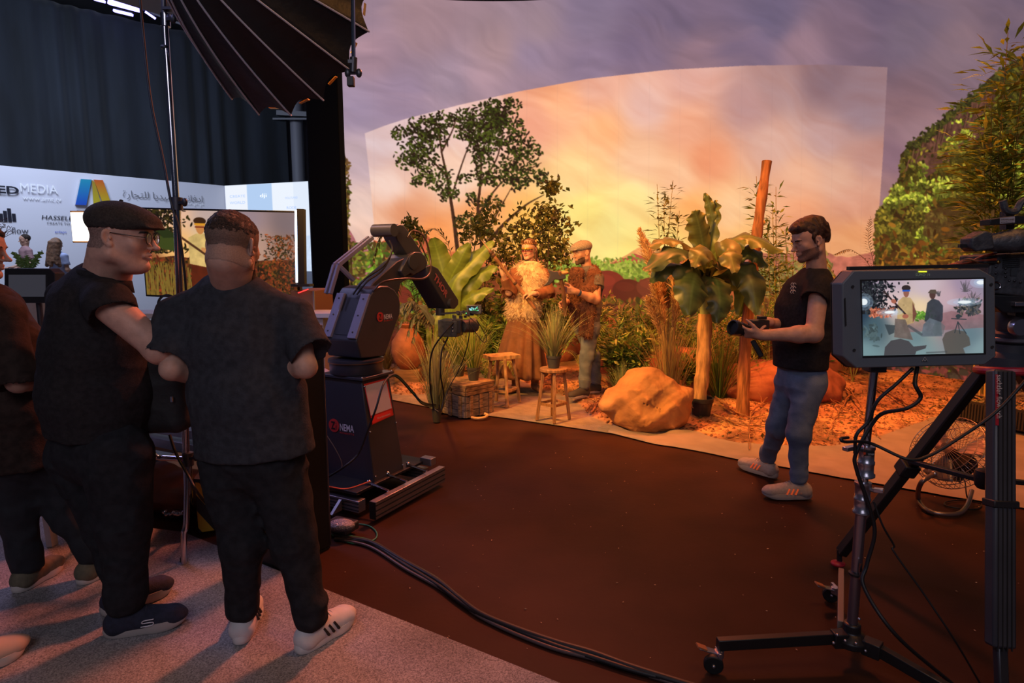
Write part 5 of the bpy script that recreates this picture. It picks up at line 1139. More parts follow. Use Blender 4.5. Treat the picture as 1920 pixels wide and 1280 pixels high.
def shell(name, V, F, pred, off, m, parent, dirc=None, nz=0., seed=1):
    """thin layer growing on the surface where pred(world points) holds: stubble, brows, face paint"""
    ok = pred(V); f = F[ok[F].all(1)]
    if len(f) == 0: return None
    n = np.zeros_like(V); fn = np.cross(V[F[:, 1]] - V[F[:, 0]], V[F[:, 2]] - V[F[:, 0]]); fn /= np.linalg.norm(fn, axis=1)[:, None] + 1e-12
    for k in range(4): np.add.at(n, F[:, k], fn)
    n /= np.linalg.norm(n, axis=1)[:, None] + 1e-12; u = np.unique(f); mp = np.full(len(V), -1); mp[u] = np.arange(len(u))
    o = off + (nz * (fbm(V[u] * 90, 3, seed) - .3) if nz else 0); W = V[u] + n[u] * (o[:, None] if nz else o)
    return finish(name, W, mp[f], m, parent, 180)
def shoe(parent, heel, toe, upper, solem, h=.10, w=.047, sole_h=.028, name='shoe', stripes=None, laces=None, z0=0.012, low=True):
    heel = np.array(heel, float); toe = np.array(toe, float); heel[2] = toe[2] = z0; d = nrm(toe - heel); L = np.linalg.norm(toe - heel); a = np.array([-d[1], d[0], 0.])
    s = SDF(.0045); up = np.array([0, 0, 1.])
    s.box(heel + d * L * .5 + up * (sole_h * .5 + .022), (L * .44, w * .82, .028), .02, (d, a, up), .026)
    s.cap(heel + d * .05 + up * .045, heel + d * .085 + up * h, .036, .032, .03); s.ell(heel + d * (.045) + up * .05, (.045, w * .8, .05), .02, (d, a, up)); s.ell(heel + d * L * .45 + up * .052, (.09, w * .82, .040), .03, (d, a, up)); s.ell(heel + d * L * .78 + up * .038, (.075, w * .92, .032), .03, (d, a, up))
    s.cap(heel + d * .10 + up * (h - .022), heel + d * L * .66 + up * .052, .036, .030, .02); s.cap(heel + d * .062 + up * (h + .012), heel + d * .07 + up * (h + .06), .027, .030, .003, True); s.box(heel + d * L * .5 - up * .04, (L, .2, .048), .002, (d, a, up), .001, True)
    V, F = s.mesh(noise=lambda p: .0012 * (fbm(p * 60, 2, 3) - .5)); sh = finish(name, V, F, upper, parent, 180)
    # sole: outline ring lofted
    n = 40; ring = []
    for i in range(n):
        t = 2 * math.pi * i / n; x = math.cos(t); y = math.sin(t); ww = w * (1.0 + .12 * (x > 0) * math.sin(min(1, max(0, x)) * 3.0)) * (1 if x > 0 else .86); ring.append((L * .5 + L * .5 * np.sign(x) * abs(x) ** .75, ww * np.sign(y) * abs(y) ** .75))
    R = []
    for z, k in ((0, .965), (.004, 1.0), (sole_h * .6, 1.03), (sole_h, 1.0)):
        R.append([heel + d * ((x - L / 2) * k + L / 2) + a * y * k + up * (z + (.012 * max(0, (x / L - .75) / .25) ** 2 if z < .01 else 0) + (.006 * (x < L * .3) if z >= sole_h * .9 else 0)) for x, y in ring])
    mb = MB(); mb.loft(R); mb.build('sole', solem, sh, 50)
    if laces:
        for k in range(5):
            c = heel + d * (L * .46 + k * .020) + up * (.104 - k * .0075); mb = MB(); mb.tube(bez([c - a * .026 - up * .008, c + up * .004, c + a * .026 - up * .008], 8), .0026, 6); mb.build('lace', laces, sh)
    if stripes:
        for sgn in (-1, 1):
            for k in range(3):
                c = heel + d * (L * .40 + k * .026) + a * sgn * (w * 1.06) + up * .036; mb = MB(); mb.bar(c, c - d * .018 + up * .034 - a * sgn * .010, .010, .008, d); mb.build('stripe', stripes, sh)
    return sh
def trousers(parent, hips, legs, waist, m, seed, side, r=(.105, .075, .058), name='trousers', vox=.008, wr=(.17, .125), amp=.006, bag=1.0, cuff=True):
    s = SDF(vox); pel, wst = waist
    s.ecap(pel, wst, wr, wr, side, .05)
    for (h, k_, a) in legs:
        h, k_, a = map(np.asarray, (h, k_, a)); a = a + [0, 0, .03]; s.cap(h, k_, r[0] * bag, r[1] * bag, .05); s.cap(k_, a, r[1] * bag, r[2] * bag, .04)
        if cuff:
            s.cap(a + [0, 0, .05], a + [0, 0, .045], r[2] * bag * 1.12, r[2] * bag * 1.12, .012); s.cap(a + [0, 0, .012], a, r[2] * bag * 1.05, r[2] * bag * 1.0, .01)
        s.ell(a - np.array([0, 0, .062 + r[2] * .2]), (r[2] * 1.4, r[2] * 1.4, .045), .004, None, True)
    V, F = s.mesh(noise=folds(seed, amp, 9, 1.2, amp * 2.6)); return finish(name, V, F, m, parent, 180)
def leg_skin(s, legs):
    for (h, k_, a) in legs: s.cap(h, k_, .075, .05, .03); s.cap(k_, a, .048, .034, .03)
def body_core(vox, pel, chest, neck, sh, legs, side):
    s = SDF(vox); s.ecap(pel, chest, (.13, .09), (.14, .09), side, .04); s.cap(chest, neck, .07, .05, .05)
    for q in sh: s.cap(chest + (q - chest) * .3, q, .06, .045, .04)
    leg_skin(s, legs)
    for (h, k_, a) in legs: s.ell(np.asarray(a) + [0, 0, -.05], (.04, .05, .035), .02)
    return s.mesh()
def shirt(parent, name, m, secs, side, sleeves, collar, seed, vox=.007, amp=.006, hem=None, k=.05):
    """secs: list of (center, (halfwidth side, half depth)) from hem up"""
    s = SDF(vox)
    for (c0, r0), (c1, r1) in zip(secs[:-1], secs[1:]): s.ecap(c0, c1, r0, r1, side, k)
    top_ = np.asarray(secs[-1][0])
    for (sh, e, r0, r1) in sleeves:
        s.cap(sh, e, r0 * .86, r1, .045); s.cap(top_ + [0, 0, .0], np.asarray(sh) + [0, 0, r0 * .12], r0 * .75, r0 * .72, .05)
    for (sh, e, r0, r1) in sleeves:
        dd = nrm(np.asarray(e) - np.asarray(sh)); s.cap(np.asarray(e) + dd * (r1 * .72 + .012), np.asarray(e) + dd * (r1 * .72 + .2), r1 * 1.25, r1 * 1.6, .003, True)
    c0, r0 = secs[0]
    dn = nrm(np.asarray(secs[0][0]) - np.asarray(secs[1][0])); s.box(np.asarray(c0) + dn * (.13), (.6, .6, .12), .004, (nrm(np.cross(dn, [0, 1, 0])), nrm(np.cross(dn, nrm(np.cross(dn, [0, 1, 0])))), dn), .01, True)
    if collar is not None: s.cap(collar[0], collar[1], collar[2], collar[3], .006, True)
    V, F = s.mesh(noise=folds(seed, amp, 6, .6, amp * 2.4)); return finish(name, V, F, m, parent, 180)
def eye_parts(t, H, look=(0, 0)):
    for g in (-1, 1):
        mb = MB(); mb.ball(H(g * .031, .0805, .006), .0105 * H.s, 8, H.A); e = mb.build('eye', mat('eye_white', (.6, .56, .52), rough=.25), t, 180)
        mb = MB(); mb.ball(H(g * .031, .0885, .005), np.array([.0048, .003, .0048]) * H.s, 6, H.A); mb.build('iris', mat('iris_brown', (.03, .015, .01), rough=.15), e, 180)
def brows(t, V, F, H, m):
    shell('eyebrows', V, F, lambda W: (lambda q: (np.abs(np.abs(q[:, 0]) - .032) < .019) & (np.abs(q[:, 2] - .030 + .25 * np.abs(np.abs(q[:, 0]) - .032)) < .0042) & (q[:, 1] > .05))(H.loc(W)), .0022, m, t, nz=.001)

BLK = mat('tshirt_black', (.040, .041, .048), rough=.95, noise=.2, nscale=40, bump=.25, bscale=160, sheen=.0, spec=.15)
BLKP = mat('polo_black', (.024, .021, .022), rough=.92, noise=.2, nscale=60, bump=.3, bscale=240, sheen=.0, spec=.15)
TRB = mat('trousers_black', (.022, .022, .025), rough=.95, noise=.2, nscale=30, bump=.2, bscale=120, spec=.12)
hair_d = mat('hair_dark', (.022, .012, .009), rough=.65, noise=.5, nscale=60, bump=.6, bscale=260, stretch=(1, 1, .4), spec=.3)
W0 = lambda p, dz=0: np.asarray(p, float) + [0, 0, dz]

# =========== man in black T-shirt, back view (middle)
t = thing('person', 'man with short cropped hair in black T-shirt, seen from behind with bent arms', 'person', G(500, 1200))
fw = nrm([.18, .98, 0]); sd = np.array([fw[1], -fw[0], 0])
H = Fr(P(438, 462, 2.24), (.16, .98), .16, 0, .98); nk = P(437, 528, 2.28)
hs = head_sdf(H, .0034, True, nk, .063, .006); Vh, Fh = hs.mesh()
shL, shR = P(330, 592, 2.30), P(552, 592, 2.29); elL, elR = P(322, 692, 2.21), P(573, 688, 2.20); wrL, wrR = P(410, 705, 2.42), P(490, 700, 2.44)
a1 = arm_sdf(shL, elL, wrL, (.052, .036, .030), .0048, (nrm([.6, .7, .1]), (.7, -.6, -.2), (0, 0, 1)), 1).mesh(); a2 = arm_sdf(shR, elR, wrR, (.052, .036, .030), .0048, (nrm([-.6, .7, .1]), (-.7, -.6, -.2), (0, 0, 1)), 1).mesh()
hl, hr = G(450, 1216), G(557, 1233); fl = nrm([-.22, .97, 0]); frr = nrm(G(650, 1170) - G(557, 1233))
legs = [(P(432, 880, 2.30), P(455, 1012, 2.27), hl + fl * .075 + [0, 0, .105]), (P(520, 880, 2.28), P(553, 1012, 2.26), hr + frr * .075 + [0, 0, .105])]
pel = P(474, 850, 2.29); core = body_core(.012, pel, P(440, 640, 2.30), nk, (shL, shR), legs, sd)
V, F = join_vf([(Vh, Fh), a1, a2, core]); skC = skinmat('skin_tan', (.52, .30, .22)); finish('body', V, F, skC, t, 180)
shirt(t, 'tshirt', BLK, [(P(478, 842, 2.29), (.232, .155)), (P(465, 740, 2.29), (.218, .150)), (P(440, 640, 2.30), (.205, .135)), (P(437, 575, 2.30), (.19, .098)), (P(437, 548, 2.30), (.115, .075))], sd,
      [(W0(shL, -.005), P(309, 664, 2.23), .074, .078), (W0(shR, -.005), P(584, 660, 2.22), .074, .078)], (P(437, 528, 2.27), P(438, 480, 2.24), .070, .085), 11, .0065, .0045)
mb = MB(); cc = P(437, 524, 2.275); ang = np.linspace(0, 2 * math.pi, 40); mb.tube([cc + sd * .074 * math.cos(a) + fw * .070 * math.sin(a) + [0, 0, -.022 * math.sin(a)] for a in ang], .006, 8, False); mb.build('neckband', BLK, t)
trousers(t, None, legs, (P(475, 850, 2.29), P(472, 800, 2.29)), TRB, 12, sd, (.108, .076, .056), amp=.009, wr=(.185, .13), bag=1.0)
whs = mat('sneaker_white', (.62, .60, .60), rough=.6, noise=.05, nscale=30); whsole = mat('sole_white', (.66, .64, .63), rough=.5); stk_ = mat('stripe_black', (.01, .01, .01), rough=.5)
shoe(t, hl, hl + fl * .285, whs, whsole, .085, .050, .034, 'sneaker', stk_, whsole); shoe(t, hr, hr + frr * .285, whs, whsole, .085, .050, .034, 'sneaker', stk_, whsole)
def hairC(W): q = H.loc(W); return (q[:, 2] > .040 + .02 * (fbm(W * 60, 2, 1) - .5) + .35 * np.clip(q[:, 1], 0, 1)) & ~((np.abs(q[:, 0]) > .070) & (q[:, 2] < .03))
def fadeC(W): q = H.loc(W); return (q[:, 2] > -.085) & (q[:, 1] < .045 + .2 * np.clip(q[:, 2], 0, 1)) & (np.abs(q[:, 0]) < .0790 + .02 * (q[:, 2] > .03)) & (q[:, 2] + .2 * q[:, 1] > -.088)
shell('hair_fade', Vh, Fh, fadeC, .0012, mat('hair_fade', (.42, .25, .185), rough=.8, noise=.4, nscale=240, col2=(.32, .19, .14)), t, nz=.001)
shell('hair_fade', Vh, Fh, lambda W: fadeC(W) & (H.loc(W)[:, 2] > -.012 + .015 * (fbm(W * 60, 2, 1) - .5)), .0018, mat('hair_fade_upper', (.20, .12, .09), rough=.8, noise=.5, nscale=240, col2=(.12, .075, .055)), t, nz=.001)
shell('hair', Vh, Fh, hairC, .0015, mat('hair_short', (.05, .03, .022), rough=.8, noise=.6, nscale=160, bump=1, bscale=300), t, nz=.008)
shell('beard', Vh, Fh, lambda W: (lambda q: (q[:, 2] < -.045) & (q[:, 2] > -.125) & (q[:, 1] > .035))(H.loc(W)), .002, hair_d, t, nz=.003)

# =========== man with the flat cap and glasses
t = thing('person', 'man in black shirt with brown flat cap and round glasses, seen in profile', 'person', G(250, 1180))
fw = nrm([.82, .57, 0]); sd = np.array([fw[1], -fw[0], 0]); H = Fr(P(231, 446, 2.36), (.99, .12), .10, 0, 1.02); nk = P(202, 512, 2.40)
Vh, Fh = head_sdf(H, .0032, True, nk, .068, .011).mesh()
shR, shL = P(205, 572, 2.26), P(128, 560, 2.58); elR = P(300, 655, 2.22); wrR = P(372, 655, 2.50); elL = P(230, 680, 2.72); wrL = P(320, 680, 2.75)
a1 = arm_sdf(shR, elR, wrR, (.062, .050, .034), .0048, (nrm([.8, .5, 0]), (-.4, .8, -.2), (0, 0, 1)), 1).mesh(); a2 = arm_sdf(shL, elL, wrL, (.056, .046, .032), .007, (nrm([.9, -.2, 0]), (0, -1, 0), (0, 0, 1)), 1).mesh()
hn, tn = G(196, 1198), G(350, 1168); hf, tf = G(190, 1160), G(322, 1108); dn_, df_ = nrm(tn - hn), nrm(tf - hf)
legs = [(P(222, 850, 2.32), P(232, 985, 2.33), hn + dn_ * .085 + [0, 0, .115]), (P(150, 850, 2.56), P(205, 985, 2.54), hf + df_ * .085 + [0, 0, .115])]
pel = P(186, 830, 2.43); core = body_core(.012, pel, P(175, 640, 2.42), nk, (shL, shR), legs, sd); V, F = join_vf([(Vh, Fh), a1, a2, core]); finish('body', V, F, skinmat('skin_rosy', (.58, .32, .235)), t, 180)
shirt(t, 'shirt', BLKP, [(P(190, 800, 2.42), (.215, .185)), (P(188, 730, 2.42), (.215, .20)), (P(180, 650, 2.42), (.215, .175)), (P(168, 572, 2.43), (.19, .125)), (P(185, 538, 2.42), (.12, .095))], sd,
      [(W0(shR, 0), P(212, 588, 2.24), .088, .080), (W0(shL, 0), P(170, 620, 2.66), .080, .078)], (P(200, 505, 2.40), P(215, 450, 2.38), .078, .10), 21, .0065, .0045)
mb = MB(); g = []
for i, a in enumerate(np.linspace(0, 2 * math.pi, 48)):
    cc = P(197, 521, 2.40); rad = sd * .090 * math.cos(a) + fw * .088 * math.sin(a); g.append([cc + rad * 1.06 + [0, 0, -.030 - .030 * math.sin(a)], cc + rad * 1.0 + [0, 0, .010 - .024 * math.sin(a)], cc + rad * .93 + [0, 0, .018 - .024 * math.sin(a)], cc + rad * .86 + [0, 0, -.02 - .03 * math.sin(a)]])
mb.grid(np.array(g)); mb.build('collar', BLKP, t, 180, solid=.004)
trousers(t, None, legs, (P(188, 835, 2.43), P(188, 790, 2.43)), TRB, 22, sd, (.122, .088, .064), amp=.008, wr=(.19, .16))
nav = mat('sneaker_navy', (.018, .020, .040), rough=.85, noise=.2, nscale=60, bump=.4, bscale=300); sgr = mat('sole_grey', (.40, .36, .34), rough=.6)
for a_, b_ in ((hn, tn), (hf, tf)):
    so = shoe(t, a_, b_, nav, sgr, .095, .053, .040, 'sneaker', None, mat('lace_navy', (.03, .03, .05), rough=.8))
d = dn_; a_ = np.array([d[1], -d[0], 0]); c = hn + d * .150 + a_ * .0575 + [0, 0, .064]
mb = MB(); mb.tube(bez([c + d * .035 + [0, 0, .012], c + d * .0 + [0, 0, .012], c - d * .005 + [0, 0, .002], c + d * .03, c + d * .028 - [0, 0, .012], c - d * .012 - [0, 0, .012]], 22), .0022, 6); mb.build('shoe_emblem', mat('emblem_silver', (.6, .55, .6), rough=.3), t)
# cap
capm = mat('cap_brown', (.035, .027, .022), rough=.95, noise=.35, nscale=120, bump=.5, bscale=300)
def flatcap(t, H, m, vox=.004):
    s = SDF(vox * H.s); E = lambda c, r, k, ax=None, sub=False: s.ell(H(*c), np.array(r) * H.s, k, H.A if ax is None else ax @ H.A, sub)
    E((0, -.020, .062), (.090, .112, .072), .02); E((0, .045, .062), (.082, .085, .048), .03); 
    tl = -.42; ax = np.array([[1, 0, 0], [0, math.cos(tl), math.sin(tl)], [0, -math.sin(tl), math.cos(tl)]])
    E((0, .108, .050), (.070, .062, .010), .014, ax)
    t2 = -.30; ax2 = np.array([[1, 0, 0], [0, math.cos(t2), -math.sin(t2)], [0, math.sin(t2), math.cos(t2)]])
    s.box(H(0, .0, -.062), np.array([.16, .30, .085]) * H.s, .004, (np.array([[1, 0, 0], [0, math.cos(.16), math.sin(.16)], [0, -math.sin(.16), math.cos(.16)]]) @ H.A), .004, True)
    E((0, -.012, .035), (.080, .101, .085), .002, None, True)
    V, F = s.mesh(noise=lambda p: .002 * (fbm(p * 18, 3, 4) - .5)); c = finish('flat_cap', V, F, m, t, 180)
    mb = MB(); mb.ball(H(0, -.01, .136), np.array([.007, .007, .004]) * H.s, 6, H.A); mb.build('button', m, c); return c
flatcap(t, H, capm)
# glasses
gm = mat('glasses_dark', (.015, .012, .012), rough=.25); gl_ = thing('glasses', 'x', 'x', H(0, .1, 0)); gl_['label'] = ''
del gl_['label']; del gl_['category']; gl_.parent = t; gl_.location = Vector(H(0, .1, 0)) - t.location; WM[gl_.name] = Matrix.Translation(Vector(H(0, .1, 0)))
for g_ in (-1, 1):
    cx = H(g_ * .033, .104, .006); mb = MB(); mb.tube([cx + H.A[0] * .023 * math.cos(a) + H.A[2] * .021 * math.sin(a) for a in np.linspace(0, 2 * math.pi, 33)], .0018, 8, False); mb.build('rim', gm, gl_, 180)
    mb = MB(); mb.ball(cx, (.022, .0012, .020), 10, H.A); mb.build('lens', mat('lens_glass', (.55, .62, .7), rough=.05, metal=.0, trans=.8, spec=.8), gl_, 180)
    mb = MB(); mb.tube([H(g_ * .056, .102, .010), H(g_ * .077, .06, .012), H(g_ * .082, -.005, .016), H(g_ * .081, -.022, .002)], .0016, 6); mb.build('temple', gm, gl_, 180)
mb = MB(); mb.tube([H(-.011, .108, .008), H(0, .112, .011), H(.011, .108, .008)], .0017, 6); mb.build('bridge', gm, gl_, 180)
shell('stubble', Vh, Fh, lambda W: (lambda q: (q[:, 2] > -.045) & (q[:, 2] < .03) & (q[:, 1] < -.015) & (np.abs(q[:, 0]) < .0775))(H.loc(W)), .0008, mat('hair_grey_fade', (.24, .14, .11), rough=.8, noise=.3, nscale=200), t, nz=.001)
brows(t, Vh, Fh, H, hair_d)

# =========== man at the far left in the dark jacket
t = thing('person', 'curly-haired man in dark brown jacket cut off by the left edge', 'person', G(60, 1110))
fw = nrm([.80, .6, 0]); sd = np.array([fw[1], -fw[0], 0]); H = Fr(P(-42, 470, 2.72), (.96, .25), .12, 0, 1.0); nk = P(-50, 535, 2.74)
Vh, Fh = head_sdf(H, .0036, True, nk, .060).mesh()
shR, shL = P(10, 590, 2.58), P(-60, 590, 2.95); elR, wrR = P(35, 715, 2.50), P(95, 705, 2.78); elL, wrL = P(10, 715, 3.0), P(80, 700, 3.05)
h1, t1, h2, t2_ = G(28, 1118), G(112, 1066), G(148, 1102), G(222, 1062); d1, d2 = nrm(t1 - h1), nrm(t2_ - h2)
legs = [(P(20, 850, 2.66), P(35, 960, 2.68), h1 + d1 * .08 + [0, 0, .10]), (P(85, 850, 2.75), P(128, 960, 2.76), h2 + d2 * .08 + [0, 0, .10])]
a1 = arm_sdf(shR, elR, wrR, (.05, .042, .03), .006, (nrm([.8, .5, 0]), (-.4, .8, -.2), (0, 0, 1)), 1).mesh(); a2 = arm_sdf(shL, elL, wrL, (.05, .042, .03), .007, (nrm([.8, -.2, 0]), (0, -1, 0), (0, 0, 1)), 1).mesh()
pel = P(45, 830, 2.72); core = body_core(.012, pel, P(10, 650, 2.74), nk, (shL, shR), legs, sd); V, F = join_vf([(Vh, Fh), a1, a2, core]); finish('body', V, F, skinmat('skin_olive', (.46, .26, .18)), t, 180)
JK = mat('jacket_brown', (.030, .018, .014), rough=.85, noise=.3, nscale=30, bump=.25, bscale=140, sheen=.0, spec=.2)
shirt(t, 'jacket', JK, [(P(45, 862, 2.72), (.20, .155)), (P(30, 760, 2.72), (.20, .15)), (P(5, 650, 2.73), (.205, .145)), (P(-20, 582, 2.74), (.19, .115)), (P(-44, 556, 2.74), (.11, .085))], sd,
      [(shR, elR, .078, .066), (elR, wrR - nrm(wrR - elR) * .05, .066, .048), (shL, elL, .078, .066), (elL, wrL - nrm(wrL - elL) * .05, .066, .048)], (P(-34, 535, 2.74), P(-24, 480, 2.72), .068, .09), 31, .0075, .006)
trousers(t, None, legs, (P(50, 850, 2.72), P(48, 800, 2.72)), mat('jeans_black', (.013, .014, .018), rough=.9, noise=.3, nscale=20), 32, sd, (.098, .070, .060), amp=.008, wr=(.165, .125))
olv_ = mat('sneaker_olive', (.13, .11, .07), rough=.8, noise=.15, nscale=40); cr_ = mat('sole_cream', (.55, .50, .46), rough=.6)
shoe(t, h1, t1, olv_, cr_, .085, .050, .032, 'sneaker', None, olv_); shoe(t, h2, t2_, olv_, cr_, .085, .050, .032, 'sneaker', None, olv_)
curl_m = mat('hair_brown_curly', (.05, .024, .013), rough=.6, noise=.6, nscale=50, bump=1, bscale=90)
s = SDF(.006); r = np.random.default_rng(3)
for k in range(150):
    a, b_ = r.uniform(0, 6.28), r.uniform(-.1, 1.4); v = np.array([math.cos(a) * math.cos(b_), math.sin(a) * math.cos(b_), math.sin(b_)]); p = np.array([v[0] * .080, v[1] * .100 - .02, .035 + v[2] * .092])
    if p[1] > .055 and p[2] < .07: continue
    s.ell(H(*p * np.array([1.06, 1.08, 1.06])), (.022, .022, .018), .004)
V, F = s.mesh(noise=lambda p: .006 * (fbm(p * 60, 2, 3) - .5)); finish('hair', V, F, curl_m, t, 180)
r = np.random.default_rng(8); mb = MB()
for k in range(90):
    a, b_ = r.uniform(0, 6.28), r.uniform(.2, 1.5); v = np.array([math.cos(a) * math.cos(b_) * .09, math.sin(a) * math.cos(b_) * .11 - .02, .04 + math.sin(b_) * .10]); p = H(*v); e = nrm(v); q_ = [p]
    for j in range(6): q_.append(q_[-1] + (e @ H.A) * .006 + r.normal(0, .006, 3))
    mb.tube(bez(q_, 12), .0012, 4)
mb.build('loose_curls', curl_m, t); brows(t, Vh, Fh, H, curl_m)
# shoe of a person standing outside the frame
so_t = thing('sneaker', 'pale beige sneaker toe poking in at the bottom left corner', 'shoe', G(-20, 1250)); beige = mat('sneaker_beige', (.50, .38, .30), rough=.8)
shoe(so_t, G(-95, 1290), G(45, 1222), beige, cr_, .09, .052, .034, 'upper', None, beige)

# =========== standing man holding the lens rig (right)
t = thing('person', 'young man in black polo and blue jeans looking down at the camera rig he holds', 'person', G(1480, 920))
fw = nrm([-.93, -.30, 0]); sd = np.array([fw[1], -fw[0], 0]); H = Fr(P(1517, 452, 3.84), (-.99, -.10), .30, 0, .98); nk = P(1531, 508, 3.87)
Vh, Fh = head_sdf(H, .0034, True, nk, .057).mesh()
shL, shR = P(1536, 540, 3.70), P(1503, 536, 4.03); elL, wrL = P(1526, 626, 3.60), P(1428, 628, 3.62); elR, wrR = P(1478, 612, 4.02), P(1438, 604, 3.78)
hn, tn, hf, tf = G(1521, 936), G(1430, 934), G(1457, 900), G(1386, 876); dn_, df_ = nrm(tn - hn), nrm(tf - hf)
legs = [(P(1517, 722, 3.78), P(1497, 812, 3.74), hn + dn_ * .085 + [0, 0, .105]), (P(1482, 722, 3.94), P(1458, 800, 3.98), hf + df_ * .085 + [0, 0, .105])]
a1 = arm_sdf(shL, elL, wrL, (.055, .048, .030), .0048, ((-1, .15, .12), (.0, .8, .75), (0, .5, .8), (.45, .5, .55, .6), .5)).mesh(); a2 = arm_sdf(shR, elR, wrR, (.052, .044, .029), .0048, ((-1, -.3, -.05), (0, 0, -1), (-.2, -1, 0), (.35, .35, .4, .4), .3)).mesh()
pel = P(1502, 700, 3.86); core = body_core(.012, pel, P(1515, 590, 3.87), nk, (shL, shR), legs, sd); V, F = join_vf([(Vh, Fh), a1, a2, core]); finish('body', V, F, skinmat('skin_warm', (.56, .31, .22)), t, 180)
shirt(t, 'polo_shirt', BLKP, [(P(1500, 684, 3.86), (.180, .140)), (P(1503, 640, 3.86), (.175, .145)), (P(1510, 580, 3.87), (.185, .150)), (P(1518, 545, 3.87), (.17, .120)), (P(1527, 522, 3.87), (.10, .08))], sd,
      [(shL, P(1528, 560, 3.66), .080, .074), (shR, P(1495, 562, 4.04), .072, .070)], (P(1530, 508, 3.87), P(1526, 470, 3.86), .064, .08), 41, .0065, .004)
mb = MB(); g = []
for a in np.linspace(0, 2 * math.pi, 40):
    cc = P(1529, 517, 3.87); rad = sd * .074 * math.cos(a) + fw * .070 * math.sin(a); g.append([cc + rad * 1.12 + [0, 0, -.026 - .022 * math.sin(a)], cc + rad * 1.0 + [0, 0, .014 - .02 * math.sin(a)], cc + rad * .9 + [0, 0, -.01 - .02 * math.sin(a)]])
mb.grid(np.array(g)); mb.build('collar', BLKP, t, 180, solid=.004)
mb = MB(); c = P(1487, 540, 3.69)
for k in range(3):
    for j in range(2): q_ = c + np.array([.013 * j - .006, -.002, .022 - .022 * k]); mb.tube([q_ + .009 * np.array([math.cos(a), 0, math.sin(a)]) for a in np.linspace(0, 4.7, 12)], .0016, 5)
mb.build('chest_emblem', mat('thread_white', (.6, .55, .55), rough=.8), t)
JN = mat('jeans_blue', (.085, .125, .21), rough=.85, noise=.3, nscale=9, bump=.25, bscale=200, col2=(.17, .22, .32))
trousers(t, None, legs, (P(1502, 712, 3.86), P(1502, 690, 3.86)), JN, 42, sd, (.092, .064, .044), amp=.006, wr=(.155, .118))
gs_ = mat('sneaker_grey', (.36, .30, .28), rough=.8, noise=.1, nscale=60); org = mat('stripe_orange', (.9, .16, .04), rough=.6, emit=(.8, .12, .03), estr=.25)
for a_, b_ in ((hn, tn), (hf, tf)): shoe(t, a_, b_, gs_, sgr, .09, .050, .036, 'sneaker', org, gs_)
s = SDF(.0042); E = lambda c, r, k=.012, sub=False: s.ell(H(*c), r, k, H.A, sub)
E((0, -.030, .060), (.086, .105, .085)); E((0, .045, .100), (.070, .060, .034), .02); E((0, -.095, .01), (.060, .035, .060), .02); E((0, -.02, .12), (.06, .09, .032), .02)
E((0, .105, .0), (.075, .055, .062), .008, True)
for g_ in (-1, 1): E((g_ * .085, .035, -.045), (.03, .062, .065), .008, True); E((g_ * .075, .005, .02), (.010, .014, .04), .01)
for g_ in (-1, 1): E((g_ * .09, -.012, -.01), (.02, .020, .034), .006, True)
E((0, .02, -.075), (.2, .2, .045), .006, True)
def hn_(p): q = H.loc(p); w = q[:, 1] * 40 + 10 * q[:, 2] + 7 * fbm(q * 14, 2, 2); return .0035 * np.sin(w * 3 + 40 * np.abs(q[:, 0])) * .8 + .004 * (fbm(q * np.array([120, 30, 60]), 2, 3) - .5)
V, F = s.mesh(noise=lambda p: hn_(p)); finish('hair', V, F, mat('hair_brown', (.050, .024, .016), rough=.5, noise=.5, nscale=40, bump=.5, bscale=180, spec=.4), t, 180)
brows(t, Vh, Fh, H, hair_d)
shell('beard', Vh, Fh, lambda W: (lambda q: (q[:, 2] < -.035) & (q[:, 2] > -.118) & (q[:, 1] > -.01) & ~((q[:, 1] > .082) & (q[:, 2] > -.072)) & (q[:, 2] < -.02 - .25 * q[:, 1]))(H.loc(W)), .0010, mat('stubble_brown', (.16, .075, .05), rough=.8, noise=.5, nscale=260, col2=(.30, .15, .10)), t, nz=.001)
# camera rig he holds
t = thing('camera_rig', 'compact camera with large lens and dangling battery grip held by the man in jeans', 'camera', P(1402, 618, 3.66))
bb = mat('camera_black', (.014, .014, .015), rough=.45, noise=.1); rb = mat('lens_ring', (.03, .03, .03), rough=.3, metal=.4)
a, b_ = P(1408, 622, 3.70), P(1372, 613, 3.64); d = nrm(b_ - a); mb = MB(); mb.lathe(a, [(.030, 0), (.034, .02), (.034, .05), (.041, .06), (.041, .11), (.046, .12), (.046, .150), (.040, .152), (.036, .135), (.001, .133)], 28, d); mb.build('lens', bb, t, 40)
for k in (.04, .08, .128): mb = MB(); mb.lathe(a + d * k, [(.0425 if k > .06 else .036, 0), (.0435 if k > .06 else .037, .004), (.0425 if k > .06 else .036, .008)], 28, d); mb.build('focus_ring', rb, t, 40)
mb = MB(); mb.box(P(1422, 612, 3.74), (.11, .07, .085)); mb.build('body', bb, t, 30, .006)
mb = MB(); mb.box(P(1428, 603, 3.72) + [0, 0, .025], (.05, .04, .02)); mb.build('viewfinder', bb, t, 30, .004)
mb = MB(); mb.bar(P(1411, 638, 3.68), P(1428, 668, 3.66), .045, .03); mb.build('battery_grip', bb, t, 30, .005)

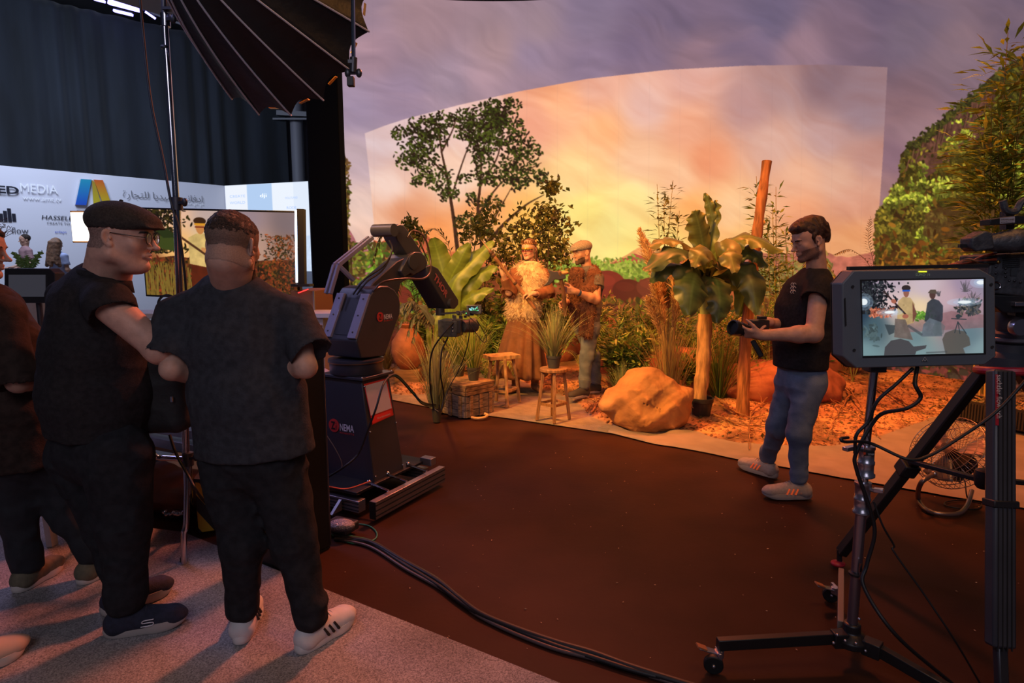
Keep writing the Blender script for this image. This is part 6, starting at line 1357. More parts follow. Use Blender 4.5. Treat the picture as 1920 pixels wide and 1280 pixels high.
# =========== performer in fur vest
t = thing('person', 'performer in pale fur vest and long brown skirt gripping a wooden staff', 'person', gz(985, 6.95))
fw = nrm([-.38, -.92, 0]); sd = np.array([fw[1], -fw[0], 0]); Y = 6.95; H = Fr(P(991, 468, Y), (-.42, -.9), .06, 0, .93); nk = P(995, 500, Y + .02)
Vh, Fh = head_sdf(H, .0045, False, nk, .046).mesh(); gy = terr_h(np.array([.2]), np.array([6.9]))[0]
shR, shL = P(966, 512, Y - .02), P(1020, 512, Y + .03); elR, wrR = P(954, 548, Y - .18), P(943, 512, Y - .30); elL, wrL = P(1027, 552, Y - .08), P(1000, 550, Y - .30)
fa, fb = P(967, 722, 6.93), P(1003, 720, 7.0); fa[2] = gy + .02; fb[2] = gy + .02
legs = [(P(970, 600, Y), P(968, 660, Y), fa + [0, 0, .1]), (P(1000, 600, Y + .05), P(1003, 660, Y + .04), fb + [0, 0, .1])]
st0, st1 = P(904, 452, Y - .42), P(1003, 578, Y - .28); sdir = nrm(st1 - st0)
a1 = arm_sdf(shR, elR, wrR, (.042, .036, .024), .005, ((-.15, -.25, .9), (.2, -.9, -.2), (.8, 0, .4), (.75, .8, .85, .9), .6), .9).mesh(); a2 = arm_sdf(shL, elL, wrL, (.042, .036, .024), .005, ((-1, -.2, .0), (0, .2, -1), (0, -.8, .5), (.6, .7, .75, .8), .5), .9).mesh()
core = body_core(.014, P(985, 600, Y), P(990, 540, Y), nk, (shL, shR), legs, sd); V, F = join_vf([(Vh, Fh), a1, a2, core]); finish('body', V, F, skinmat('skin_fair', (.50, .30, .21)), t, 180)
RB = mat('cloth_rust', (.17, .065, .028), rough=.9, noise=.25, nscale=14, bump=.3, bscale=160)
shirt(t, 'blouse', RB, [(P(983, 588, Y), (.135, .095)), (P(988, 540, Y), (.15, .10)), (P(993, 514, Y), (.14, .085)), (P(995, 504, Y), (.07, .06))], sd,
      [(shR, elR, .060, .072), (elR, elR + (wrR - elR) * .7, .072, .046), (shL, elL, .060, .078), (elL, elL + (wrL - elL) * .75, .078, .046)], (nk, P(993, 470, Y), .05, .07), 51, .008, .006)
# skirt lofted with pleats
SK = mat('skirt_brown', (.15, .060, .024), rough=.9, noise=.2, nscale=10, bump=.25, bscale=160); rings = []
top_c = P(983, 574, Y); bot_c = P(973, 704, Y + .0)
for v in np.linspace(0, 1, 26):
    c = top_c * (1 - v) + bot_c * v; rr_ = .125 + .185 * v ** .85; ring = []
    for a in np.linspace(0, 2 * math.pi, 120, endpoint=False):
        fo_ = 1 + (.02 + .07 * v) * math.sin(a * 11 + 1.3 * math.sin(a * 3) + v * 1.1) + .03 * v * math.sin(a * 5 + 2); ring.append(c + (sd * math.cos(a) * rr_ + fw * math.sin(a) * rr_ * .82) * fo_ + [0, 0, .012 * v * math.sin(a * 11)])
    rings.append(ring)
mb = MB(); mb.loft(rings, False); mb.build('skirt', SK, t, 180, solid=.006)
mb = MB(); rings = [[P(984, 577 + q_, Y) + (sd * math.cos(a) * .138 + fw * math.sin(a) * .105) for a in np.linspace(0, 2 * math.pi, 40, endpoint=False)] for q_ in (-5, 3)]; mb.loft(rings, False); mb.build('belt', mat('leather_dark', (.05, .022, .012), rough=.6), t, 180, solid=.01)
# fur vest with strands
s = SDF(.009)
for (c0, r0), (c1, r1) in zip([(P(980, 584, Y), (.19, .145)), (P(986, 545, Y), (.19, .150)), (P(991, 515, Y), (.215, .135))], [(P(986, 545, Y), (.19, .150)), (P(991, 515, Y), (.215, .135)), (P(994, 502, Y), (.13, .10))]): s.ecap(c0, c1, r0, r1, sd, .04)
s.ell(P(985, 565, Y) + fw * .16, (.022, .05, .24), .02, (sd, fw, (0, 0, 1)), True); s.cap(nk, nk + np.array([0, 0, .2]), .06, .09, .01, True)
for q_ in (elR, elL): s.cap(q_, q_ + np.array([0, 0, -.01]), .07, .07, .01, True)
V, F = s.mesh(noise=lambda p: .02 * (fbm(p * 14, 3, 5) - .5)); FURM = mat('fur_cream', (.58, .43, .26), rough=.95, noise=.25, nscale=20); vest = finish('fur_vest', V, F, FURM, t, 180)
def fur(parent, V, F, n, L, cols, seed, down=.7, wdt=.006, name='fur'):
    r = np.random.default_rng(seed); fi = r.integers(len(F), size=n); B = V[F[fi]].mean(1); fn = np.cross(V[F[fi, 1]] - V[F[fi, 0]], V[F[fi, 2]] - V[F[fi, 0]]); fn /= np.linalg.norm(fn, axis=1)[:, None] + 1e-9
    D = fn * .55 + np.array([0, 0, -down]) + r.normal(0, .45, (n, 3)); mb = MB(); leaves(mb, B, D, fn + r.normal(0, .3, (n, 3)), L * r.uniform(.5, 1.3, n), wdt, lcol(r, n, cols, .2), .1); return mb.build(name, attr_mat('fur_strand', rough=.95, transl=.15), parent, 0)
fur(vest, V, F, 5200, .055, [(.58, .43, .26), (.50, .35, .20), (.64, .50, .32)], 3)
BT = mat('boot_tan', (.30, .13, .06), rough=.75, noise=.3, nscale=20)
for p_, d_ in ((fa, (-.5, -.85, 0)), (fb, (.35, -.9, 0))):
    s = SDF(.007); d_ = nrm(d_); s.cap(p_ + [0, 0, .24], p_ + [0, 0, .06], .055, .045, .02); s.cap(p_ + [0, 0, .03], p_ + d_ * .15 + [0, 0, .02], .042, .034, .03); V, F = s.mesh(noise=lambda p: .006 * (fbm(p * 30, 2, 3) - .5)); finish('boot', V, F, BT, t, 180)
hairE = mat('hair_blonde_brown', (.10, .045, .018), rough=.6, noise=.5, nscale=60); s = SDF(.005); E = lambda c, r, k=.012, sub=False: s.ell(H(*c), np.array(r) * .93, k, H.A, sub)
E((0, -.028, .048), (.084, .100, .086)); E((0, .115, .0), (.064, .07, .075), .008, True); E((0, .03, -.08), (.1, .1, .05), .008, True)
V, F = s.mesh(noise=lambda p: .003 * np.sin(H.loc(p)[:, 0] * 300)); finish('hair', V, F, hairE, t, 180)
for g_ in (-1, 1):
    for k in range(4):
        mb = MB(); mb.tube(bez([H(g_ * .078, .0 - .02 * k, .03), H(g_ * .086, .0 - .02 * k, -.08), H(g_ * .080, .015 - .02 * k, -.20 - .02 * k)], 16), np.linspace(.009, .004, 17)[:len(bez([[0, 0, 0], [1, 0, 0], [2, 0, 0]], 16))], 6); mb.build('braid', hairE, t, 180)
# crown
crm_ = mat('crown_bronze', (.20, .10, .03), rough=.4, metal=.7); cr = MB(); r = np.random.default_rng(2)
cr.tube([H(.083 * math.cos(a), -.02 + .102 * math.sin(a), .072) for a in np.linspace(0, 2 * math.pi, 40)], .007, 8, False); cw = cr.build('crown', crm_, t)
mb = MB()
for a in np.linspace(0, 2 * math.pi, 26, endpoint=False):
    p = H(.084 * math.cos(a), -.02 + .104 * math.sin(a), .075); q_ = H(.092 * math.cos(a + .1), -.02 + .112 * math.sin(a + .1), .075 + r.uniform(.03, .055)); mb.tube([p, (p + q_) / 2 + r.normal(0, .003, 3), q_], [.006, .006, .001], 5); mb.ball(H(.088 * math.cos(a + .12), -.02 + .108 * math.sin(a + .12), .068), .007, 4)
mb.build('crown_spikes', crm_, cw)
band = lambda lo, hi: (lambda W: (lambda q: (q[:, 2] > lo) & (q[:, 2] < hi) & (q[:, 1] > .035))(H.loc(W)))
shell('face_paint', Vh, Fh, band(.008, .028), .0014, mat('paint_gold', (.75, .42, .05), rough=.3, metal=.6), t); shell('face_paint', Vh, Fh, band(-.006, .012), .0022, mat('paint_black', (.02, .015, .015), rough=.5), t); shell('face_paint', Vh, Fh, band(-.024, -.005), .0013, mat('paint_red', (.16, .02, .012), rough=.5), t)
shell('lips', Vh, Fh, lambda W: (lambda q: (q[:, 2] > -.072) & (q[:, 2] < -.048) & (q[:, 1] > .085) & (np.abs(q[:, 0]) < .02))(H.loc(W)), .0008, mat('lips', (.40, .12, .09), rough=.5), t)
t = thing('staff', 'long wooden staff with pointed end held diagonally by the fur-vested performer', 'staff', st0); mb = MB(); L = np.linalg.norm(st1 - st0)
mb.tube([st0 + sdir * L * k for k in (.13, .3, .5, .7, .9, 1.0)], [.017, .019, .018, .020, .019, .016], 10); mb.build('shaft', mat('staff_wood', (.24, .11, .05), rough=.7, noise=.4, nscale=12), t, 60)
mb = MB(); mb.tube([st0 + sdir * L * .16, st0 + sdir * L * .06, st0 - sdir * .03], [.016, .022, .002], 8, flat=.35); mb.build('blade', mat('blade_bone', (.5, .34, .2), rough=.5), t, 60)
for k in (.15, .19, .60): mb = MB(); mb.lathe(st0 + sdir * L * k, [(.020, 0), (.023, .008), (.023, .022), (.020, .03)], 14, sdir); mb.build('binding', mat('leather_dark', (.05, .022, .012)), t)

# =========== performer with cap and fur scarf
t = thing('person', 'bearded performer in grey flat cap, brown fur scarf and jeans holding an axe', 'person', gz(1100, 6.55))
fw = nrm([-.78, -.62, 0]); sd = np.array([fw[1], -fw[0], 0]); Y = 6.6; H = Fr(P(1091, 474, Y), (-.90, -.45), .18, 0, .98); nk = P(1101, 506, Y + .03); Vh, Fh = head_sdf(H, .0045, True, nk, .056).mesh()
shL, shR = P(1120, 522, Y - .12), P(1078, 520, Y + .15); elL, wrL = P(1117, 562, Y - .24), P(1078, 546, Y - .38); elR, wrR = P(1068, 566, Y + .02), P(1060, 566, Y - .26)
ha, ta = P(1104, 747, 6.5), P(1069, 752, 6.35); ha[2] = ta[2] = 0; hb, tb = P(1126, 737, 6.72), P(1095, 738, 6.60); gF = terr_h(np.array([.8]), np.array([6.6]))[0]
ax0, ax1 = P(1060, 592, Y - .40), P(1050, 514, Y - .50)
legs = [(P(1108, 612, Y - .06), P(1100, 668, Y - .08), np.array([*(ha + nrm(ta - ha) * .07)[:2], gF + .10])), (P(1092, 612, Y + .1), P(1112, 668, Y + .10), np.array([*(hb + nrm(tb - hb) * .07)[:2], gF + .10]))]
a1 = arm_sdf(shL, elL, wrL, (.05, .045, .029), .005, ((-1, -.25, .15), (0, 1, .2), (0, 0, 1), (.5, .65, .7, .8), .6)).mesh(); a2 = arm_sdf(shR, elR, wrR, (.046, .04, .028), .005, ((-.6, -.6, -.3), (.6, -.6, -.2), (0, 0, 1), (.4, .5, .6, .6), .4)).mesh()
core = body_core(.014, P(1100, 600, Y), P(1100, 550, Y), nk, (shL, shR), legs, sd); V, F = join_vf([(Vh, Fh), a1, a2, core]); finish('body', V, F, skinmat('skin_brown', (.42, .22, .14)), t, 180)
shirt(t, 'polo_shirt', mat('polo_grey', (.085, .075, .07), rough=.9, noise=.2, nscale=30), [(P(1098, 606, Y), (.165, .125)), (P(1100, 575, Y), (.165, .13)), (P(1100, 540, Y), (.18, .13)), (P(1100, 520, Y), (.17, .11)), (P(1101, 510, Y), (.09, .07))], sd, [(shL, P(1120, 538, Y - .17), .072, .068), (shR, P(1076, 540, Y + .12), .068, .066)], (nk, P(1095, 475, Y), .055, .07), 61, .008, .005)
trousers(t, None, legs, (P(1100, 612, Y), P(1100, 598, Y)), mat('jeans_grey', (.09, .11, .12), rough=.85, noise=.3, nscale=10, col2=(.15, .17, .18)), 62, sd, (.092, .068, .054), amp=.007, wr=(.15, .11), vox=.009)
shd = mat('sneaker_dark', (.05, .04, .035), rough=.8); 
for a_, b_ in ((ha, ta), (hb, tb)): shoe(t, a_, a_ + nrm(b_ - a_) * .28, shd, sgr, .09, .050, .030, 'sneaker', None, shd, z0=gF + .004)
flatcap(t, H, mat('cap_grey', (.20, .17, .14), rough=.95, noise=.3, nscale=100), .005); brows(t, Vh, Fh, H, hair_d); eye_parts(t, H)
shell('beard', Vh, Fh, lambda W: (lambda q: (q[:, 2] < -.040) & (q[:, 2] > -.12) & (q[:, 1] > .01) & ~((q[:, 1] > .080) & (q[:, 2] > -.072)) & (q[:, 2] < -.028 - .28 * q[:, 1]))(H.loc(W)), .001, mat('beard_brown', (.07, .035, .02), rough=.8), t, nz=.003)
SCM = mat('fur_brown', (.10, .034, .016), rough=.95, noise=.4, nscale=16); s = SDF(.009)
ring = [nk + (sd * math.cos(a) * .085 + fw * math.sin(a) * .075) + np.array([0, 0, -.01 - .02 * math.sin(a)]) for a in np.linspace(0, 2 * math.pi, 16)]
for a_, b_ in zip(ring[:-1], ring[1:]): s.cap(a_, b_, .042, .042, .02)
for pts_ in ([(1116, 508, -.14), (1108, 540, -.20), (1102, 585, -.22), (1098, 628, -.20)], [(1082, 505, -.12), (1078, 540, -.14), (1080, 575, -.14), (1084, 606, -.12)]):
    q_ = [P(x, y, Y + dy) for x, y, dy in pts_]
    for a_, b_ in zip(q_[:-1], q_[1:]): s.ecap(a_, b_, (.075, .028), (.08, .028), (1, -.2, 0), .03)
V, F = s.mesh(noise=lambda p: .016 * (fbm(p * 16, 3, 5) - .5)); scf = finish('fur_scarf', V, F, SCM, t, 180); fur(scf, V, F, 3200, .035, [(.13, .045, .02), (.08, .028, .014), (.19, .08, .035)], 4)
mb = MB(); mb.lathe(wrL + (elL - wrL) * .12, [(.034, 0), (.036, .006), (.036, .022), (.034, .028)], 20, elL - wrL); mb.build('watch', mat('watch_blue', (.03, .06, .12), rough=.4), t)
t = thing('axe', 'dark hand axe with curved blade held upright by the performer with the scarf', 'axe', ax0); mb = MB(); mb.tube(bez([ax0, (ax0 + ax1) / 2 + [.012, 0, 0], ax1, ax1 + (ax1 - ax0) * .06], 16), .020, 10); mb.build('handle', mat('axe_wood', (.12, .05, .025), rough=.7, noise=.4), t, 60)
mb = MB(); c = ax1 + [0, 0, -.02]; poly = [c + np.array(q_) for q_ in [(.05, 0, .03), (.0, 0, .055), (-.06, 0, .05), (-.13, 0, .075), (-.10, 0, .02), (-.125, 0, -.05), (-.17, 0, -.10), (-.10, 0, -.085), (-.05, 0, -.03), (.0, 0, -.035), (.06, 0, -.02)]]
mb.prism([p - [0, .015, 0] for p in poly], (0, .03, 0)); mb.build('blade', mat('axe_iron', (.10, .08, .07), rough=.4, metal=.8), t, 20, .006)
mb = MB(); mb.ball(c + [.045, 0, .035], (.04, .03, .022), 8); mb.build('poll', mat('axe_wood_light', (.40, .2, .08), rough=.6), t)

# =========== two distant visitors at the white booth
def small_person(px, py, Y, label, skin, shirtm, hairf, fw, seed, long_hair=False):
    c = P(px, py, Y); t = thing('person', label, 'person', (c[0], c[1], 0)); fw = nrm([*fw, 0]); sd = np.array([fw[1], -fw[0], 0]); H = Fr(c, fw, .1); nk = c + [0, 0, -.17]
    s = SDF(.012); hd = head_sdf(H, .008, True, nk, .055).mesh(); z = c[2]; legs = [(np.array([c[0] + sd[0] * g_, c[1] + sd[1] * g_, .85]), np.array([c[0] + sd[0] * g_, c[1] + sd[1] * g_, .48]), np.array([c[0] + sd[0] * g_, c[1] + sd[1] * g_, .1])) for g_ in (-.1, .1)]
    ch = c + [0, 0, -.38]; shs = [c + sd * g_ * .19 + [0, 0, -.26] for g_ in (-1, 1)]; els = [q_ + sd * g_ * .05 + [0, 0, -.28] for q_, g_ in zip(shs, (-1, 1))]; wrs = [q_ + fw * .2 + [0, 0, -.08] for q_ in els]
    arms = [arm_sdf(a_, b_, w_, (.045, .04, .028), .009, (fw, (0, 0, -1), sd)).mesh() for a_, b_, w_ in zip(shs, els, wrs)]
    V, F = join_vf([hd, *arms, body_core(.02, np.array([c[0], c[1], .9]), ch, nk, shs, legs, sd)]); finish('body', V, F, skin, t, 180)
    shirt(t, 'top', shirtm, [(np.array([c[0], c[1], .88]), (.17, .12)), (ch, (.18, .12)), (c + [0, 0, -.25], (.16, .1)), (c + [0, 0, -.2], (.08, .07))], sd, [(a_, a_ + (b_ - a_) * .6, .07, .066) for a_, b_ in zip(shs, els)], None, seed, .014)
    trousers(t, None, legs, (np.array([c[0], c[1], .9]), np.array([c[0], c[1], .95])), TRB, seed, sd, (.09, .07, .055), vox=.016, wr=(.15, .11))
    s = SDF(.009); s.ell(H(0, -.025, .05), (.09, .105, .09), .01, H.A); s.ell(H(0, .12, -.01), (.075, .08, .085), .008, H.A, True)
    if long_hair:
        for k in range(9): a = math.pi + math.pi * k / 8; s.cap(H(.085 * math.cos(a), -.04 + .09 * math.sin(a), .02), H(.15 * math.cos(a), -.05 + .12 * math.sin(a), -.38 - .04 * (k % 3)), .04, .035, .03)
    V, F = s.mesh(noise=lambda p: .012 * (fbm(p * 25, 2, seed) - .5)); finish('hair', V, F, hairf, t, 180)
sk_ = skinmat('skin_mid', (.42, .24, .18))
small_person(46, 450, 14.3, 'distant man in mauve T-shirt standing at the white booth', sk_, mat('tee_mauve', (.28, .16, .18), rough=.9), hair_d, (-.5, -.8), 71)
small_person(107, 458, 13.2, 'distant woman with long wavy hair in pale blue top at the booth', sk_, mat('top_blue', (.35, .42, .68), rough=.9), mat('hair_auburn', (.16, .08, .045), rough=.7, noise=.4, nscale=20), (.3, .9), 72, True)
# ------------------------------------------------------------------ lighting gear
chrome = mat('chrome', (.55, .55, .60), rough=.16, metal=1.); alu = mat('aluminium', (.42, .40, .42), rough=.38, metal=.9, noise=.06); steel_d = mat('steel_dark', (.08, .08, .09), rough=.4, metal=.7)
blk = mat('black_paint', (.016, .016, .018), rough=.45); blkm = mat('black_matte', (.012, .012, .013), rough=.85); rub = mat('cable_black', (.010, .010, .011), rough=.5)
def cable(label, pts, r, m=None, n=60, name='cable', group=None):
    mb = MB(); mb.tube(bez(pts, n), r, 7); return tag(mb.build(name, m or rub, None, 60), label, 'cable', group)
def part(name, m, par, fn, smooth=35, bevel=0): mb = MB(); fn(mb); return mb.build(name, m, par, smooth, bevel)
# parabolic softbox, seen from behind
hub, rc = P(292, -150, 2.36), P(535, 26, 3.0); ax = nrm(rc - hub); t = thing('softbox', 'large black parabolic softbox with pale rib seams hanging at the top', 'softbox', hub)
u1 = nrm(np.cross(ax, (0, 0, 1))); u2 = np.cross(u1, ax); R_, D_, N_ = .468, np.linalg.norm(rc - hub), 16
sbm = mat('softbox_black', (.010, .012, .013), rough=.5, spec=.5, bump=.3, bscale=30); gold = mat('softbox_gold', (.75, .50, .12), rough=.3, metal=.7)
sil = mat('rib_silver', (.55, .56, .62), rough=.4)
g = []; gi = []; NA = N_ * 8
for i in range(22):
    v = i / 21; rr = R_ * v ** .62; z = D_ * v; row = []; rowi = []
    for k in range(NA + 1):
        a = 2 * math.pi * k / NA + .1; f = (k % 8) / 8.; sag = 1 - .075 * math.sin(math.pi * f) * (.4 + .6 * v); zz = z - (.035 * math.sin(math.pi * f) if v > .85 else 0) * (v - .85) / .15
        q = hub + ax * zz + (u1 * math.cos(a) + u2 * math.sin(a)) * rr * sag; row.append(q); rowi.append(hub + ax * zz + (u1 * math.cos(a) + u2 * math.sin(a)) * max(0, rr * sag - .008))
    g.append(row); gi.append(rowi)
mb = MB(); mb.grid(np.array(g)); mb.build('fabric', sbm, t, 60); mb = MB(); mb.grid(np.array(gi)[:, ::-1]); mb.build('lining', gold, t, 60)
for k in range(N_):
    a = 2 * math.pi * k / N_ + .1; part('rib', sil, t, lambda mb: mb.tube([hub + ax * D_ * v + (u1 * math.cos(a) + u2 * math.sin(a)) * (R_ * v ** .62 + .003) for v in np.linspace(.02, 1.0, 22)], .0042, 6))
    a2 = a + math.pi / N_; c = hub + ax * D_ * .955 + (u1 * math.cos(a2) + u2 * math.sin(a2)) * R_ * .925; tg = -u1 * math.sin(a2) + u2 * math.cos(a2); part('rim_tab', gold, t, lambda mb: mb.box(c + ax * .02, (.05, .003, .014), (tg, u1 * math.cos(a2) + u2 * math.sin(a2), ax)))
part('lamp_head', blk, t, lambda mb: mb.lathe(hub - ax * .22, [(.06, 0), (.08, .02), (.08, .2), (.11, .22), (.11, .25)], 24, ax))
part('bulb', mat('softbox_bulb', (1, 1, 1), emit=(1, .62, .25), estr=30), t, lambda mb: mb.ball(hub + ax * .08, .03, 8))
area('softbox_light', tuple(hub + ax * (D_ + .02)), tuple(hub + ax * 4), .85, 36, (1, .52, .17), spread=80, shape='DISK')
part('mount_arm', blk, t, lambda mb: mb.tube([hub - ax * .12, hub - ax * .12 + [-.1, -.05, .35], P(240, -420, 2.75)], .018, 10))
# hanging clamp
t = thing('grip_clamp', 'small grip head with knobs hanging on a thin rod right of the softbox', 'clamp', P(661, 140, 2.45)); Yc = 2.45
part('rod', chrome, t, lambda mb: mb.tube([P(659, -200, Yc), P(663, 108, Yc)], .008, 8)); part('body', steel_d, t, lambda mb: mb.cyl(P(663, 108, Yc), P(662, 136, Yc), .014, 14))
for x in (652, 673): part('knob', steel_d, t, lambda mb: (mb.cyl(P(x, 137, Yc), P(662, 137, Yc), .006, 8), mb.ball(P(x, 137, Yc), (.012, .009, .017), 6)))
part('upper_knob', steel_d, t, lambda mb: mb.bar(P(654, 117, Yc), P(662, 117, Yc), .03, .012)); part('jaw', blk, t, lambda mb: mb.box(P(658, 153, Yc), (.026, .026, .036)), 30, .003)
# tall chrome light stand
t = thing('light_stand', 'tall chrome light stand rising between the two men in black', 'light stand', G(345, 1058)); ys = 2.95
part('lower_tube', chrome, t, lambda mb: mb.cyl(P(352, 925, ys), P(331, 380, ys), .0165, 18)); part('upper_tube', chrome, t, lambda mb: mb.cyl(P(331, 385, ys), P(308, 30, ys), .0145, 18)); part('top_tube', steel_d, t, lambda mb: mb.cyl(P(308, 40, ys), P(303, -260, ys), .012, 14))
for (x, y, w_) in ((331, 382, .05), (310, 38, .04), (352, 860, .05)):
    c = part('collar', steel_d if y > 100 else chrome, t, lambda mb: mb.cyl(P(x, y - 12, ys), P(x + 1, y + 12, ys), w_ * .52, 18)); part('knob', blk, c, lambda mb: (mb.bar(P(x, y, ys), P(x + 15, y - 3, ys - .03), .02, .014), mb.ball(P(x + 15, y - 3, ys - .04), (.014, .010, .02), 6)))
part('clip', blk, t, lambda mb: mb.box(P(316, 17, ys - .03), (.045, .03, .012))); part('band', blk, t, lambda mb: mb.lathe(P(310, 92, ys), [(.018, 0), (.019, .004), (.019, .01), (.017, .014)], 16))
part('leg', chrome, t, lambda mb: mb.tube(bez([P(352, 870, ys), P(349, 980, ys - .05), P(345, 1000, ys - .06), G(345, 1056, .01)], 20), .014, 12))
part('leg', chrome, t, lambda mb: mb.tube(bez([P(348, 860, ys), P(300, 858, ys), P(262, 858, ys), G(205, 975, .01)], 20), .014, 12))
part('leg', chrome, t, lambda mb: mb.tube(bez([P(354, 860, ys + .05), P(357, 940, ys + .25), G(358, 960, .01)], 20), .014, 12))
for p_ in (G(345, 1056, .0), G(205, 975, 0), G(358, 960, 0)): part('rubber_foot', rub, t, lambda mb: mb.cyl(p_ + [0, 0, .012], p_ + [0, 0, .035], .017, 12))
for (a_, b_) in (((336, 712), (262, 838)), ((340, 800), (262, 880)), ((345, 832), (262, 818))): pass
part('brace', chrome, t, lambda mb: mb.cyl(P(347, 862, ys), P(262, 852, ys + .05), .009, 10)); part('tape', mat('tape_pink', (.7, .02, .12), rough=.5), t, lambda mb: mb.lathe(P(351, 913, ys) + [0, 0, .13], [(.0172, 0), (.0175, .001), (.0175, .02), (.0172, .021)], 16))
cable('thin black cable hanging from above and strapped to the tall chrome stand', [P(258, -60, 3.0), P(268, 60, 3.0), P(283, 190, 2.98), P(306, 300, 2.96), P(320, 375, 2.93), P(334, 425, 2.92), P(345, 500, 2.92), P(350, 560, 2.92)], .006)
cable('black cable looping from the stand base down to the carpet', [P(318, 815, 2.94), P(330, 850, 2.92), P(352, 890, 2.9), P(372, 925, 2.9), G(400, 960, .01)], .007)
# ------------------------------------------------------------------ podium, TV, background equipment
pA, pB, pC = G(487, 1056, .0), G(529, 1072, .0), G(620, 1027, .0); ph = 1.19
pD = pA + (pC - pB); t = thing('podium', 'tall black cabinet between the man in the T-shirt and the robot', 'cabinet', pB)
pm = mat('podium_black', (.013, .013, .015), rough=.55, noise=.2, nscale=3); part('body', pm, t, lambda mb: mb.prism([p + [0, 0, .012] for p in (pA, pB, pC, pD)], (0, 0, ph - .05)), 20, .004)
ct_ = (pA + pB + pC + pD) / 4; part('top', mat('podium_top', (.06, .06, .07), rough=.5), t, lambda mb: mb.prism([ct_ + (p - ct_) * 1.03 + [0, 0, ph - .036] for p in (pA, pB, pC, pD)], (0, 0, .03)), 20, .003)
part('corner_edge', steel_d, t, lambda mb: mb.bar(pC + [.0, 0, .02], pC + [0, 0, ph - .05], .008, .008)); part('plinth', blkm, t, lambda mb: mb.prism([ct_ + (p - ct_) * .98 + [0, 0, .001] for p in (pA, pB, pC, pD)], (0, 0, .010)), 20)
# live-view television
tv = Canvas(0, 0, 290, 160, 1.6)
tv.a[:] = tv.rbf([(20, 20, 230, 180, 150), (60, 10, 240, 190, 160), (130, 10, 190, 165, 160), (200, 20, 150, 130, 140), (280, 20, 120, 105, 110), (60, 60, 250, 190, 110), (140, 60, 255, 225, 150), (210, 60, 190, 150, 130), (280, 70, 150, 110, 90), (0, 100, 120, 60, 30)], 25, 4)
rs = np.random.default_rng(3)
def scat(cv_, n, fx, fy, size, cols, rr=rs):
    for _ in range(n): cv_.ell(fx(rr), fy(rr), size * rr.uniform(.5, 1.4), size * rr.uniform(.25, .6), rr.uniform(0, 3.1), np.array(cols[rr.integers(len(cols))]) * rr.uniform(.7, 1.2))
tv.poly([(0, 92), (60, 84), (150, 95), (220, 88), (290, 84), (290, 160), (0, 160)], (92, 46, 22), 1, .8)
scat(tv, 700, lambda r: abs(r.normal(0, 34)), lambda r: r.uniform(0, 80), 4, [(30, 24, 12), (60, 50, 16), (20, 16, 10)]); scat(tv, 900, lambda r: r.uniform(0, 290), lambda r: r.uniform(88, 160), 4, [(60, 40, 14), (110, 70, 24), (40, 26, 12), (130, 50, 24)])
scat(tv, 700, lambda r: r.normal(262, 22), lambda r: r.uniform(40, 160), 2.6, [(60, 50, 20), (120, 60, 24), (40, 30, 14), (150, 70, 30)])
for k in range(90): x = rs.uniform(0, 100); tv.line([(x, 160), (x + rs.normal(0, 8), rs.uniform(95, 125))], 1.2, (128, 104, 40))
tv.poly([(30, 50), (62, 42), (74, 60), (60, 76), (28, 70)], (60, 70, 26)); tv.poly([(20, 30), (50, 34), (66, 50), (40, 52)], (40, 50, 20))
for poly_, c in [([(88, 160), (92, 92), (140, 92), (150, 160)], (90, 34, 14)), ([(88, 50), (104, 42), (122, 42), (136, 52), (138, 96), (124, 104), (88, 98)], (214, 180, 110)), ([(134, 54), (148, 80), (142, 100), (130, 92)], (110, 50, 22))]: tv.poly(poly_, c, 1, .3)
tv.ell(112, 30, 8.5, 13, 0, (200, 130, 70)); tv.ell(112, 19, 12, 7, 0, (60, 34, 16)); tv.line([(103, 25), (121, 25)], 4, (220, 150, 40)); tv.line([(103, 30), (121, 30)], 2.4, (110, 30, 14)); tv.line([(72, 48), (146, 98)], 4.5, (80, 46, 26)); tv.ell(118, 72, 7, 4, .5, (206, 140, 80)); tv.line([(124, 28), (128, 52)], 3, (90, 50, 20))
def screen_grid(a, b, c, cnv, nu, nv, w, h):
    """a top-left, b top-right, c bottom-left"""
    g = np.array([[a + (b - a) * u + (c - a) * v for v in np.linspace(0, 1, nv)] for u in np.linspace(0, 1, nu)]); uu, vv = np.meshgrid(np.linspace(0, w, nu), np.linspace(0, h, nv), indexing='ij'); return g, cnv.sample(uu, vv)
Ytv = 4.8; a_, b_ = P(264, 392, Ytv + .1), P(552, 399, Ytv - .05); c_ = a_ - [0, 0, a_[2] - P(263, 552, Ytv + .1)[2]]
t = thing('television', 'wide flat television showing the performer in front of the sunset', 'television', (float((a_[0] + b_[0]) / 2), Ytv, .0)); g, cc = screen_grid(a_, b_, c_, tv, 300, 170, 289, 159)
td = nrm(b_ - a_); tn = nrm(np.cross(td, (0, 0, 1)));
finish('screen', (g - [0, 0, 0] + tn * .004).reshape(-1, 3), gridfaces(300, 170)[:, ::-1], attr_mat('screen_picture', emit=True, strength=.95), t, 180, colors=cc.reshape(-1, 3))
ctv = (b_ + c_) / 2; Wt, Ht = np.linalg.norm(b_ - a_), np.linalg.norm(c_ - a_)
part('housing', blk, t, lambda mb: mb.box(ctv - tn * .025, (Wt + .03, .05, Ht + .03), (td, tn, (0, 0, 1))), 30, .004)
part('stand', blk, t, lambda mb: (mb.box((ctv[0], ctv[1] + .06, ctv[2] / 2), (.08, .06, ctv[2])), mb.box((ctv[0], ctv[1] + .04, .03), (.7, .5, .03))), 30, .005)
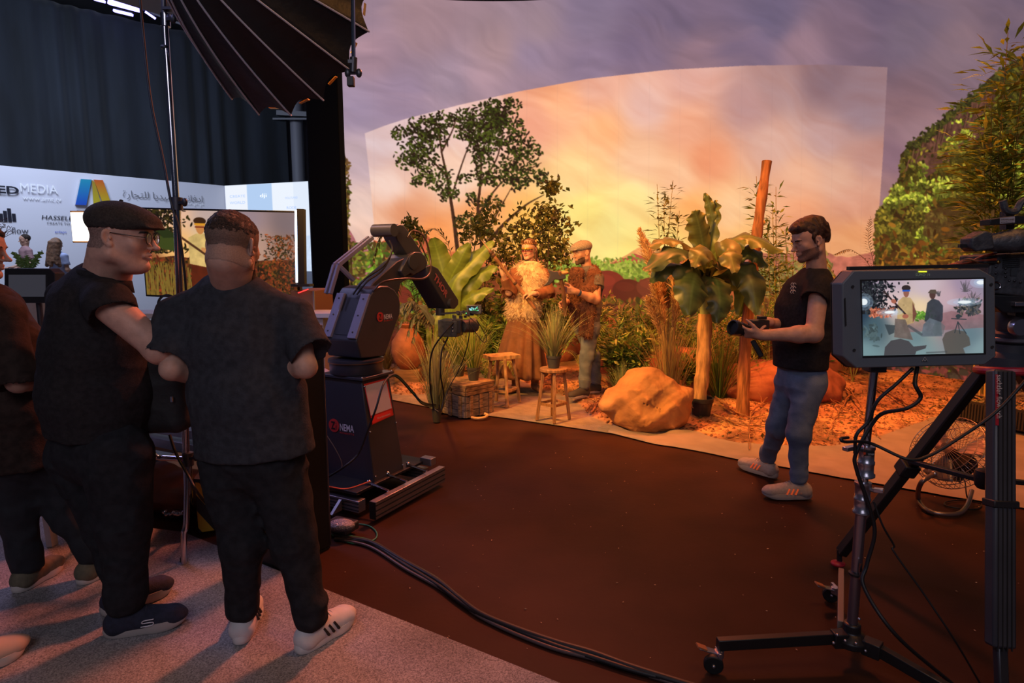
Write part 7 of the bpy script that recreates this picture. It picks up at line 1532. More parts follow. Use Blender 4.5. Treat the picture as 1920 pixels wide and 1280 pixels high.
# strip light beside it
t = thing('light_bar', 'slim black upright bar with a blue-white glowing edge right of the television', 'light', P(563, 535, 4.7)); a_, b_ = P(565, 392, 4.7), P(567, 532, 4.7)
part('housing', blk, t, lambda mb: mb.bar(a_, b_, .055, .05)); part('glow_strip', mat('strip_glow', (.8, .9, 1), emit=(.45, .68, 1), estr=5), t, lambda mb: mb.bar(a_ + [-.034, .0, -.01], b_ + [-.034, 0, .01], .012, .03))
part('base', blk, t, lambda mb: mb.box(b_ - [0, 0, .01], (.14, .1, .02)))
# case cart
t = thing('flight_case', 'brown flight case with a red glowing strip below the light bar', 'case', P(568, 585, 4.75) * [1, 1, 0]); cz = P(568, 535, 4.7)[2] - .02; cb = P(568, 590, 4.7)
part('body', mat('case_brown', (.22, .10, .05), rough=.6), t, lambda mb: mb.box((cb[0], 4.95, cz - .12), (.18, .5, .2)), 30, .006)
part('base', blk, t, lambda mb: mb.box((cb[0], 4.95, (cz - .22) / 2), (.2, .5, cz - .22)), 30, .006)
part('led_strip', mat('led_red', (.6, .02, .02), emit=(1, .05, .04), estr=1.6), t, lambda mb: mb.bar(P(559, 549, 4.69), P(578, 542, 4.69), .008, .008)); part('edge_trim', alu, t, lambda mb: mb.bar((cb[0] + .092, 4.69, cz - .23), (cb[0] + .092, 4.69, cz - .02), .012, .012))
# lit white panel light
t = thing('panel_light', 'glowing white rectangular panel light behind the flat cap', 'light', P(160, 600, 6.2) * [1, 1, 0]); a_, b_ = P(133, 398, 6.2), P(192, 452, 6.2)
part('diffuser', mat('panel_glow', (1, 1, 1), emit=(1, .93, .80), estr=2.2), t, lambda mb: mb.box((a_ + b_) / 2, (b_[0] - a_[0], .02, a_[2] - b_[2]))); part('frame', mat('panel_frame', (.5, .22, .06), rough=.5), t, lambda mb: mb.box((a_ + b_) / 2 + [0, .02, 0], (b_[0] - a_[0] + .03, .03, a_[2] - b_[2] + .03)), 30, .004)
part('stand', blk, t, lambda mb: (mb.cyl((a_[0] + .12, 6.24, 0.02), (a_[0] + .12, 6.24, b_[2]), .010, 10), mb.cyl((a_[0] - .2, 6.1, 0.02), (a_[0] + .12, 6.24, .4), .008, 8), mb.cyl((a_[0] + .44, 6.1, .02), (a_[0] + .12, 6.24, .4), .008, 8)))
# small monitor at left
t = thing('field_monitor', 'dark framed monitor seen over the shoulder of the man in the brown jacket', 'monitor', P(70, 600, 3.6) * [1, 1, 0]); c = P(55, 535, 3.6)
part('housing', blk, t, lambda mb: mb.prism([P(*q_, 3.6) for q_ in [(8, 503), (92, 503), (103, 512), (103, 560), (96, 568), (8, 568)]], (0, .08, 0)), 30, .003); part('screen', mat('mon_glow', (.02, .02, .022), emit=(.03, .03, .04), estr=1), t, lambda mb: mb.prism([P(*q_, 3.592) for q_ in [(16, 515), (84, 515), (84, 556), (16, 556)]], (0, .006, 0)), 0)
part('stand', steel_d, t, lambda mb: (mb.cyl((c[0], 3.66, .02), (c[0], 3.66, c[2] - .05), .016, 12), mb.cyl((c[0], 3.66, .3), (c[0] - .3, 3.5, .01), .012, 8), mb.cyl((c[0], 3.66, .3), (c[0] + .3, 3.5, .01), .012, 8), mb.cyl((c[0], 3.66, .3), (c[0], 4.0, .01), .012, 8)))
# potted strap-leaf plant near visitors
t = thing('potted_plant', 'long-leaved green plant standing before the distant visitors', 'potted plant', P(50, 600, 7.0) * [1, 1, 0]); c = P(52, 512, 7.0)
for i, (x, y) in enumerate([(22, 472), (38, 486), (50, 478), (66, 492), (80, 470), (30, 492), (74, 488)]): add_big(t, [c, (c + P(x, y, 7.0)) / 2 + [0, 0, .03], P(x, y, 7.0)], .07, ((.16, .30, .06), (.25, .40, .12)), 200 + i, up=(0, -1, .2), curl=.1)
part('pot', mat('pot_white', (.4, .4, .42), rough=.5), t, lambda mb: mb.lathe((c[0], c[1], .0), [(.14, 0), (.18, c[2] - .02), (.16, c[2] - .02), (.15, c[2] - .1)], 24), 40)
# desk with grey leg, seen between the legs of the left men
t = thing('desk', 'white-topped desk with pale grey legs behind the men at left', 'desk', G(98, 1024)); la = G(99, 1026, .0); dx = np.array([-.5, .86, 0]); dy = np.array([.86, .5, 0]); gl = mat('desk_grey', (.36, .33, .34), rough=.5)
for o_ in (la, la + dx * .6 * 1.0, la + dy * 1.3 + [0, .4, 0], la + dy * 1.3 + dx * .6 + [0, .4, 0]): part('leg', gl, t, lambda mb: mb.bar(o_ + [0, 0, .012], o_ + [-.05, .02, .70], .045, .03))
part('top', mat('desk_top', (.5, .5, .54), rough=.4), t, lambda mb: mb.prism([la + [-.1, -.02, .70], la + dy * 1.4 + [0, .4, .70], la + dy * 1.4 + dx * .7 + [0, .4, .70], la + dx * .7 + [-.1, 0, .70]], (0, 0, .03)), 20, .004); part('rail', gl, t, lambda mb: mb.bar(la + [0, 0, .28], la + dx * .6 + [0, 0, .28], .03, .04))
# things under / behind the stand: hazard striped case, bag, extrusion stack, sandbag, foil
hz = bpy.data.materials.new('hazard_stripes'); hz.use_nodes = True; nt = hz.node_tree; b = nt.nodes['Principled BSDF']; tcx = nt.nodes.new('ShaderNodeTexCoord'); mpx = nt.nodes.new('ShaderNodeMapping'); mpx.inputs['Rotation'].default_value = (0, math.radians(35), 0); wv = nt.nodes.new('ShaderNodeTexWave'); wv.inputs['Scale'].default_value = 3.4; rp = nt.nodes.new('ShaderNodeValToRGB'); rp.color_ramp.interpolation = 'CONSTANT'; rp.color_ramp.elements[0].color = (.01, .01, .012, 1); rp.color_ramp.elements[1].color = (.55, .33, .01, 1); rp.color_ramp.elements[1].position = .5
nt.links.new(tcx.outputs['Object'], mpx.inputs[0]); nt.links.new(mpx.outputs[0], wv.inputs['Vector']); nt.links.new(wv.outputs['Fac'], rp.inputs[0]); nt.links.new(rp.outputs[0], b.inputs['Base Color']); b.inputs['Roughness'].default_value = .5
h0 = G(372, 1003, .0); t = thing('striped_case', 'black case with yellow hazard stripes beside the chrome stand foot', 'case', h0); part('body', hz, t, lambda mb: mb.prism([h0 + [0, 0, .012], h0 + [.19, .08, .012], h0 + [.17, .12, .24], h0 + [-.02, .04, .30]], (-.08, .3, 0)), 20, .004)
part('lid', blkm, t, lambda mb: mb.prism([h0 + [-.02, .03, .242 + .05], h0 + [.17, .11, .245], h0 + [.09, .41, .245], h0 + [-.10, .34, .30]], (0, 0, .02)), 20)
s = SDF(.008); c = G(300, 985, .0) + [0, .22, 0]; s.ell(c + [0, 0, .12], (.26, .16, .13), .03); s.ell(c + [-.12, .05, .16], (.14, .14, .12), .03); s.ell(c + [.12, -.03, .1], (.12, .12, .1), .03)
V, F = s.mesh(noise=folds(5, .014, 7, 1, .018)); o = finish('leather_bag', V, F, mat('bag_brown', (.06, .022, .014), rough=.45, noise=.3, nscale=8), None, 180); tag(o, 'slumped dark brown bag on floor behind the chrome stand', 'bag')
s = SDF(.005); c = G(322, 975, .0) + [.02, .02, .04]; s.ell(c, (.09, .05, .035), .01); V, F = s.mesh(noise=lambda p: .022 * (np.abs(fbm(p * 26, 3, 2) - .5) * 2 - .3)); o = finish('foil', V, F, mat('foil', (.5, .46, .46), rough=.22, metal=1.), None, 25); tag(o, 'crumpled silver foil lump by the foot of the chrome stand', 'foil')
for k, (y, Y, lab) in enumerate([(800, 3.9, 'uppermost aluminium extrusion behind the chrome stand'), (826, 3.85, 'middle aluminium extrusion behind the chrome stand'), (858, 3.8, 'lowest aluminium extrusion behind the chrome stand')]):
    a_, b_ = P(268, y - 6, Y + .35), P(420, y + 22, Y); t = thing('aluminium_extrusion', lab, 'metal beam', a_, 'extrusions behind the chrome stand'); part('beam', alu, t, lambda mb: mb.bar(a_, b_, .09, .06), 20, .003)
    for o_ in (-.018, .018): part('slot', blkm, t, lambda mb: mb.bar(a_ + [0, -.046, o_], b_ + [0, -.046, o_], .006, .008))
c0 = P(340, 880, 3.86); t = thing('equipment_cart', 'low dark equipment cart carrying the aluminium extrusions', 'cart', (c0[0], 4.1, 0)); part('deck', blkm, t, lambda mb: mb.box((c0[0], 4.1, P(300, 875, 3.9)[2] - .03), (1.2, .8, .05)), 20)
for dx_, dy_ in ((-.5, -.3), (.5, -.3), (-.5, .3), (.5, .3)): part('leg', steel_d, t, lambda mb: mb.cyl((c0[0] + dx_, 4.1 + dy_, .01), (c0[0] + dx_, 4.1 + dy_, P(300, 875, 3.9)[2] - .05), .025, 10))
s = SDF(.006); c = P(352, 880, 3.7); s.ell(c, (.16, .1, .07), .02); s.ell(c + [-.06, 0, .05], (.07, .06, .05), .02); V, F = s.mesh(noise=folds(8, .02, 12, 1, .02)); o = finish('white_cloth', V, F, mat('cloth_grey', (.42, .38, .40), rough=.8), None, 180); tag(o, 'crumpled pale cloth lying on the equipment cart', 'cloth')
# shoulder bag between the two men
s = SDF(.007); c = P(312, 735, 2.5); s.box(c, (.10, .085, .155), .02, ((1, .1, 0), (-.1, 1, 0), (0, 0, 1)), .05); s.ell(c + [-.05, 0, .02], (.10, .09, .15), .05); V, F = s.mesh(noise=folds(15, .012, 6, 1, .014)); bg_ = thing('shoulder_bag', 'black shoulder bag hanging in front of the capped man', 'bag', c); finish('body', V, F, mat('bag_black', (.010, .009, .010), rough=.7, bump=.2), bg_, 180)
part('strap', blkm, bg_, lambda mb: mb.tube([c + [-.02, 0, .14], P(270, 640, 2.45), P(215, 560, 2.42), P(190, 530, 2.42)], .014, 8, flat=.3)); part('zip_pull', chrome, bg_, lambda mb: mb.box(P(322, 748, 2.40), (.008, .006, .022)))
# things on the television table
dk = P(285, 578, 4.4); t = thing('mixing_desk', 'cluttered white desk below the television', 'desk', (dk[0], 4.5, 0)); part('top', mat('desk_white', (.5, .52, .56), rough=.4), t, lambda mb: mb.box((dk[0] + .45, 4.55, dk[2] - .05), (1.7, .36, .03)), 20)
for x in (-.3, 1.2): part('leg', gl, t, lambda mb: mb.box((dk[0] + x, 4.55, (dk[2] - .07) / 2), (.05, .3, dk[2] - .07)), 20)
part('headset', rub, t, lambda mb: mb.tube([dk + [.0 + .07 * math.cos(a) + .06, .1, .02 + .07 * math.sin(a)] for a in np.linspace(0, math.pi, 14)], .009, 6))

# ------------------------------------------------------------------ motion-control robot
rb_b = mat('robot_black', (.030, .031, .040), rough=.42, noise=.12, nscale=3, bump=.03); rb_d = mat('robot_dark', (.010, .010, .012), rough=.5); rb_s = mat('robot_satin', (.030, .031, .042), rough=.36)
e1 = nrm([.466, .885, 0]); e2 = nrm([-.885, .466, 0]); Z3 = np.array([0, 0, 1.]); K0 = np.array([-.84, 3.60, .15]); KT = np.array([-.915, 3.67, .78])
bot = thing('robot_arm', 'black motion-control robot arm on tapered pedestal reaching over the set', 'robot', (K0[0] - .1, K0[1] + .25, 0))
bc = [K0, K0 + e1 * .293, K0 + e1 * .293 + e2 * .47, K0 + e2 * .47]; tcn = [KT, KT + e1 * .258, KT + e1 * .258 + e2 * .31, KT + e2 * .31]
mb = MB(); mb.loft([bc, tcn]); ped = mb.build('pedestal', rb_b, bot, 20, .006)
cx_ = (tcn[0] + tcn[2]) / 2
part('top_plate', rb_s, bot, lambda mb: mb.prism([cx_ + (p - cx_) * 1.16 + [0, 0, .002] for p in tcn], (0, 0, .018)), 20, .003)
for p in [cx_ + (p - cx_) * 1.08 + [0, 0, .02] for p in tcn] + [tcn[0] * (1 - k) + bc[0] * k + e1 * .015 - e2 * .004 for k in (.06, .5, .93)] + [tcn[1] * (1 - k) + bc[1] * k - e1 * .01 - e2 * .004 for k in (.03, .5, .94)]: part('bolt', chrome, bot, lambda mb: mb.ball(p, .007, 5))
trn = cx_ + [0, 0, .022]; part('turntable', rb_s, bot, lambda mb: mb.lathe(trn, [(.16, 0), (.165, .01), (.165, .07), (.172, .075), (.172, .09), (.15, .092)], 48))
part('turntable_rim', mat('ring_bronze', (.25, .12, .06), rough=.3, metal=.8), bot, lambda mb: mb.lathe(trn + [0, 0, .070], [(.168, 0), (.174, .002), (.174, .006), (.168, .008)], 48))
po = trn + [0, 0, .094] - e2 * .13; 
sidep = [(677, 672), (668, 640), (694, 556), (702, 541), (714, 536), (728, 536), (740, 543), (748, 556), (751, 570), (750, 588), (722, 668)]
SP_ = [ONP(x, y, po, e2) for x, y in sidep]; 
for k in (0, -1): SP_[k][2] = max(SP_[k][2], trn[2] + .094)
mb = MB(); mb.prism(SP_, e2 * .27); body = mb.build('shoulder_housing', rb_b, bot, 20, .008)
# slotted front plates
def onf(x, y, off=0): return ONP(x, y, po + e2 * off, e2)
f0, f1 = ONP(671, 634, po, e2), ONP(696, 556, po, e2); fd = nrm(f1 - f0); fl_ = np.linalg.norm(f1 - f0)
fn_ = nrm(np.cross(fd, e2)); fn_ = fn_ if fn_ @ np.array([0, -1, 0]) > 0 else -fn_
lit_p = mat('robot_plate_violet_lit', (.20, .20, .30), rough=.35)  # violet light from the left is mixed into this plate colour
for o_, nm in ((.035, 'front_plate'), (.235, 'front_plate')): part(nm, lit_p, body, lambda mb: mb.box((f0 + f1) / 2 + e2 * o_ + fn_ * .012, (fl_ + .02, .066, .02), (fd, e2, fn_)), 20, .003)
part('slot', rb_d, body, lambda mb: mb.box((f0 + f1) / 2 + e2 * .135 + fn_ * .003, (fl_ * .9, .12, .012), (fd, e2, fn_)), 20)
for o_ in (.035, .235):
    for k in (.1, .5, .9): part('bolt', steel_d, body, lambda mb: mb.ball(f0 + (f1 - f0) * k + e2 * o_ + fn_ * .023, .006, 5))
mid = e2 * .075
def link(name, pts, w, off, m=rb_b, par=bot, bev=.006): mb = MB(); mb.prism([ONP(x, y, po + e2 * off, e2) for x, y in pts], e2 * w); return mb.build(name, m, par, 20, bev)
link('lower_arm', [(688, 548), (700, 530), (745, 490), (778, 474), (800, 484), (796, 506), (752, 530), (745, 556), (722, 562)], .12, .07)
eb = link('elbow_housing', [(760, 492), (768, 478), (778, 472), (790, 473), (798, 480), (802, 492), (800, 503), (776, 516), (770, 512), (758, 520), (752, 508)], .17, .04, rb_s)
link('upper_link', [(738, 432), (742, 423), (750, 420), (758, 423), (765, 432), (799, 484), (790, 496), (776, 478), (764, 478), (745, 450)], .11, .07, rb_s)
def cylx(name, x, y, r, o0, o1, m=rb_s, par=bot): c = ONP(x, y, po, e2); return part(name, m, par, lambda mb: mb.cyl(c + e2 * o0, c + e2 * o1, r, 28))
cylx('pivot', 751, 431, .042, .05, .22); cylx('elbow_pivot', 783, 491, .052, .03, .22)
for o_ in (.19, .225):
    for (a_, b_) in (((742, 444), (679, 497)), ((679, 497), (664, 552))): part('parallel_rod', lit_p, bot, lambda mb: mb.bar(ONP(*a_, po, e2) + e2 * o_, ONP(*b_, po, e2) + e2 * o_, .016, .026), 20, .002)
part('link_bracket', lit_p, bot, lambda mb: mb.bar(ONP(681, 497, po, e2) + e2 * .2, ONP(702, 526, po, e2) + e2 * .17, .03, .022), 20, .002)
fa = link('forearm', [(800, 500), (808, 496), (822, 503), (860, 562), (860, 571), (853, 579), (838, 579), (804, 520)], .17, .03, rb_b)
cylx('wrist_joint', 850, 569, .036, .005, .20, rb_s); part('wrist_flange', steel_d, bot, lambda mb: mb.cyl(ONP(846, 578, po, e2) + e2 * .10, ONP(846, 592, po, e2) + e2 * .10, .035, 20))
tp = ONP(817, 519, po, e2) - e2 * -.0; q_ = ONP(843, 557, po, e2); td_ = nrm(q_ - tp); ty_ = nrm(np.cross(-e2, td_)); ty_ = -ty_ if ty_ @ np.array([1, 0, .3]) < 0 else ty_
nface = po + e2 * .03 - e2 * .004
redl = mat('letter_red', (.42, .10, .10), rough=.5); whl = mat('letter_offwhite', (.6, .58, .58), rough=.5)
a_ = ONP(812, 521, nface, e2); b_ = ONP(836, 559, nface, e2); xd = nrm(b_ - a_); yd = nrm(np.cross(e2 * -1, xd)); yd = yd if yd[2] > 0 or yd @ e1 > 0 else -yd
def logo(face_o, n, ax_x, ax_y, px, py, s_, par):
    o = ONP(px, py, face_o, n); xd = nrm(ax_x); yd = nrm(ax_y); nn = nrm(n) * -1; nn = nn if nn @ np.array([0, -1, 0]) > 0 else -nn
    c = o + nn * .003; ring = [c + (xd * math.cos(a) + yd * math.sin(a)) * .5 * s_ for a in np.linspace(0, 2 * math.pi, 28, endpoint=False)]; part('logo_disc', mat('logo_red', (.55, .035, .03), rough=.5), par, lambda mb: mb.prism(ring, nn * .002), 20)
    text_obj('logo_letter', 'Z', rb_d, par, c - xd * .27 * s_ - yd * .30 * s_ + nn * .0035, xd, yd, .60 * s_, .0005, .42 * s_, bold=.03); text_obj('logo_letter', 'i', rb_d, par, c + xd * .2 * s_ - yd * .30 * s_ + nn * .0035, xd, yd, .5 * s_, .0005, .08 * s_)
    text_obj('logo_word', 'NEMA', whl, par, c + xd * .58 * s_ - yd * .30 * s_ + nn * .001, xd, yd, .52 * s_, .0005, 1.35 * s_, bold=.02); text_obj('logo_subline', 'ROBOTS', mat('logo_red', (.55, .035, .03)), par, c + xd * .58 * s_ - yd * .52 * s_ + nn * .001, xd, yd, .13 * s_, .0005, 1.35 * s_)
text_obj('robot_lettering', 'THOR', redl, fa, a_, xd, yd, .05, .001, np.linalg.norm(b_ - a_), bold=.03)
logo(po - e2 * .001, e2, e1, Z3, 712, 594, .062, body)
lf_n = nrm(np.cross(e2, tcn[0] - bc[0])); lf_x = -e2; lf_y = nrm((tcn[0] + tcn[3]) / 2 - (bc[0] + bc[3]) / 2)
logo(K0 - lf_n * 0, lf_n, lf_x, lf_y, 627, 797, .085, ped)
# information placard on the right face (code area left blank)
rf_n = nrm(np.cross(e1, tcn[0] - bc[0])); rfy = nrm((tcn[0] + tcn[1]) / 2 - (bc[0] + bc[1]) / 2); out = rf_n if rf_n @ np.array([1, -1, 0]) > 0 else -rf_n
def rf(x, y, d=.003): return ONP(x, y, K0, rf_n) + out * d
part('placard', mat('placard_red', (.55, .02, .02), rough=.4), ped, lambda mb: mb.prism([rf(*q_) for q_ in [(681, 720), (724, 709), (737, 778), (697, 796)]], out * .002), 20)
part('placard_face', mat('placard_white', (.55, .50, .56), rough=.4), ped, lambda mb: mb.prism([rf(*q_, .0055) for q_ in [(683, 723), (722, 712), (733, 765), (694, 779)]], out * .001), 20)
part('placard_band', mat('placard_red2', (.75, .03, .03), rough=.4), ped, lambda mb: mb.prism([rf(*q_, .0055) for q_ in [(694, 782), (732, 769), (735, 777), (698, 794)]], out * .001), 20)
a_ = rf(706, 786, .007); b_ = rf(730, 777, .007); text_obj('placard_lettering', 'More Informations', whl, ped, a_, b_ - a_, rfy, .012, .001, np.linalg.norm(b_ - a_))
# extrusion base
o_ = np.array([-.80, 3.42, 0]) 
bmA = G(700, 972, .03); bmB = bmA + nrm(G(818, 907, .03) - bmA) * .70; bd = nrm(bmB - bmA); bn_ = np.array([-bd[1], bd[0], 0]); bn_ = bn_ if bn_[0] < 0 else -bn_
def extr(name, a_, b_, w, h, par=bot):
    be = part(name, alu, par, lambda mb: mb.bar(a_, b_, w, h), 20, .002); d_ = nrm(b_ - a_); s_ = np.array([d_[1], -d_[0], 0])
    for z in (-h * .3, 0, h * .3):
        for sg in (-1, 1): part('slot', blkm, be, lambda mb: mb.bar(a_ + s_ * sg * w * .5 + [0, 0, z], b_ + s_ * sg * w * .5 + [0, 0, z], .004, .007))
    return be
extr('base_beam', bmA + [0, 0, .05], bmB + [0, 0, .05], .045, .105); extr('base_beam', bmA + bn_ * .10 + [0, 0, .05] + bd * .02, bmA + bn_ * .95 + [0, 0, .05] + bd * .02, .06, .07); extr('base_beam', bmB + bn_ * .10 + [0, 0, .05] - bd * .05, bmB + bn_ * .9 + [0, 0, .05] - bd * .05, .06, .07)
part('end_cap', rb_d, bot, lambda mb: mb.box(bmA + [0, 0, .05] - bd * .004, (.006, .044, .104), (bd, bn_, Z3)))
part('base_plate', rb_d, bot, lambda mb: mb.prism([bmA + bn_ * .12 + [0, 0, .115], bmB + bn_ * .12 + [0, 0, .115], bmB + bn_ * .75 + [0, 0, .115], bmA + bn_ * .75 + [0, 0, .115]], (0, 0, .018)), 20, .003)
for k in (.2, .45, .75): part('levelling_bolt', chrome, bot, lambda mb: (mb.cyl(bmA + bd * .7 * k + bn_ * .14 + [0, 0, .14], bmA + bd * .7 * k + [0, 0, .12], .008, 8), mb.ball(bmA + bd * .7 * k + bn_ * .15 + [0, 0, .145], .016, 6)))
for k in range(3): part('foot_bracket', alu, bot, lambda mb: mb.prism([bmA + bn_ * (.22 + .11 * k) - bd * .02 + [0, 0, .015], bmA + bn_ * (.22 + .11 * k) - bd * .10 + [0, 0, .015], bmA + bn_ * (.22 + .11 * k) - bd * .02 + [0, 0, .08]], bn_ * .02), 20)
part('rear_bracket', alu, bot, lambda mb: mb.box(bmB + bn_ * .10 + [0, 0, .13] - bd * .02, (.06, .09, .05), (bd, bn_, Z3)), 20, .003)
# camera carried by the arm
t = thing('cinema_camera', 'boxy cinema camera with small lit screen mounted under the robot wrist', 'camera', ONP(846, 612, po, e2) + e2 * .1); cc_ = ONP(842, 612, po, e2) + e2 * .11; Yc = cc_[1]
cambl = mat('camera_body', (.055, .058, .066), rough=.5, noise=.3, nscale=40, bump=.3, bscale=90)
part('body', cambl, t, lambda mb: mb.box(P(845, 614, Yc), (.15, .16, .125), ((.97, -.22, 0), (.22, .97, 0), (0, 0, 1))), 25, .006); part('top_rail', steel_d, t, lambda mb: mb.bar(P(826, 588, Yc), P(905, 582, Yc), .05, .012))
part('side_plate', steel_d, t, lambda mb: mb.box(P(858, 612, Yc - .085), (.05, .01, .10), ((.97, -.22, 0), (.22, .97, 0), (0, 0, 1))), 25, .003)
for k in range(4): part('connector', chrome, t, lambda mb: mb.ball(P(849, 600 + k * 7, Yc - .09), .006, 5))
part('lens', cambl, t, lambda mb: mb.lathe(P(866, 612, Yc + .05), [(.045, 0), (.05, .02), (.05, .10), (.056, .11), (.056, .14)], 24, (.6, .8, 0)))
mo = part('monitor', cambl, t, lambda mb: mb.box(P(889, 580, Yc - .02), (.115, .025, .068), ((.98, -.1, .03), (.1, .99, 0), (-.03, 0, 1))), 25, .004)
dsp = Canvas(0, 0, 30, 18, 2); dsp.a[:] = (10, 20, 24)
for k in range(26): dsp.ell(rs.uniform(3, 27), rs.uniform(3, 15), rs.uniform(1, 2.6), 1, 0, (150, 230, 235) if k % 4 else (60, 200, 90))
a_, b_, c_ = P(877, 573, Yc - .036), P(900, 572, Yc - .036), P(878, 587, Yc - .036); g, cc = screen_grid(a_, b_, c_, dsp, 60, 36, 29, 17); finish('display', g.reshape(-1, 3), gridfaces(60, 36)[:, ::-1], attr_mat('screen_picture'), mo, 180, colors=cc.reshape(-1, 3))
part('tally_lamp', mat('tally_green', (.1, .8, .2), emit=(.1, 1, .3), estr=2), t, lambda mb: mb.ball(P(874, 587, Yc - .06), .004, 5))
for i in range(14): p = P(rs.uniform(845, 885), rs.uniform(584, 597), Yc + rs.uniform(-.06, .04)); part('connector', steel_d if i % 2 else cambl, t, lambda mb: mb.box(p, rs.uniform(.012, .035, 3)))
loopg = 'camera cables dropping to the floor'
cable('black cable dropping from the back of the robot camera to the floor, leftmost', [P(850, 605, Yc - .09), P(832, 625, Yc - .15), P(810, 660, Yc - .1), P(806, 710, Yc), P(812, 760, Yc + .1), P(822, 772, 4.7)], .006)
cable('black cable dropping from beneath the robot camera, middle one', [P(840, 632, Yc), P(828, 660, Yc), P(826, 700, Yc), P(832, 740, Yc + .1), P(828, 768, 4.7)], .006)
cable('thin black cable slanting from the camera screen to the floor by the crates', [P(880, 600, Yc), P(878, 640, Yc), P(862, 690, Yc + .1), P(840, 730, Yc + .15), P(828, 770, 4.7)], .004)
cable('short looping wire beside the lit camera screen', [P(878, 592, Yc), P(898, 610, Yc), P(894, 600, Yc - .03), P(912, 632, Yc), P(905, 640, Yc), P(880, 606, Yc)], .003)
wg = mat('wire_green', (.03, .22, .14), rough=.5)
for k, (m_, lab) in enumerate([(rub, 'black wire of the bundle arching from the robot top plate to the floor'), (wg, 'green wire of the bundle arching from the robot top plate'), (rub, 'second black wire in the arching robot bundle')]):
    cable(lab, [P(617, 893, 3.5), P(645, 875, 3.45), P(672, 850, 3.5), P(690, 805, 3.5), P(705, 765, 3.5), P(718, 722, 3.58), P(733, 704 + k, 3.75), P(748, 706 + 2 * k, 3.85), P(775, 735 + 2 * k, 4.1), P(795, 755 + 2 * k, 4.3), G(825 - 3 * k, 758 + 2 * k, .012)], .0045 + .002 * (k == 0), m_, 90)
cable('thin curved wire running down the side of the robot pedestal', [P(612, 815, 3.5), P(628, 840, 3.5), P(640, 865, 3.5), P(638, 880, 3.5), P(614, 895, 3.5)], .0025, alu)
cable('orange cable along the foot of the robot pedestal', [P(612, 911, 3.42), P(650, 916, 3.4), P(695, 902, 3.44)], .004, mat('cable_orange', (.75, .12, .02), rough=.5))
cable('black hose looping over the robot elbow and forearm', [ONP(700, 545, po, e2) + e2 * .0, ONP(712, 528, po, e2) - e2 * .03, ONP(745, 522, po, e2) - e2 * .06, ONP(780, 522, po, e2) - e2 * .06, ONP(800, 508, po, e2) - e2 * .03, ONP(806, 480, po, e2), ONP(796, 445, po, e2), ONP(782, 432, po, e2) + e2 * .03, ONP(775, 445, po, e2) + e2 * .05], .007, mat('hose_brown', (.05, .025, .02), rough=.35))
for k in range(2): cable(['inner wire running along the lower robot arm', 'outer wire running along the lower robot arm'][k], [ONP(692, 553, po, e2) + e2 * (.1 + .03 * k), ONP(700, 528 - 4 * k, po, e2) + e2 * (.05 + .02 * k), ONP(725, 505 - 6 * k, po, e2) + e2 * .03, ONP(742, 470, po, e2) + e2 * .03, ONP(741, 450, po, e2) + e2 * .05], .006)
# floor cable bundle
fl_pts = [(628, 1003), (660, 1008), (700, 1018), (760, 1055), (820, 1090), (860, 1120), (900, 1148), (960, 1175), (1040, 1205), (1110, 1225), (1180, 1248), (1260, 1272), (1320, 1292)]
for k, (dy, r_, m_, lab) in enumerate([(0, .014, rub, 'thickest black cable snaking across the dark stage floor'), (5, .011, rub, 'second black cable beside the thickest floor cable'), (9, .008, mat('cable_grey', (.10, .07, .07), rough=.3), 'thin grey cable on the near side of the floor cables'), (-4, .006, wg, 'thin green cable on the far side of the floor cables')]):
    cable(lab, [G(x, y + dy + (2 * math.sin(i_ * 1.3 + k * 2)), .0 + r_ + .002) for i_, (x, y) in enumerate(fl_pts[:(9 if k == 3 else None)])], r_, m_, 140)
cable('green loop of wire on the floor below the robot base', [G(618, 1000, .006), G(660, 1018, .006), G(700, 1012, .006), G(706, 998, .006), G(690, 985, .006), G(655, 980, .006)], .004, wg)
t = thing('power_brick', 'silver-meshed power unit on the floor under the robot base', 'power supply', G(640, 992)); part('body', steel_d, t, lambda mb: mb.box(G(640, 985, .05), (.16, .12, .05), ((.9, -.4, 0), (.4, .9, 0), (0, 0, 1))), 20, .01); part('mesh_cover', mat('mesh_silver', (.3, .3, .36), rough=.3, metal=.8, bump=1, bscale=120), t, lambda mb: mb.ball(G(640, 985, .07), (.075, .05, .035), 10))

# ------------------------------------------------------------------ field monitor on rolling stand
mg = mat('monitor_grey', (.12, .135, .15), rough=.5, noise=.05, nscale=2); Ym = 2.02
t = thing('production_monitor', 'large grey monitor showing the filmed scene with reflections of hats', 'monitor', P(1720, 600, Ym))
outl = [(1601, 507), (1838, 504), (1866, 520), (1868, 668), (1846, 684), (1606, 690), (1581, 668), (1579, 532)]
mf = lambda x, y, d=0: P(x, y, Ym - d)
part('housing', mg, t, lambda mb: mb.prism([mf(*q_) for q_ in outl], (-.01, .05, 0)), 20, .004)
part('side_grip', blk, t, lambda mb: mb.prism([mf(x - 4 if x < 1640 else x, y, -.04) for x, y in outl], (-.02, .03, 0)), 20, .004)
for q_ in ((1599, 537), (1602, 656), (1859, 533), (1861, 650)): part('bolt', blkm, t, lambda mb: mb.cyl(mf(*q_, .001), mf(*q_, .006), .0046, 10))
part('tally_light', mat('tally_yellow', (.8, .9, .1), emit=(.75, .85, .03), estr=1.1), t, lambda mb: mb.box(mf(1730, 509, .003), (.025, .004, .004)))
a_ = mf(1716, 517.5, .003); text_obj('monitor_lettering', 'SUMO 19', mat('letter_dim', (.45, .62, .52), rough=.4), t, a_, (1, 0, 0), Z3, .0085, .001, .047)
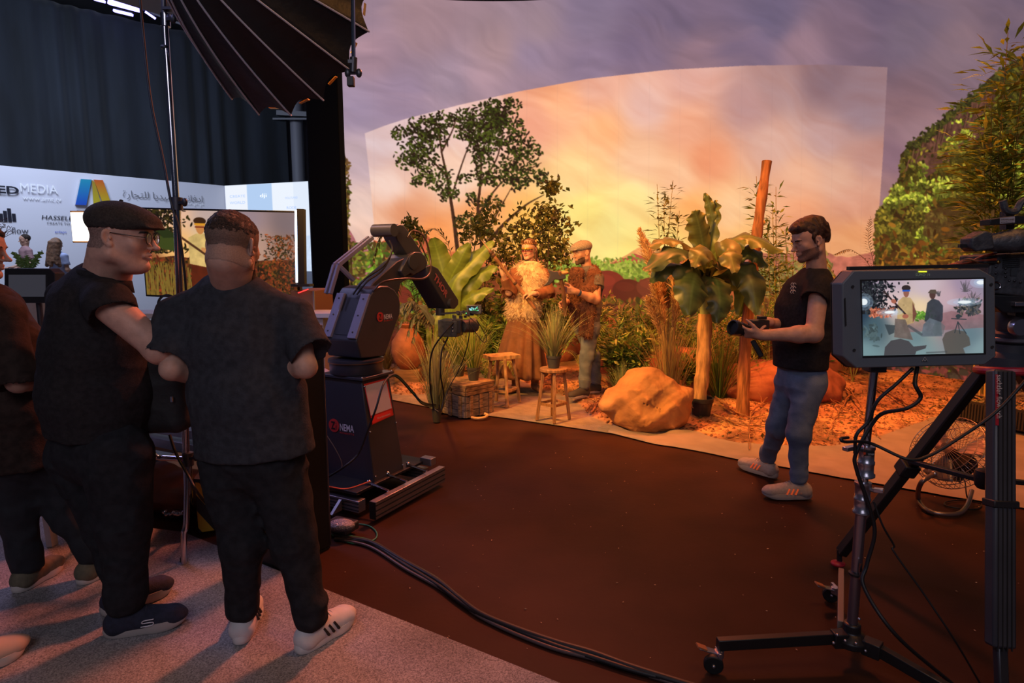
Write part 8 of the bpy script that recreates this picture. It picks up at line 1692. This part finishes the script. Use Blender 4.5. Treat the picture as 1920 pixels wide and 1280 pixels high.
part('emblem', mat('letter_dim2', (.4, .42, .42), rough=.4), t, lambda mb: (mb.tube([mf(1734, 669, .004), mf(1729, 677, .004), mf(1739, 677, .004), mf(1734, 669, .004)], .0012, 5), mb.tube([mf(1731, 673, .004), mf(1734, 677, .004), mf(1737, 673, .004)], .0009, 5)))
part('bezel', blkm, t, lambda mb: mb.prism([mf(*q_, .002) for q_ in [(1613, 524), (1848, 520), (1849, 664), (1618, 671)]], (0, .003, 0)), 20)
part('side_slot', blkm, t, lambda mb: mb.prism([P(*q_, Ym - .001) for q_ in [(1582, 560), (1585, 558), (1587, 610), (1584, 612)]], (0, -.002, 0)), 20)
mv = Canvas(0, 0, 232, 138, 2.4)
mv.a[:] = mv.rbf([(0, 0, 150, 135, 160), (60, 0, 190, 170, 185), (120, 10, 205, 185, 195), (200, 10, 160, 140, 165), (232, 10, 150, 140, 160), (60, 40, 225, 195, 195), (110, 55, 245, 215, 170), (160, 40, 200, 170, 180), (200, 50, 180, 140, 150), (100, 70, 220, 200, 160), (0, 60, 40, 60, 80), (20, 80, 70, 95, 105), (0, 137, 120, 150, 155), (100, 100, 105, 132, 140), (100, 137, 125, 152, 156), (200, 100, 100, 125, 135), (232, 137, 130, 155, 160), (170, 75, 150, 120, 130)], 16, 3)
mv.poly([(75, 82), (95, 68), (112, 70), (130, 72), (150, 62), (170, 58), (232, 66), (232, 90), (80, 96)], (140, 96, 100), .6, .3); scat(mv, 130, lambda r: r.normal(112, 10), lambda r: r.normal(66, 4), 3, [(120, 170, 60), (90, 140, 50)])
mr = np.random.default_rng(6)
scat(mv, 650, lambda r: abs(r.normal(0, 26)), lambda r: r.uniform(0, 66) * .9, 3.2, [(20, 22, 30), (36, 40, 46), (60, 66, 70), (14, 16, 24)], mr); scat(mv, 130, lambda r: r.uniform(15, 60), lambda r: 66 - .3 * r.uniform(0, 50), 3, [(200, 120, 90), (160, 80, 60)], mr)
for poly_, c in [([(68, 38), (78, 30), (92, 32), (100, 44), (98, 78), (84, 82), (66, 74)], (190, 160, 110)), ([(96, 40), (104, 62), (96, 78)], (120, 70, 60)), ([(62, 70), (82, 72), (96, 110), (60, 104)], (110, 96, 90)), ([(124, 42), (134, 34), (146, 38), (154, 48), (153, 74), (146, 84), (118, 76)], (50, 56, 66)), ([(116, 82), (128, 70), (150, 78), (152, 104), (112, 104)], (96, 106, 116))]: mv.poly(poly_, c, .92, .3)
mv.ell(84, 22, 5.5, 9, 0, (150, 96, 80)); mv.ell(84, 14, 8.5, 5.5, 0, (50, 40, 40)); mv.line([(78, 19), (90, 19)], 3, (40, 90, 190)); mv.line([(42, 20), (82, 62)], 3.4, (50, 36, 36)); mv.ell(134, 27, 6, 8.5, 0, (84, 58, 54)); mv.poly([(125, 24), (130, 18), (140, 18), (144, 26)], (90, 76, 66)); mv.ell(60, 38, 5, 4, .4, (170, 100, 80)); mv.ell(82, 66, 6, 4, 0, (170, 100, 80))
for x, y, s_ in ((196, 5, 18), (210, 24, 16), (146, 22, 8)):
    for k in range(40): mv.line([(x + mr.normal(0, 1), y + s_), (x + mr.normal(0, s_ * .35), y + mr.uniform(-.2, 1) * s_)], .8, (90, 84, 90), .8)
scat(mv, 150, lambda r: r.normal(208, 12), lambda r: r.normal(52, 7), 4, [(50, 56, 60), (80, 80, 84), (110, 100, 90)], mr)
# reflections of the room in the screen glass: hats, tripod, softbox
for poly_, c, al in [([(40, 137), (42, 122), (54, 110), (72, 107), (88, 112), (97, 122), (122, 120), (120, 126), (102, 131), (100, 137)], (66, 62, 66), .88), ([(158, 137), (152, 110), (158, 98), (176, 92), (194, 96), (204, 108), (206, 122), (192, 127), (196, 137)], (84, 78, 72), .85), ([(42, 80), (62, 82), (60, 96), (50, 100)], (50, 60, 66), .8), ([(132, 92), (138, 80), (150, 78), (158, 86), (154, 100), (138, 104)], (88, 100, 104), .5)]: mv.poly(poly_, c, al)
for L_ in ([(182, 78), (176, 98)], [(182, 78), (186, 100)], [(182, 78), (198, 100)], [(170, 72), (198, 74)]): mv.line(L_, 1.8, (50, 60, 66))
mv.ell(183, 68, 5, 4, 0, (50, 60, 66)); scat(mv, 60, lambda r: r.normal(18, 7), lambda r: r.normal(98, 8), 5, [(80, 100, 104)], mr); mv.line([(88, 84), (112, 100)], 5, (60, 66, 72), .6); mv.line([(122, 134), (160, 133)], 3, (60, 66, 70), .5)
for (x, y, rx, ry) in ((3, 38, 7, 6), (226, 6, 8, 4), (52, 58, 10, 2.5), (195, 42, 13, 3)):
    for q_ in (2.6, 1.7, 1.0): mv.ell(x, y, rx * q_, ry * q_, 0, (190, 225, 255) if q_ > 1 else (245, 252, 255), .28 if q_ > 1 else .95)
a_, b_, c_ = mf(1616, 527, .004), mf(1844, 523, .004), mf(1619, 667, .004); g, cc = screen_grid(a_, b_, c_, mv, 330, 210, 231, 137)
g2 = np.array([[mf(1616 + u * 228 + 2.5 * v * (1 - u), (527 - 4 * u) + v * (140 - 1.5 * u), .0045) for v in np.linspace(0, 1, 210)] for u in np.linspace(0, 1, 330)])
finish('screen', g2.reshape(-1, 3), gridfaces(330, 210)[:, ::-1], attr_mat('screen_picture'), t, 180, colors=cc.reshape(-1, 3))
part('handle_bar', blk, t, lambda mb: mb.bar(P(1590, 503, Ym + .06), P(1850, 498, Ym + .06), .02, .012)); part('mount', steel_d, t, lambda mb: mb.box(P(1640, 680, Ym + .08), (.06, .05, .06)), 20, .004)
# stand
t = thing('rolling_stand', 'steel monitor stand with clamps, square black legs and caster wheels', 'stand', G(1595, 1215)); Ys = 2.12
hb = P(1597, 1180, 2.13); part('lower_tube', mat('tube_violet', (.30, .27, .32), rough=.3, metal=.9), t, lambda mb: mb.cyl(hb, P(1617, 925, Ys), .0185, 22)); part('middle_tube', chrome, t, lambda mb: mb.cyl(P(1617, 925, Ys), P(1624, 835, Ys), .0155, 22)); part('upper_tube', chrome, t, lambda mb: mb.cyl(P(1624, 835, Ys), P(1640, 682, Ys), .0135, 22))
cal = mat('clamp_silver', (.45, .44, .50), rough=.28, metal=.9)
for (x, y, nm) in ((1624, 862, 0), (1617, 930, 1)):
    c0, c1 = P(x - 1.5, y + 32, Ys), P(x + 1.5, y - 28, Ys); d_ = nrm(c1 - c0); L = np.linalg.norm(c1 - c0)
    cl_ = part('collar', cal, t, lambda mb: mb.lathe(c0, [(.026, 0), (.031, .004), (.031, L * .10), (.026, L * .14), (.026, L * .38), (.028, L * .42), (.028, L * .5), (.0255, L * .52), (.0255, L * .86), (.028, L * .88), (.028, L * .98), (.02, L)], 28, d_), 50)
    s_ = -1 if nm == 0 else 1; kx = x + s_ * 26; part('knob', cal, cl_, lambda mb: (mb.cyl(P(x, y - 18, Ys), P(kx, y - 22 + 12 * nm, Ys - .03), .009, 12), mb.bar(P(kx - 5 * s_, y - 24 + 12 * nm, Ys - .03), P(kx + 14 * s_, y - 20 + 10 * nm, Ys - .05), .022, .014)), 30, .002)
part('clamp_badge', blkm, t, lambda mb: mb.box(P(1630, 850, Ys - .028), (.034, .004, .016))); text_obj('badge_lettering', 'TETHER', whl, t, P(1627, 853, Ys - .031), (1, 0, 0), Z3, .006, .0005, .022)
part('badge_mark', mat('badge_red', (.6, .06, .02), rough=.4), t, lambda mb: mb.box(P(1621, 850, Ys - .031), (.008, .002, .008)))
hc = hb + [0, 0, -.01]; hubm = mat('hub_black', (.015, .013, .014), rough=.4)
hubp = part('hub', hubm, t, lambda mb: (mb.lathe(hc + [0, 0, -.05], [(.035, 0), (.06, .008), (.06, .03), (.04, .05), (.030, .055), (.030, .085), (.022, .09)], 28), mb.box(hc + [-.05, -.01, -.02], (.05, .045, .055)), mb.box(hc + [.05, -.05, -.03], (.06, .05, .055), ((.7, -.7, 0), (.7, .7, 0), (0, 0, 1)))), 30, .003)
for (x, y) in ((1563, 1205), (1585, 1201), (1605, 1206), (1623, 1220), (1611, 1160), (1570, 1190)): part('bolt', cal, hubp, lambda mb: mb.ball(P(x, y, 2.06), .0055, 6))
lgm = mat('leg_black', (.014, .012, .012), rough=.42)
LA, LB, LC = P(1345, 1207, 2.10), P(1820, 1318, 1.86), P(1577, 1072, 2.50)
part('leg', lgm, t, lambda mb: mb.bar(hc + [-.05, 0, -.02], LA, .030, .042), 20, .003); part('leg', lgm, t, lambda mb: mb.bar(hc + [.06, -.05, -.03], LB, .030, .042), 20, .003); part('leg', mat('leg_tan', (.20, .15, .12), rough=.5), t, lambda mb: mb.bar(hc + [-.02, .04, .0], LC, .022, .040), 20, .003)
def caster(top, ground, sgn, lab=None):
    c = part('caster', cal, t, lambda mb: (mb.cyl(top, top - [0, 0, .03], .016, 16), mb.box((top + ground) / 2 + [0, 0, .025], (.012, .05, .04)), mb.bar(top - [0, 0, .015], top + [-.075, .01, .004], .03, .006)), 30, .002); wr_ = min(.035, top[2] * .45); wc = ground + [-.012, 0, wr_ + .002]
    part('wheel', rub, c, lambda mb: mb.lathe(wc - np.array([.25, .95, 0]) * .012, [(.001, 0), (wr_ * .9, 0), (wr_, .004), (wr_, .02), (wr_ * .9, .024), (.001, .024)], 28, (.25, .95, 0)), 40); part('hub_cap', cal, c, lambda mb: mb.ball(wc - np.array([.25, .95, 0]) * .014, .007, 6)); part('brake', mat('brake_orange', (.55, .22, .10), rough=.4, metal=.5), c, lambda mb: mb.bar(top + [-.05, .0, .004], top + [-.085, .0, .018], .028, .006))
caster(LA + [.01, 0, -.022], G(1343, 1262), -1); caster(P(1566, 1100, 2.52), G(1562, 1128), -1); caster(LB + [0, 0, -.03], np.array([LB[0], LB[1], 0]), 1)
part('strap', rub, t, lambda mb: mb.lathe(P(1604, 1078, 2.12), [(.0205, 0), (.024, .003), (.024, .010), (.0205, .013)], 20)); part('clip', chrome, t, lambda mb: mb.bar(P(1614, 1055, 2.09), P(1612, 1086, 2.09), .006, .006))
cable('thick black cable hanging along the monitor pole down to the floor', [P(1720, 688, 2.05), P(1716, 720, 2.0), P(1726, 745, 2.0), P(1700, 765, 2.0), P(1655, 775, 2.05), P(1632, 800, 2.08), P(1605, 850, 2.08), P(1606, 880, 2.08), P(1630, 950, 2.08), P(1640, 1000, 2.08), P(1625, 1060, 2.08), P(1620, 1100, 2.05), P(1680, 1190, 1.95), G(1790, 1285, .01)], .0068, None, 120)
cable('thin black cord straying from the monitor pole to the floor at right', [P(1638, 940, 2.08), P(1655, 985, 2.06), P(1676, 1022, 2.06), P(1676, 1034, 2.05), P(1730, 1110, 2.0), P(1790, 1200, 1.95), G(1840, 1285, .01)], .0035, None, 80)
cable('black cable sagging from the monitor pole across to the camera tripod', [P(1590, 820, 2.06), P(1577, 822, 2.0), P(1585, 828, 2.0), P(1630, 830, 2.06), P(1700, 860, 2.0), P(1740, 855, 2.0), P(1800, 820, 2.0), P(1870, 770, 2.0), P(1935, 700, 2.0)], .0055, None, 90)
cable('short black cable from the monitor underside to the pole clamp', [P(1712, 690, 2.05), P(1680, 720, 2.05), P(1645, 752, 2.06), P(1628, 790, 2.07), P(1606, 815, 2.07), P(1603, 850, 2.07)], .006, None, 60)

# ------------------------------------------------------------------ tripod with studio camera
t = thing('camera_tripod', 'heavy black tripod with red collar carrying the studio camera', 'tripod', G(1880, 1100)); legm = mat('leg_carbon', (.045, .048, .058), rough=.4, noise=.1); redm = mat('tripod_red', (.45, .02, .035), rough=.4)
tc = P(1892, 668, 2.36)
part('crown', legm, t, lambda mb: mb.lathe(tc + [0, 0, -.05], [(.05, 0), (.085, .01), (.085, .05), (.06, .07), (.06, .10)], 28)); part('red_collar', redm, t, lambda mb: mb.tube([tc + [.0, 0, -.055] + np.array([.095 * math.cos(a), .095 * math.sin(a), -.012 * math.sin(a * 1.0)]) for a in np.linspace(0, 2 * math.pi, 40)], .016, 10))
fa_, fb_ = P(1876, 694, 2.22), P(1875, 1212, 1.98)
part('front_leg', legm, t, lambda mb: mb.bar(fa_, fb_, .082, .05, (0, 1, 0)), 20, .010)
for dx_ in (-.028, -.012, .004, .02): part('leg_groove', blkm, t, lambda mb: mb.bar(fa_ + [dx_, -.027, 0], fb_ + [dx_, -.027, 0], .003, .004, (0, 1, 0)))
part('front_foot_tube', steel_d, t, lambda mb: mb.bar(fb_, P(1880, 1330, 1.93), .036, .03, (0, 1, 0)), 20, .006); part('leg_band', blk, t, lambda mb: mb.bar(P(1876, 936, 2.105), P(1876, 950, 2.10), .092, .06, (0, 1, 0)), 20, .004)
part('leg_label', redm, t, lambda mb: mb.bar(fa_ + [-.034, -.028, -.01], fa_ + (fb_ - fa_) * .20 + [-.034, -.028, 0], .010, .003, (0, 1, 0)))
a_ = P(1868, 703, 2.18); xd = nrm(fb_ - fa_); text_obj('leg_lettering', 'sachtler flowtech', whl, t, a_, xd, (1, 0, 0), .020, .002, .155)
a2, b2 = P(1848, 690, 2.42), P(1577, 1036, 2.86); part('left_leg', lgm, t, lambda mb: mb.bar(a2, b2, .040, .052, (0, 1, 0)), 20, .006); part('leg_collar', blk, t, lambda mb: mb.bar(P(1708, 868, 2.62), P(1694, 886, 2.65), .07, .066, (0, 1, 0)), 20, .006)
part('left_foot', redm, t, lambda mb: (mb.ball(P(1571, 1056, 2.86), (.035, .03, .016), 8),), 60); part('foot_knob', blk, t, lambda mb: mb.cyl(P(1574, 1030, 2.86), P(1574, 1054, 2.86), .012, 10))
part('right_leg', lgm, t, lambda mb: mb.bar(P(1908, 690, 2.5), P(2080, 960, 2.9), .040, .052, (0, 1, 0)), 20, .006)
part('spreader', blk, t, lambda mb: (mb.bar(P(1706, 864, 2.58), P(1838, 899, 2.3), .03, .018), mb.bar(P(1855, 899, 2.3), P(1990, 910, 2.5), .03, .018)), 20, .003); part('spreader_hub', blk, t, lambda mb: mb.lathe(P(1843, 915, 2.26), [(.02, 0), (.028, .01), (.034, .05), (.03, .07), (.02, .075)], 20)); part('spreader_tag', mat('tag_pink', (.45, .03, .12), rough=.5), t, lambda mb: mb.box(P(1737, 874, 2.53), (.02, .034, .014)))
part('fluid_head', legm, t, lambda mb: (mb.lathe(tc + [.0, 0, .05], [(.05, 0), (.065, .01), (.065, .04), (.05, .05), (.055, .06), (.06, .12), (.05, .15)], 28), mb.box(tc + [0, 0, .19], (.10, .14, .05))), 30)
part('pan_drag_knob', cal, t, lambda mb: mb.lathe(P(1903, 612, 2.26), [(.001, 0), (.030, .002), (.034, .012), (.030, .03)], 24, (0, -1, 0))); part('scale_ring', mat('ring_grey', (.25, .25, .28), rough=.4, metal=.6), t, lambda mb: mb.lathe(tc + [0, 0, .062], [(.066, 0), (.068, .002), (.068, .012), (.066, .014)], 32))
t = thing('studio_camera', 'black broadcast camera with viewfinder at the right edge of the frame', 'camera', P(1905, 560, 2.3)); Yk = 2.24
cb_ = part('body', cambl, t, lambda mb: mb.prism([P(*q_, Yk) for q_ in [(1858, 478), (1960, 470), (2040, 480), (2040, 550), (1960, 560), (1862, 550), (1852, 535)]], (0, .16, 0)), 20, .006)
part('vent_grille', blkm, cb_, lambda mb: [mb.bar(P(1880, 484 + 3.5 * k, Yk - .002), P(1912, 482 + 3.5 * k, Yk - .002), .003, .003) for k in range(6)]); part('menu_screen', mat('menu_grey', (.05, .055, .06), rough=.2), cb_, lambda mb: mb.box(P(1901, 510, Yk - .002), (.024, .004, .026)))
for x, y in ((1868, 500), (1868, 512), (1886, 503), (1886, 511), (1886, 518), (1893, 526), (1903, 526), (1914, 529)): part('button', steel_d, cb_, lambda mb: mb.ball(P(x, y, Yk - .003), (.005, .003, .004), 5))
part('brass_port', mat('brass', (.5, .33, .08), rough=.3, metal=1.), cb_, lambda mb: mb.ball(P(1872, 491, Yk - .004), (.008, .006, .006), 6)); part('side_ring', chrome, cb_, lambda mb: mb.tube([P(1868 + 8 * math.cos(a), 535 + 7 * math.sin(a), Yk - .006) for a in np.linspace(0, 6.3, 24)], .002, 6))
part('base_plate', blk, t, lambda mb: mb.prism([P(*q_, Yk) for q_ in [(1862, 552), (2040, 560), (2040, 590), (1880, 586), (1864, 572)]], (0, .12, 0)), 20, .005); part('slide_plate', cal, t, lambda mb: mb.prism([P(*q_, Yk - .02) for q_ in [(1904, 566), (2000, 566), (2000, 574), (1904, 574)]], (0, .1, 0)), 20, .002)
vd = nrm([-1, .1, -.08]); vo = P(1895, 452, Yk - .05)
vf = part('viewfinder', cambl, t, lambda mb: mb.lathe(vo, [(.034, -.06), (.040, -.02), (.042, 0), (.036, .01), (.036, .03), (.033, .04), (.033, .055), (.028, .07), (.024, .12), (.020, .125)], 28, vd), 40); part('eyecup', rub, vf, lambda mb: mb.lathe(vo - vd * .05, [(.034, 0), (.046, -.03), (.050, -.05), (.042, -.048), (.03, -.01)], 28, vd), 40)
part('viewfinder_hood', cambl, vf, lambda mb: mb.prism([P(*q_, Yk - .08) for q_ in [(1822, 446), (1848, 432), (1862, 436), (1866, 466), (1830, 472), (1822, 464)]], (0, .06, 0)), 20, .006); part('viewfinder_rod', blk, vf, lambda mb: mb.bar(P(1798, 461, Yk - .05), P(1826, 461, Yk - .05), .012, .012))
part('top_handle', cambl, t, lambda mb: (mb.bar(P(1888, 430, Yk + .02), P(1888, 395, Yk + .02), .03, .03), mb.tube(bez([P(1880, 376, Yk), P(1886, 394, Yk), P(1904, 396, Yk), P(1916, 378, Yk), P(1932, 376, Yk)], 20), .012, 8)), 40)
lp_ = part('tag_plate', blk, t, lambda mb: mb.prism([P(*q_, Yk - .06) for q_ in [(1857, 411), (1905, 404), (1940, 404), (1940, 418), (1857, 422)]], (0, .05, 0)), 20, .002); part('label_sticker', mat('sticker', (.38, .36, .4), rough=.6), lp_, lambda mb: mb.prism([P(*q_, Yk - .0625) for q_ in [(1875, 408.5), (1903, 405.5), (1903, 417), (1875, 419.5)]], (0, .001, 0)), 0)
text_obj('sticker_lettering', 'DREAMLANES', mat('ink', (.02, .02, .02), rough=.6), lp_, P(1877, 413, Yk - .064), (1, 0, 0), Z3, .006, .0003, .046); text_obj('sticker_lettering', 'platform', mat('ink', (.02, .02, .02)), lp_, P(1877, 418, Yk - .064), (1, 0, 0), Z3, .006, .0003, .04)
part('red_clamp', redm, t, lambda mb: mb.bar(P(1896, 463, Yk - .06), P(1912, 460, Yk - .06), .022, .012), 20, .003); part('blue_ring', mat('ring_blue', (.05, .08, .6), rough=.3), t, lambda mb: mb.tube([P(1918 + 4 * math.cos(a), 457 + 4 * math.sin(a), Yk - .06) for a in np.linspace(0, 6.3, 18)], .0016, 5))
part('rail', blk, t, lambda mb: mb.bar(P(1866, 472, Yk - .02), P(2000, 466, Yk - .02), .02, .012), 20, .002)
for k in range(4): cable(['first', 'second', 'third', 'lowest'][k] + ' cable of the bunch feeding the studio camera from the left', [P(1778 + 4 * k, 497 - k, Yk + .2), P(1815, 492 - 2 * k, Yk + .1), P(1840, 482 + 3 * k, Yk), P(1868, 474 + 6 * k, Yk - .01)], .005, None if k % 2 else mat('cable_red', (.3, .05, .02), rough=.4), 30)

# ------------------------------------------------------------------ drum fan
fc = P(1784, 848, 3.62); t = thing('floor_fan', 'wire-caged drum fan tilted upward on a bent tube stand at the right', 'fan', G(1785, 962)); fax = nrm([-.76, -.22, .60]); sf, uf, _ = frame(fax); Rf = .22
wire = mat('fan_wire', (.36, .26, .24), rough=.35, metal=.7)
def ring_pts(o, r, n=40): return [fc + fax * o + (sf * math.cos(a) + uf * math.sin(a)) * r for a in np.linspace(0, 2 * math.pi, n)]
mb = MB()
for o, r in ((.075, Rf * .55), (.075, Rf * .8), (.06, Rf * .97), (.0, Rf), (-.06, Rf * .97), (-.075, Rf * .7), (.078, Rf * .25)): mb.tube(ring_pts(o, r), .0026, 5, False)
for k in range(44):
    a = 2 * math.pi * k / 44; e = sf * math.cos(a) + uf * math.sin(a); mb.tube([fc + fax * .08 + e * .02, fc + fax * .077 + e * Rf * .8, fc + fax * .06 + e * Rf * .97, fc + e * Rf, fc - fax * .06 + e * Rf * .97, fc - fax * .078 + e * Rf * .7, fc - fax * .08 + e * .04], .0016, 4)
mb.build('wire_cage', wire, t, 60)
for k in range(3):
    a0 = 2 * math.pi * k / 3; mb = MB(); g = []
    for r_ in np.linspace(.03, Rf * .88, 8): g.append([fc + (sf * math.cos(a0 + q) + uf * math.sin(a0 + q)) * r_ + fax * (.03 * (q - .4)) for q in np.linspace(0, .95, 8)])
    mb.grid(np.array(g)); mb.build('blade', mat('blade_grey', (.25, .2, .2), rough=.4, metal=.6), t, 60, solid=.002)
part('hub', steel_d, t, lambda mb: mb.cyl(fc - fax * .02, fc + fax * .05, .03, 18)); part('motor', blk, t, lambda mb: (mb.cyl(fc - fax * .07, fc - fax * .16, .07, 24), mb.box(fc - fax * .12 - uf * .09, (.06, .08, .06), (fax, sf, uf))), 30, .004)
s0 = G(1727, 945, .02); part('stand', mat('stand_tube', (.22, .17, .17), rough=.3, metal=.7), t, lambda mb: mb.tube(bez([P(1752, 888, 3.55), P(1727, 905, 3.5), G(1722, 935, .03), G(1742, 958, .02), G(1790, 964, .02), G(1812, 950, .03), P(1822, 920, 3.7)], 50), .014, 12), 60)
part('pivot', cal, t, lambda mb: mb.ball(P(1752, 888, 3.55), .02, 8)); part('rubber_foot', rub, t, lambda mb: mb.box(G(1740, 958, .010), (.05, .04, .02)))
cable('black fan cord running from the motor to the floor', [fc - fax * .15 - uf * .1, P(1808, 900, 3.7), G(1815, 935, .05), G(1840, 945, .01), G(1825, 955, .01), G(1775, 948, .01), G(1790, 938, .01), G(1925, 935, .01)], .004, None, 70)
# ------------------------------------------------------------------ crumbs on the stage floor
r = np.random.default_rng(33); mb = MB(); n = 260; x = r.uniform(-1.2, 4.0, n); y = 1.7 + 3.2 * r.random(n) + .2 * x * 0
for i in range(n):
    if y[i] > np.interp(x[i], edge[:, 0], edge[:, 1]) - .03: continue
    c = np.array([x[i], y[i], .004]); s_ = r.uniform(.002, .007); a = r.uniform(0, 3.14); d = np.array([math.cos(a), math.sin(a), 0]); e = np.array([-d[1], d[0], 0]); mb.add([c - d * s_, c + e * s_ * .5, c + d * s_, c - e * s_ * .5, c + [0, 0, s_ * .5]], [(0, 1, 4), (1, 2, 4), (2, 3, 4), (3, 0, 4)], np.array((.6, .35, .2)) * r.uniform(.4, 1.3))
tag(mb.build('crumbs', attr_mat('gravel'), None, 0), 'tiny pale crumbs strewn over the dark stage floor', 'crumbs', kind='stuff')
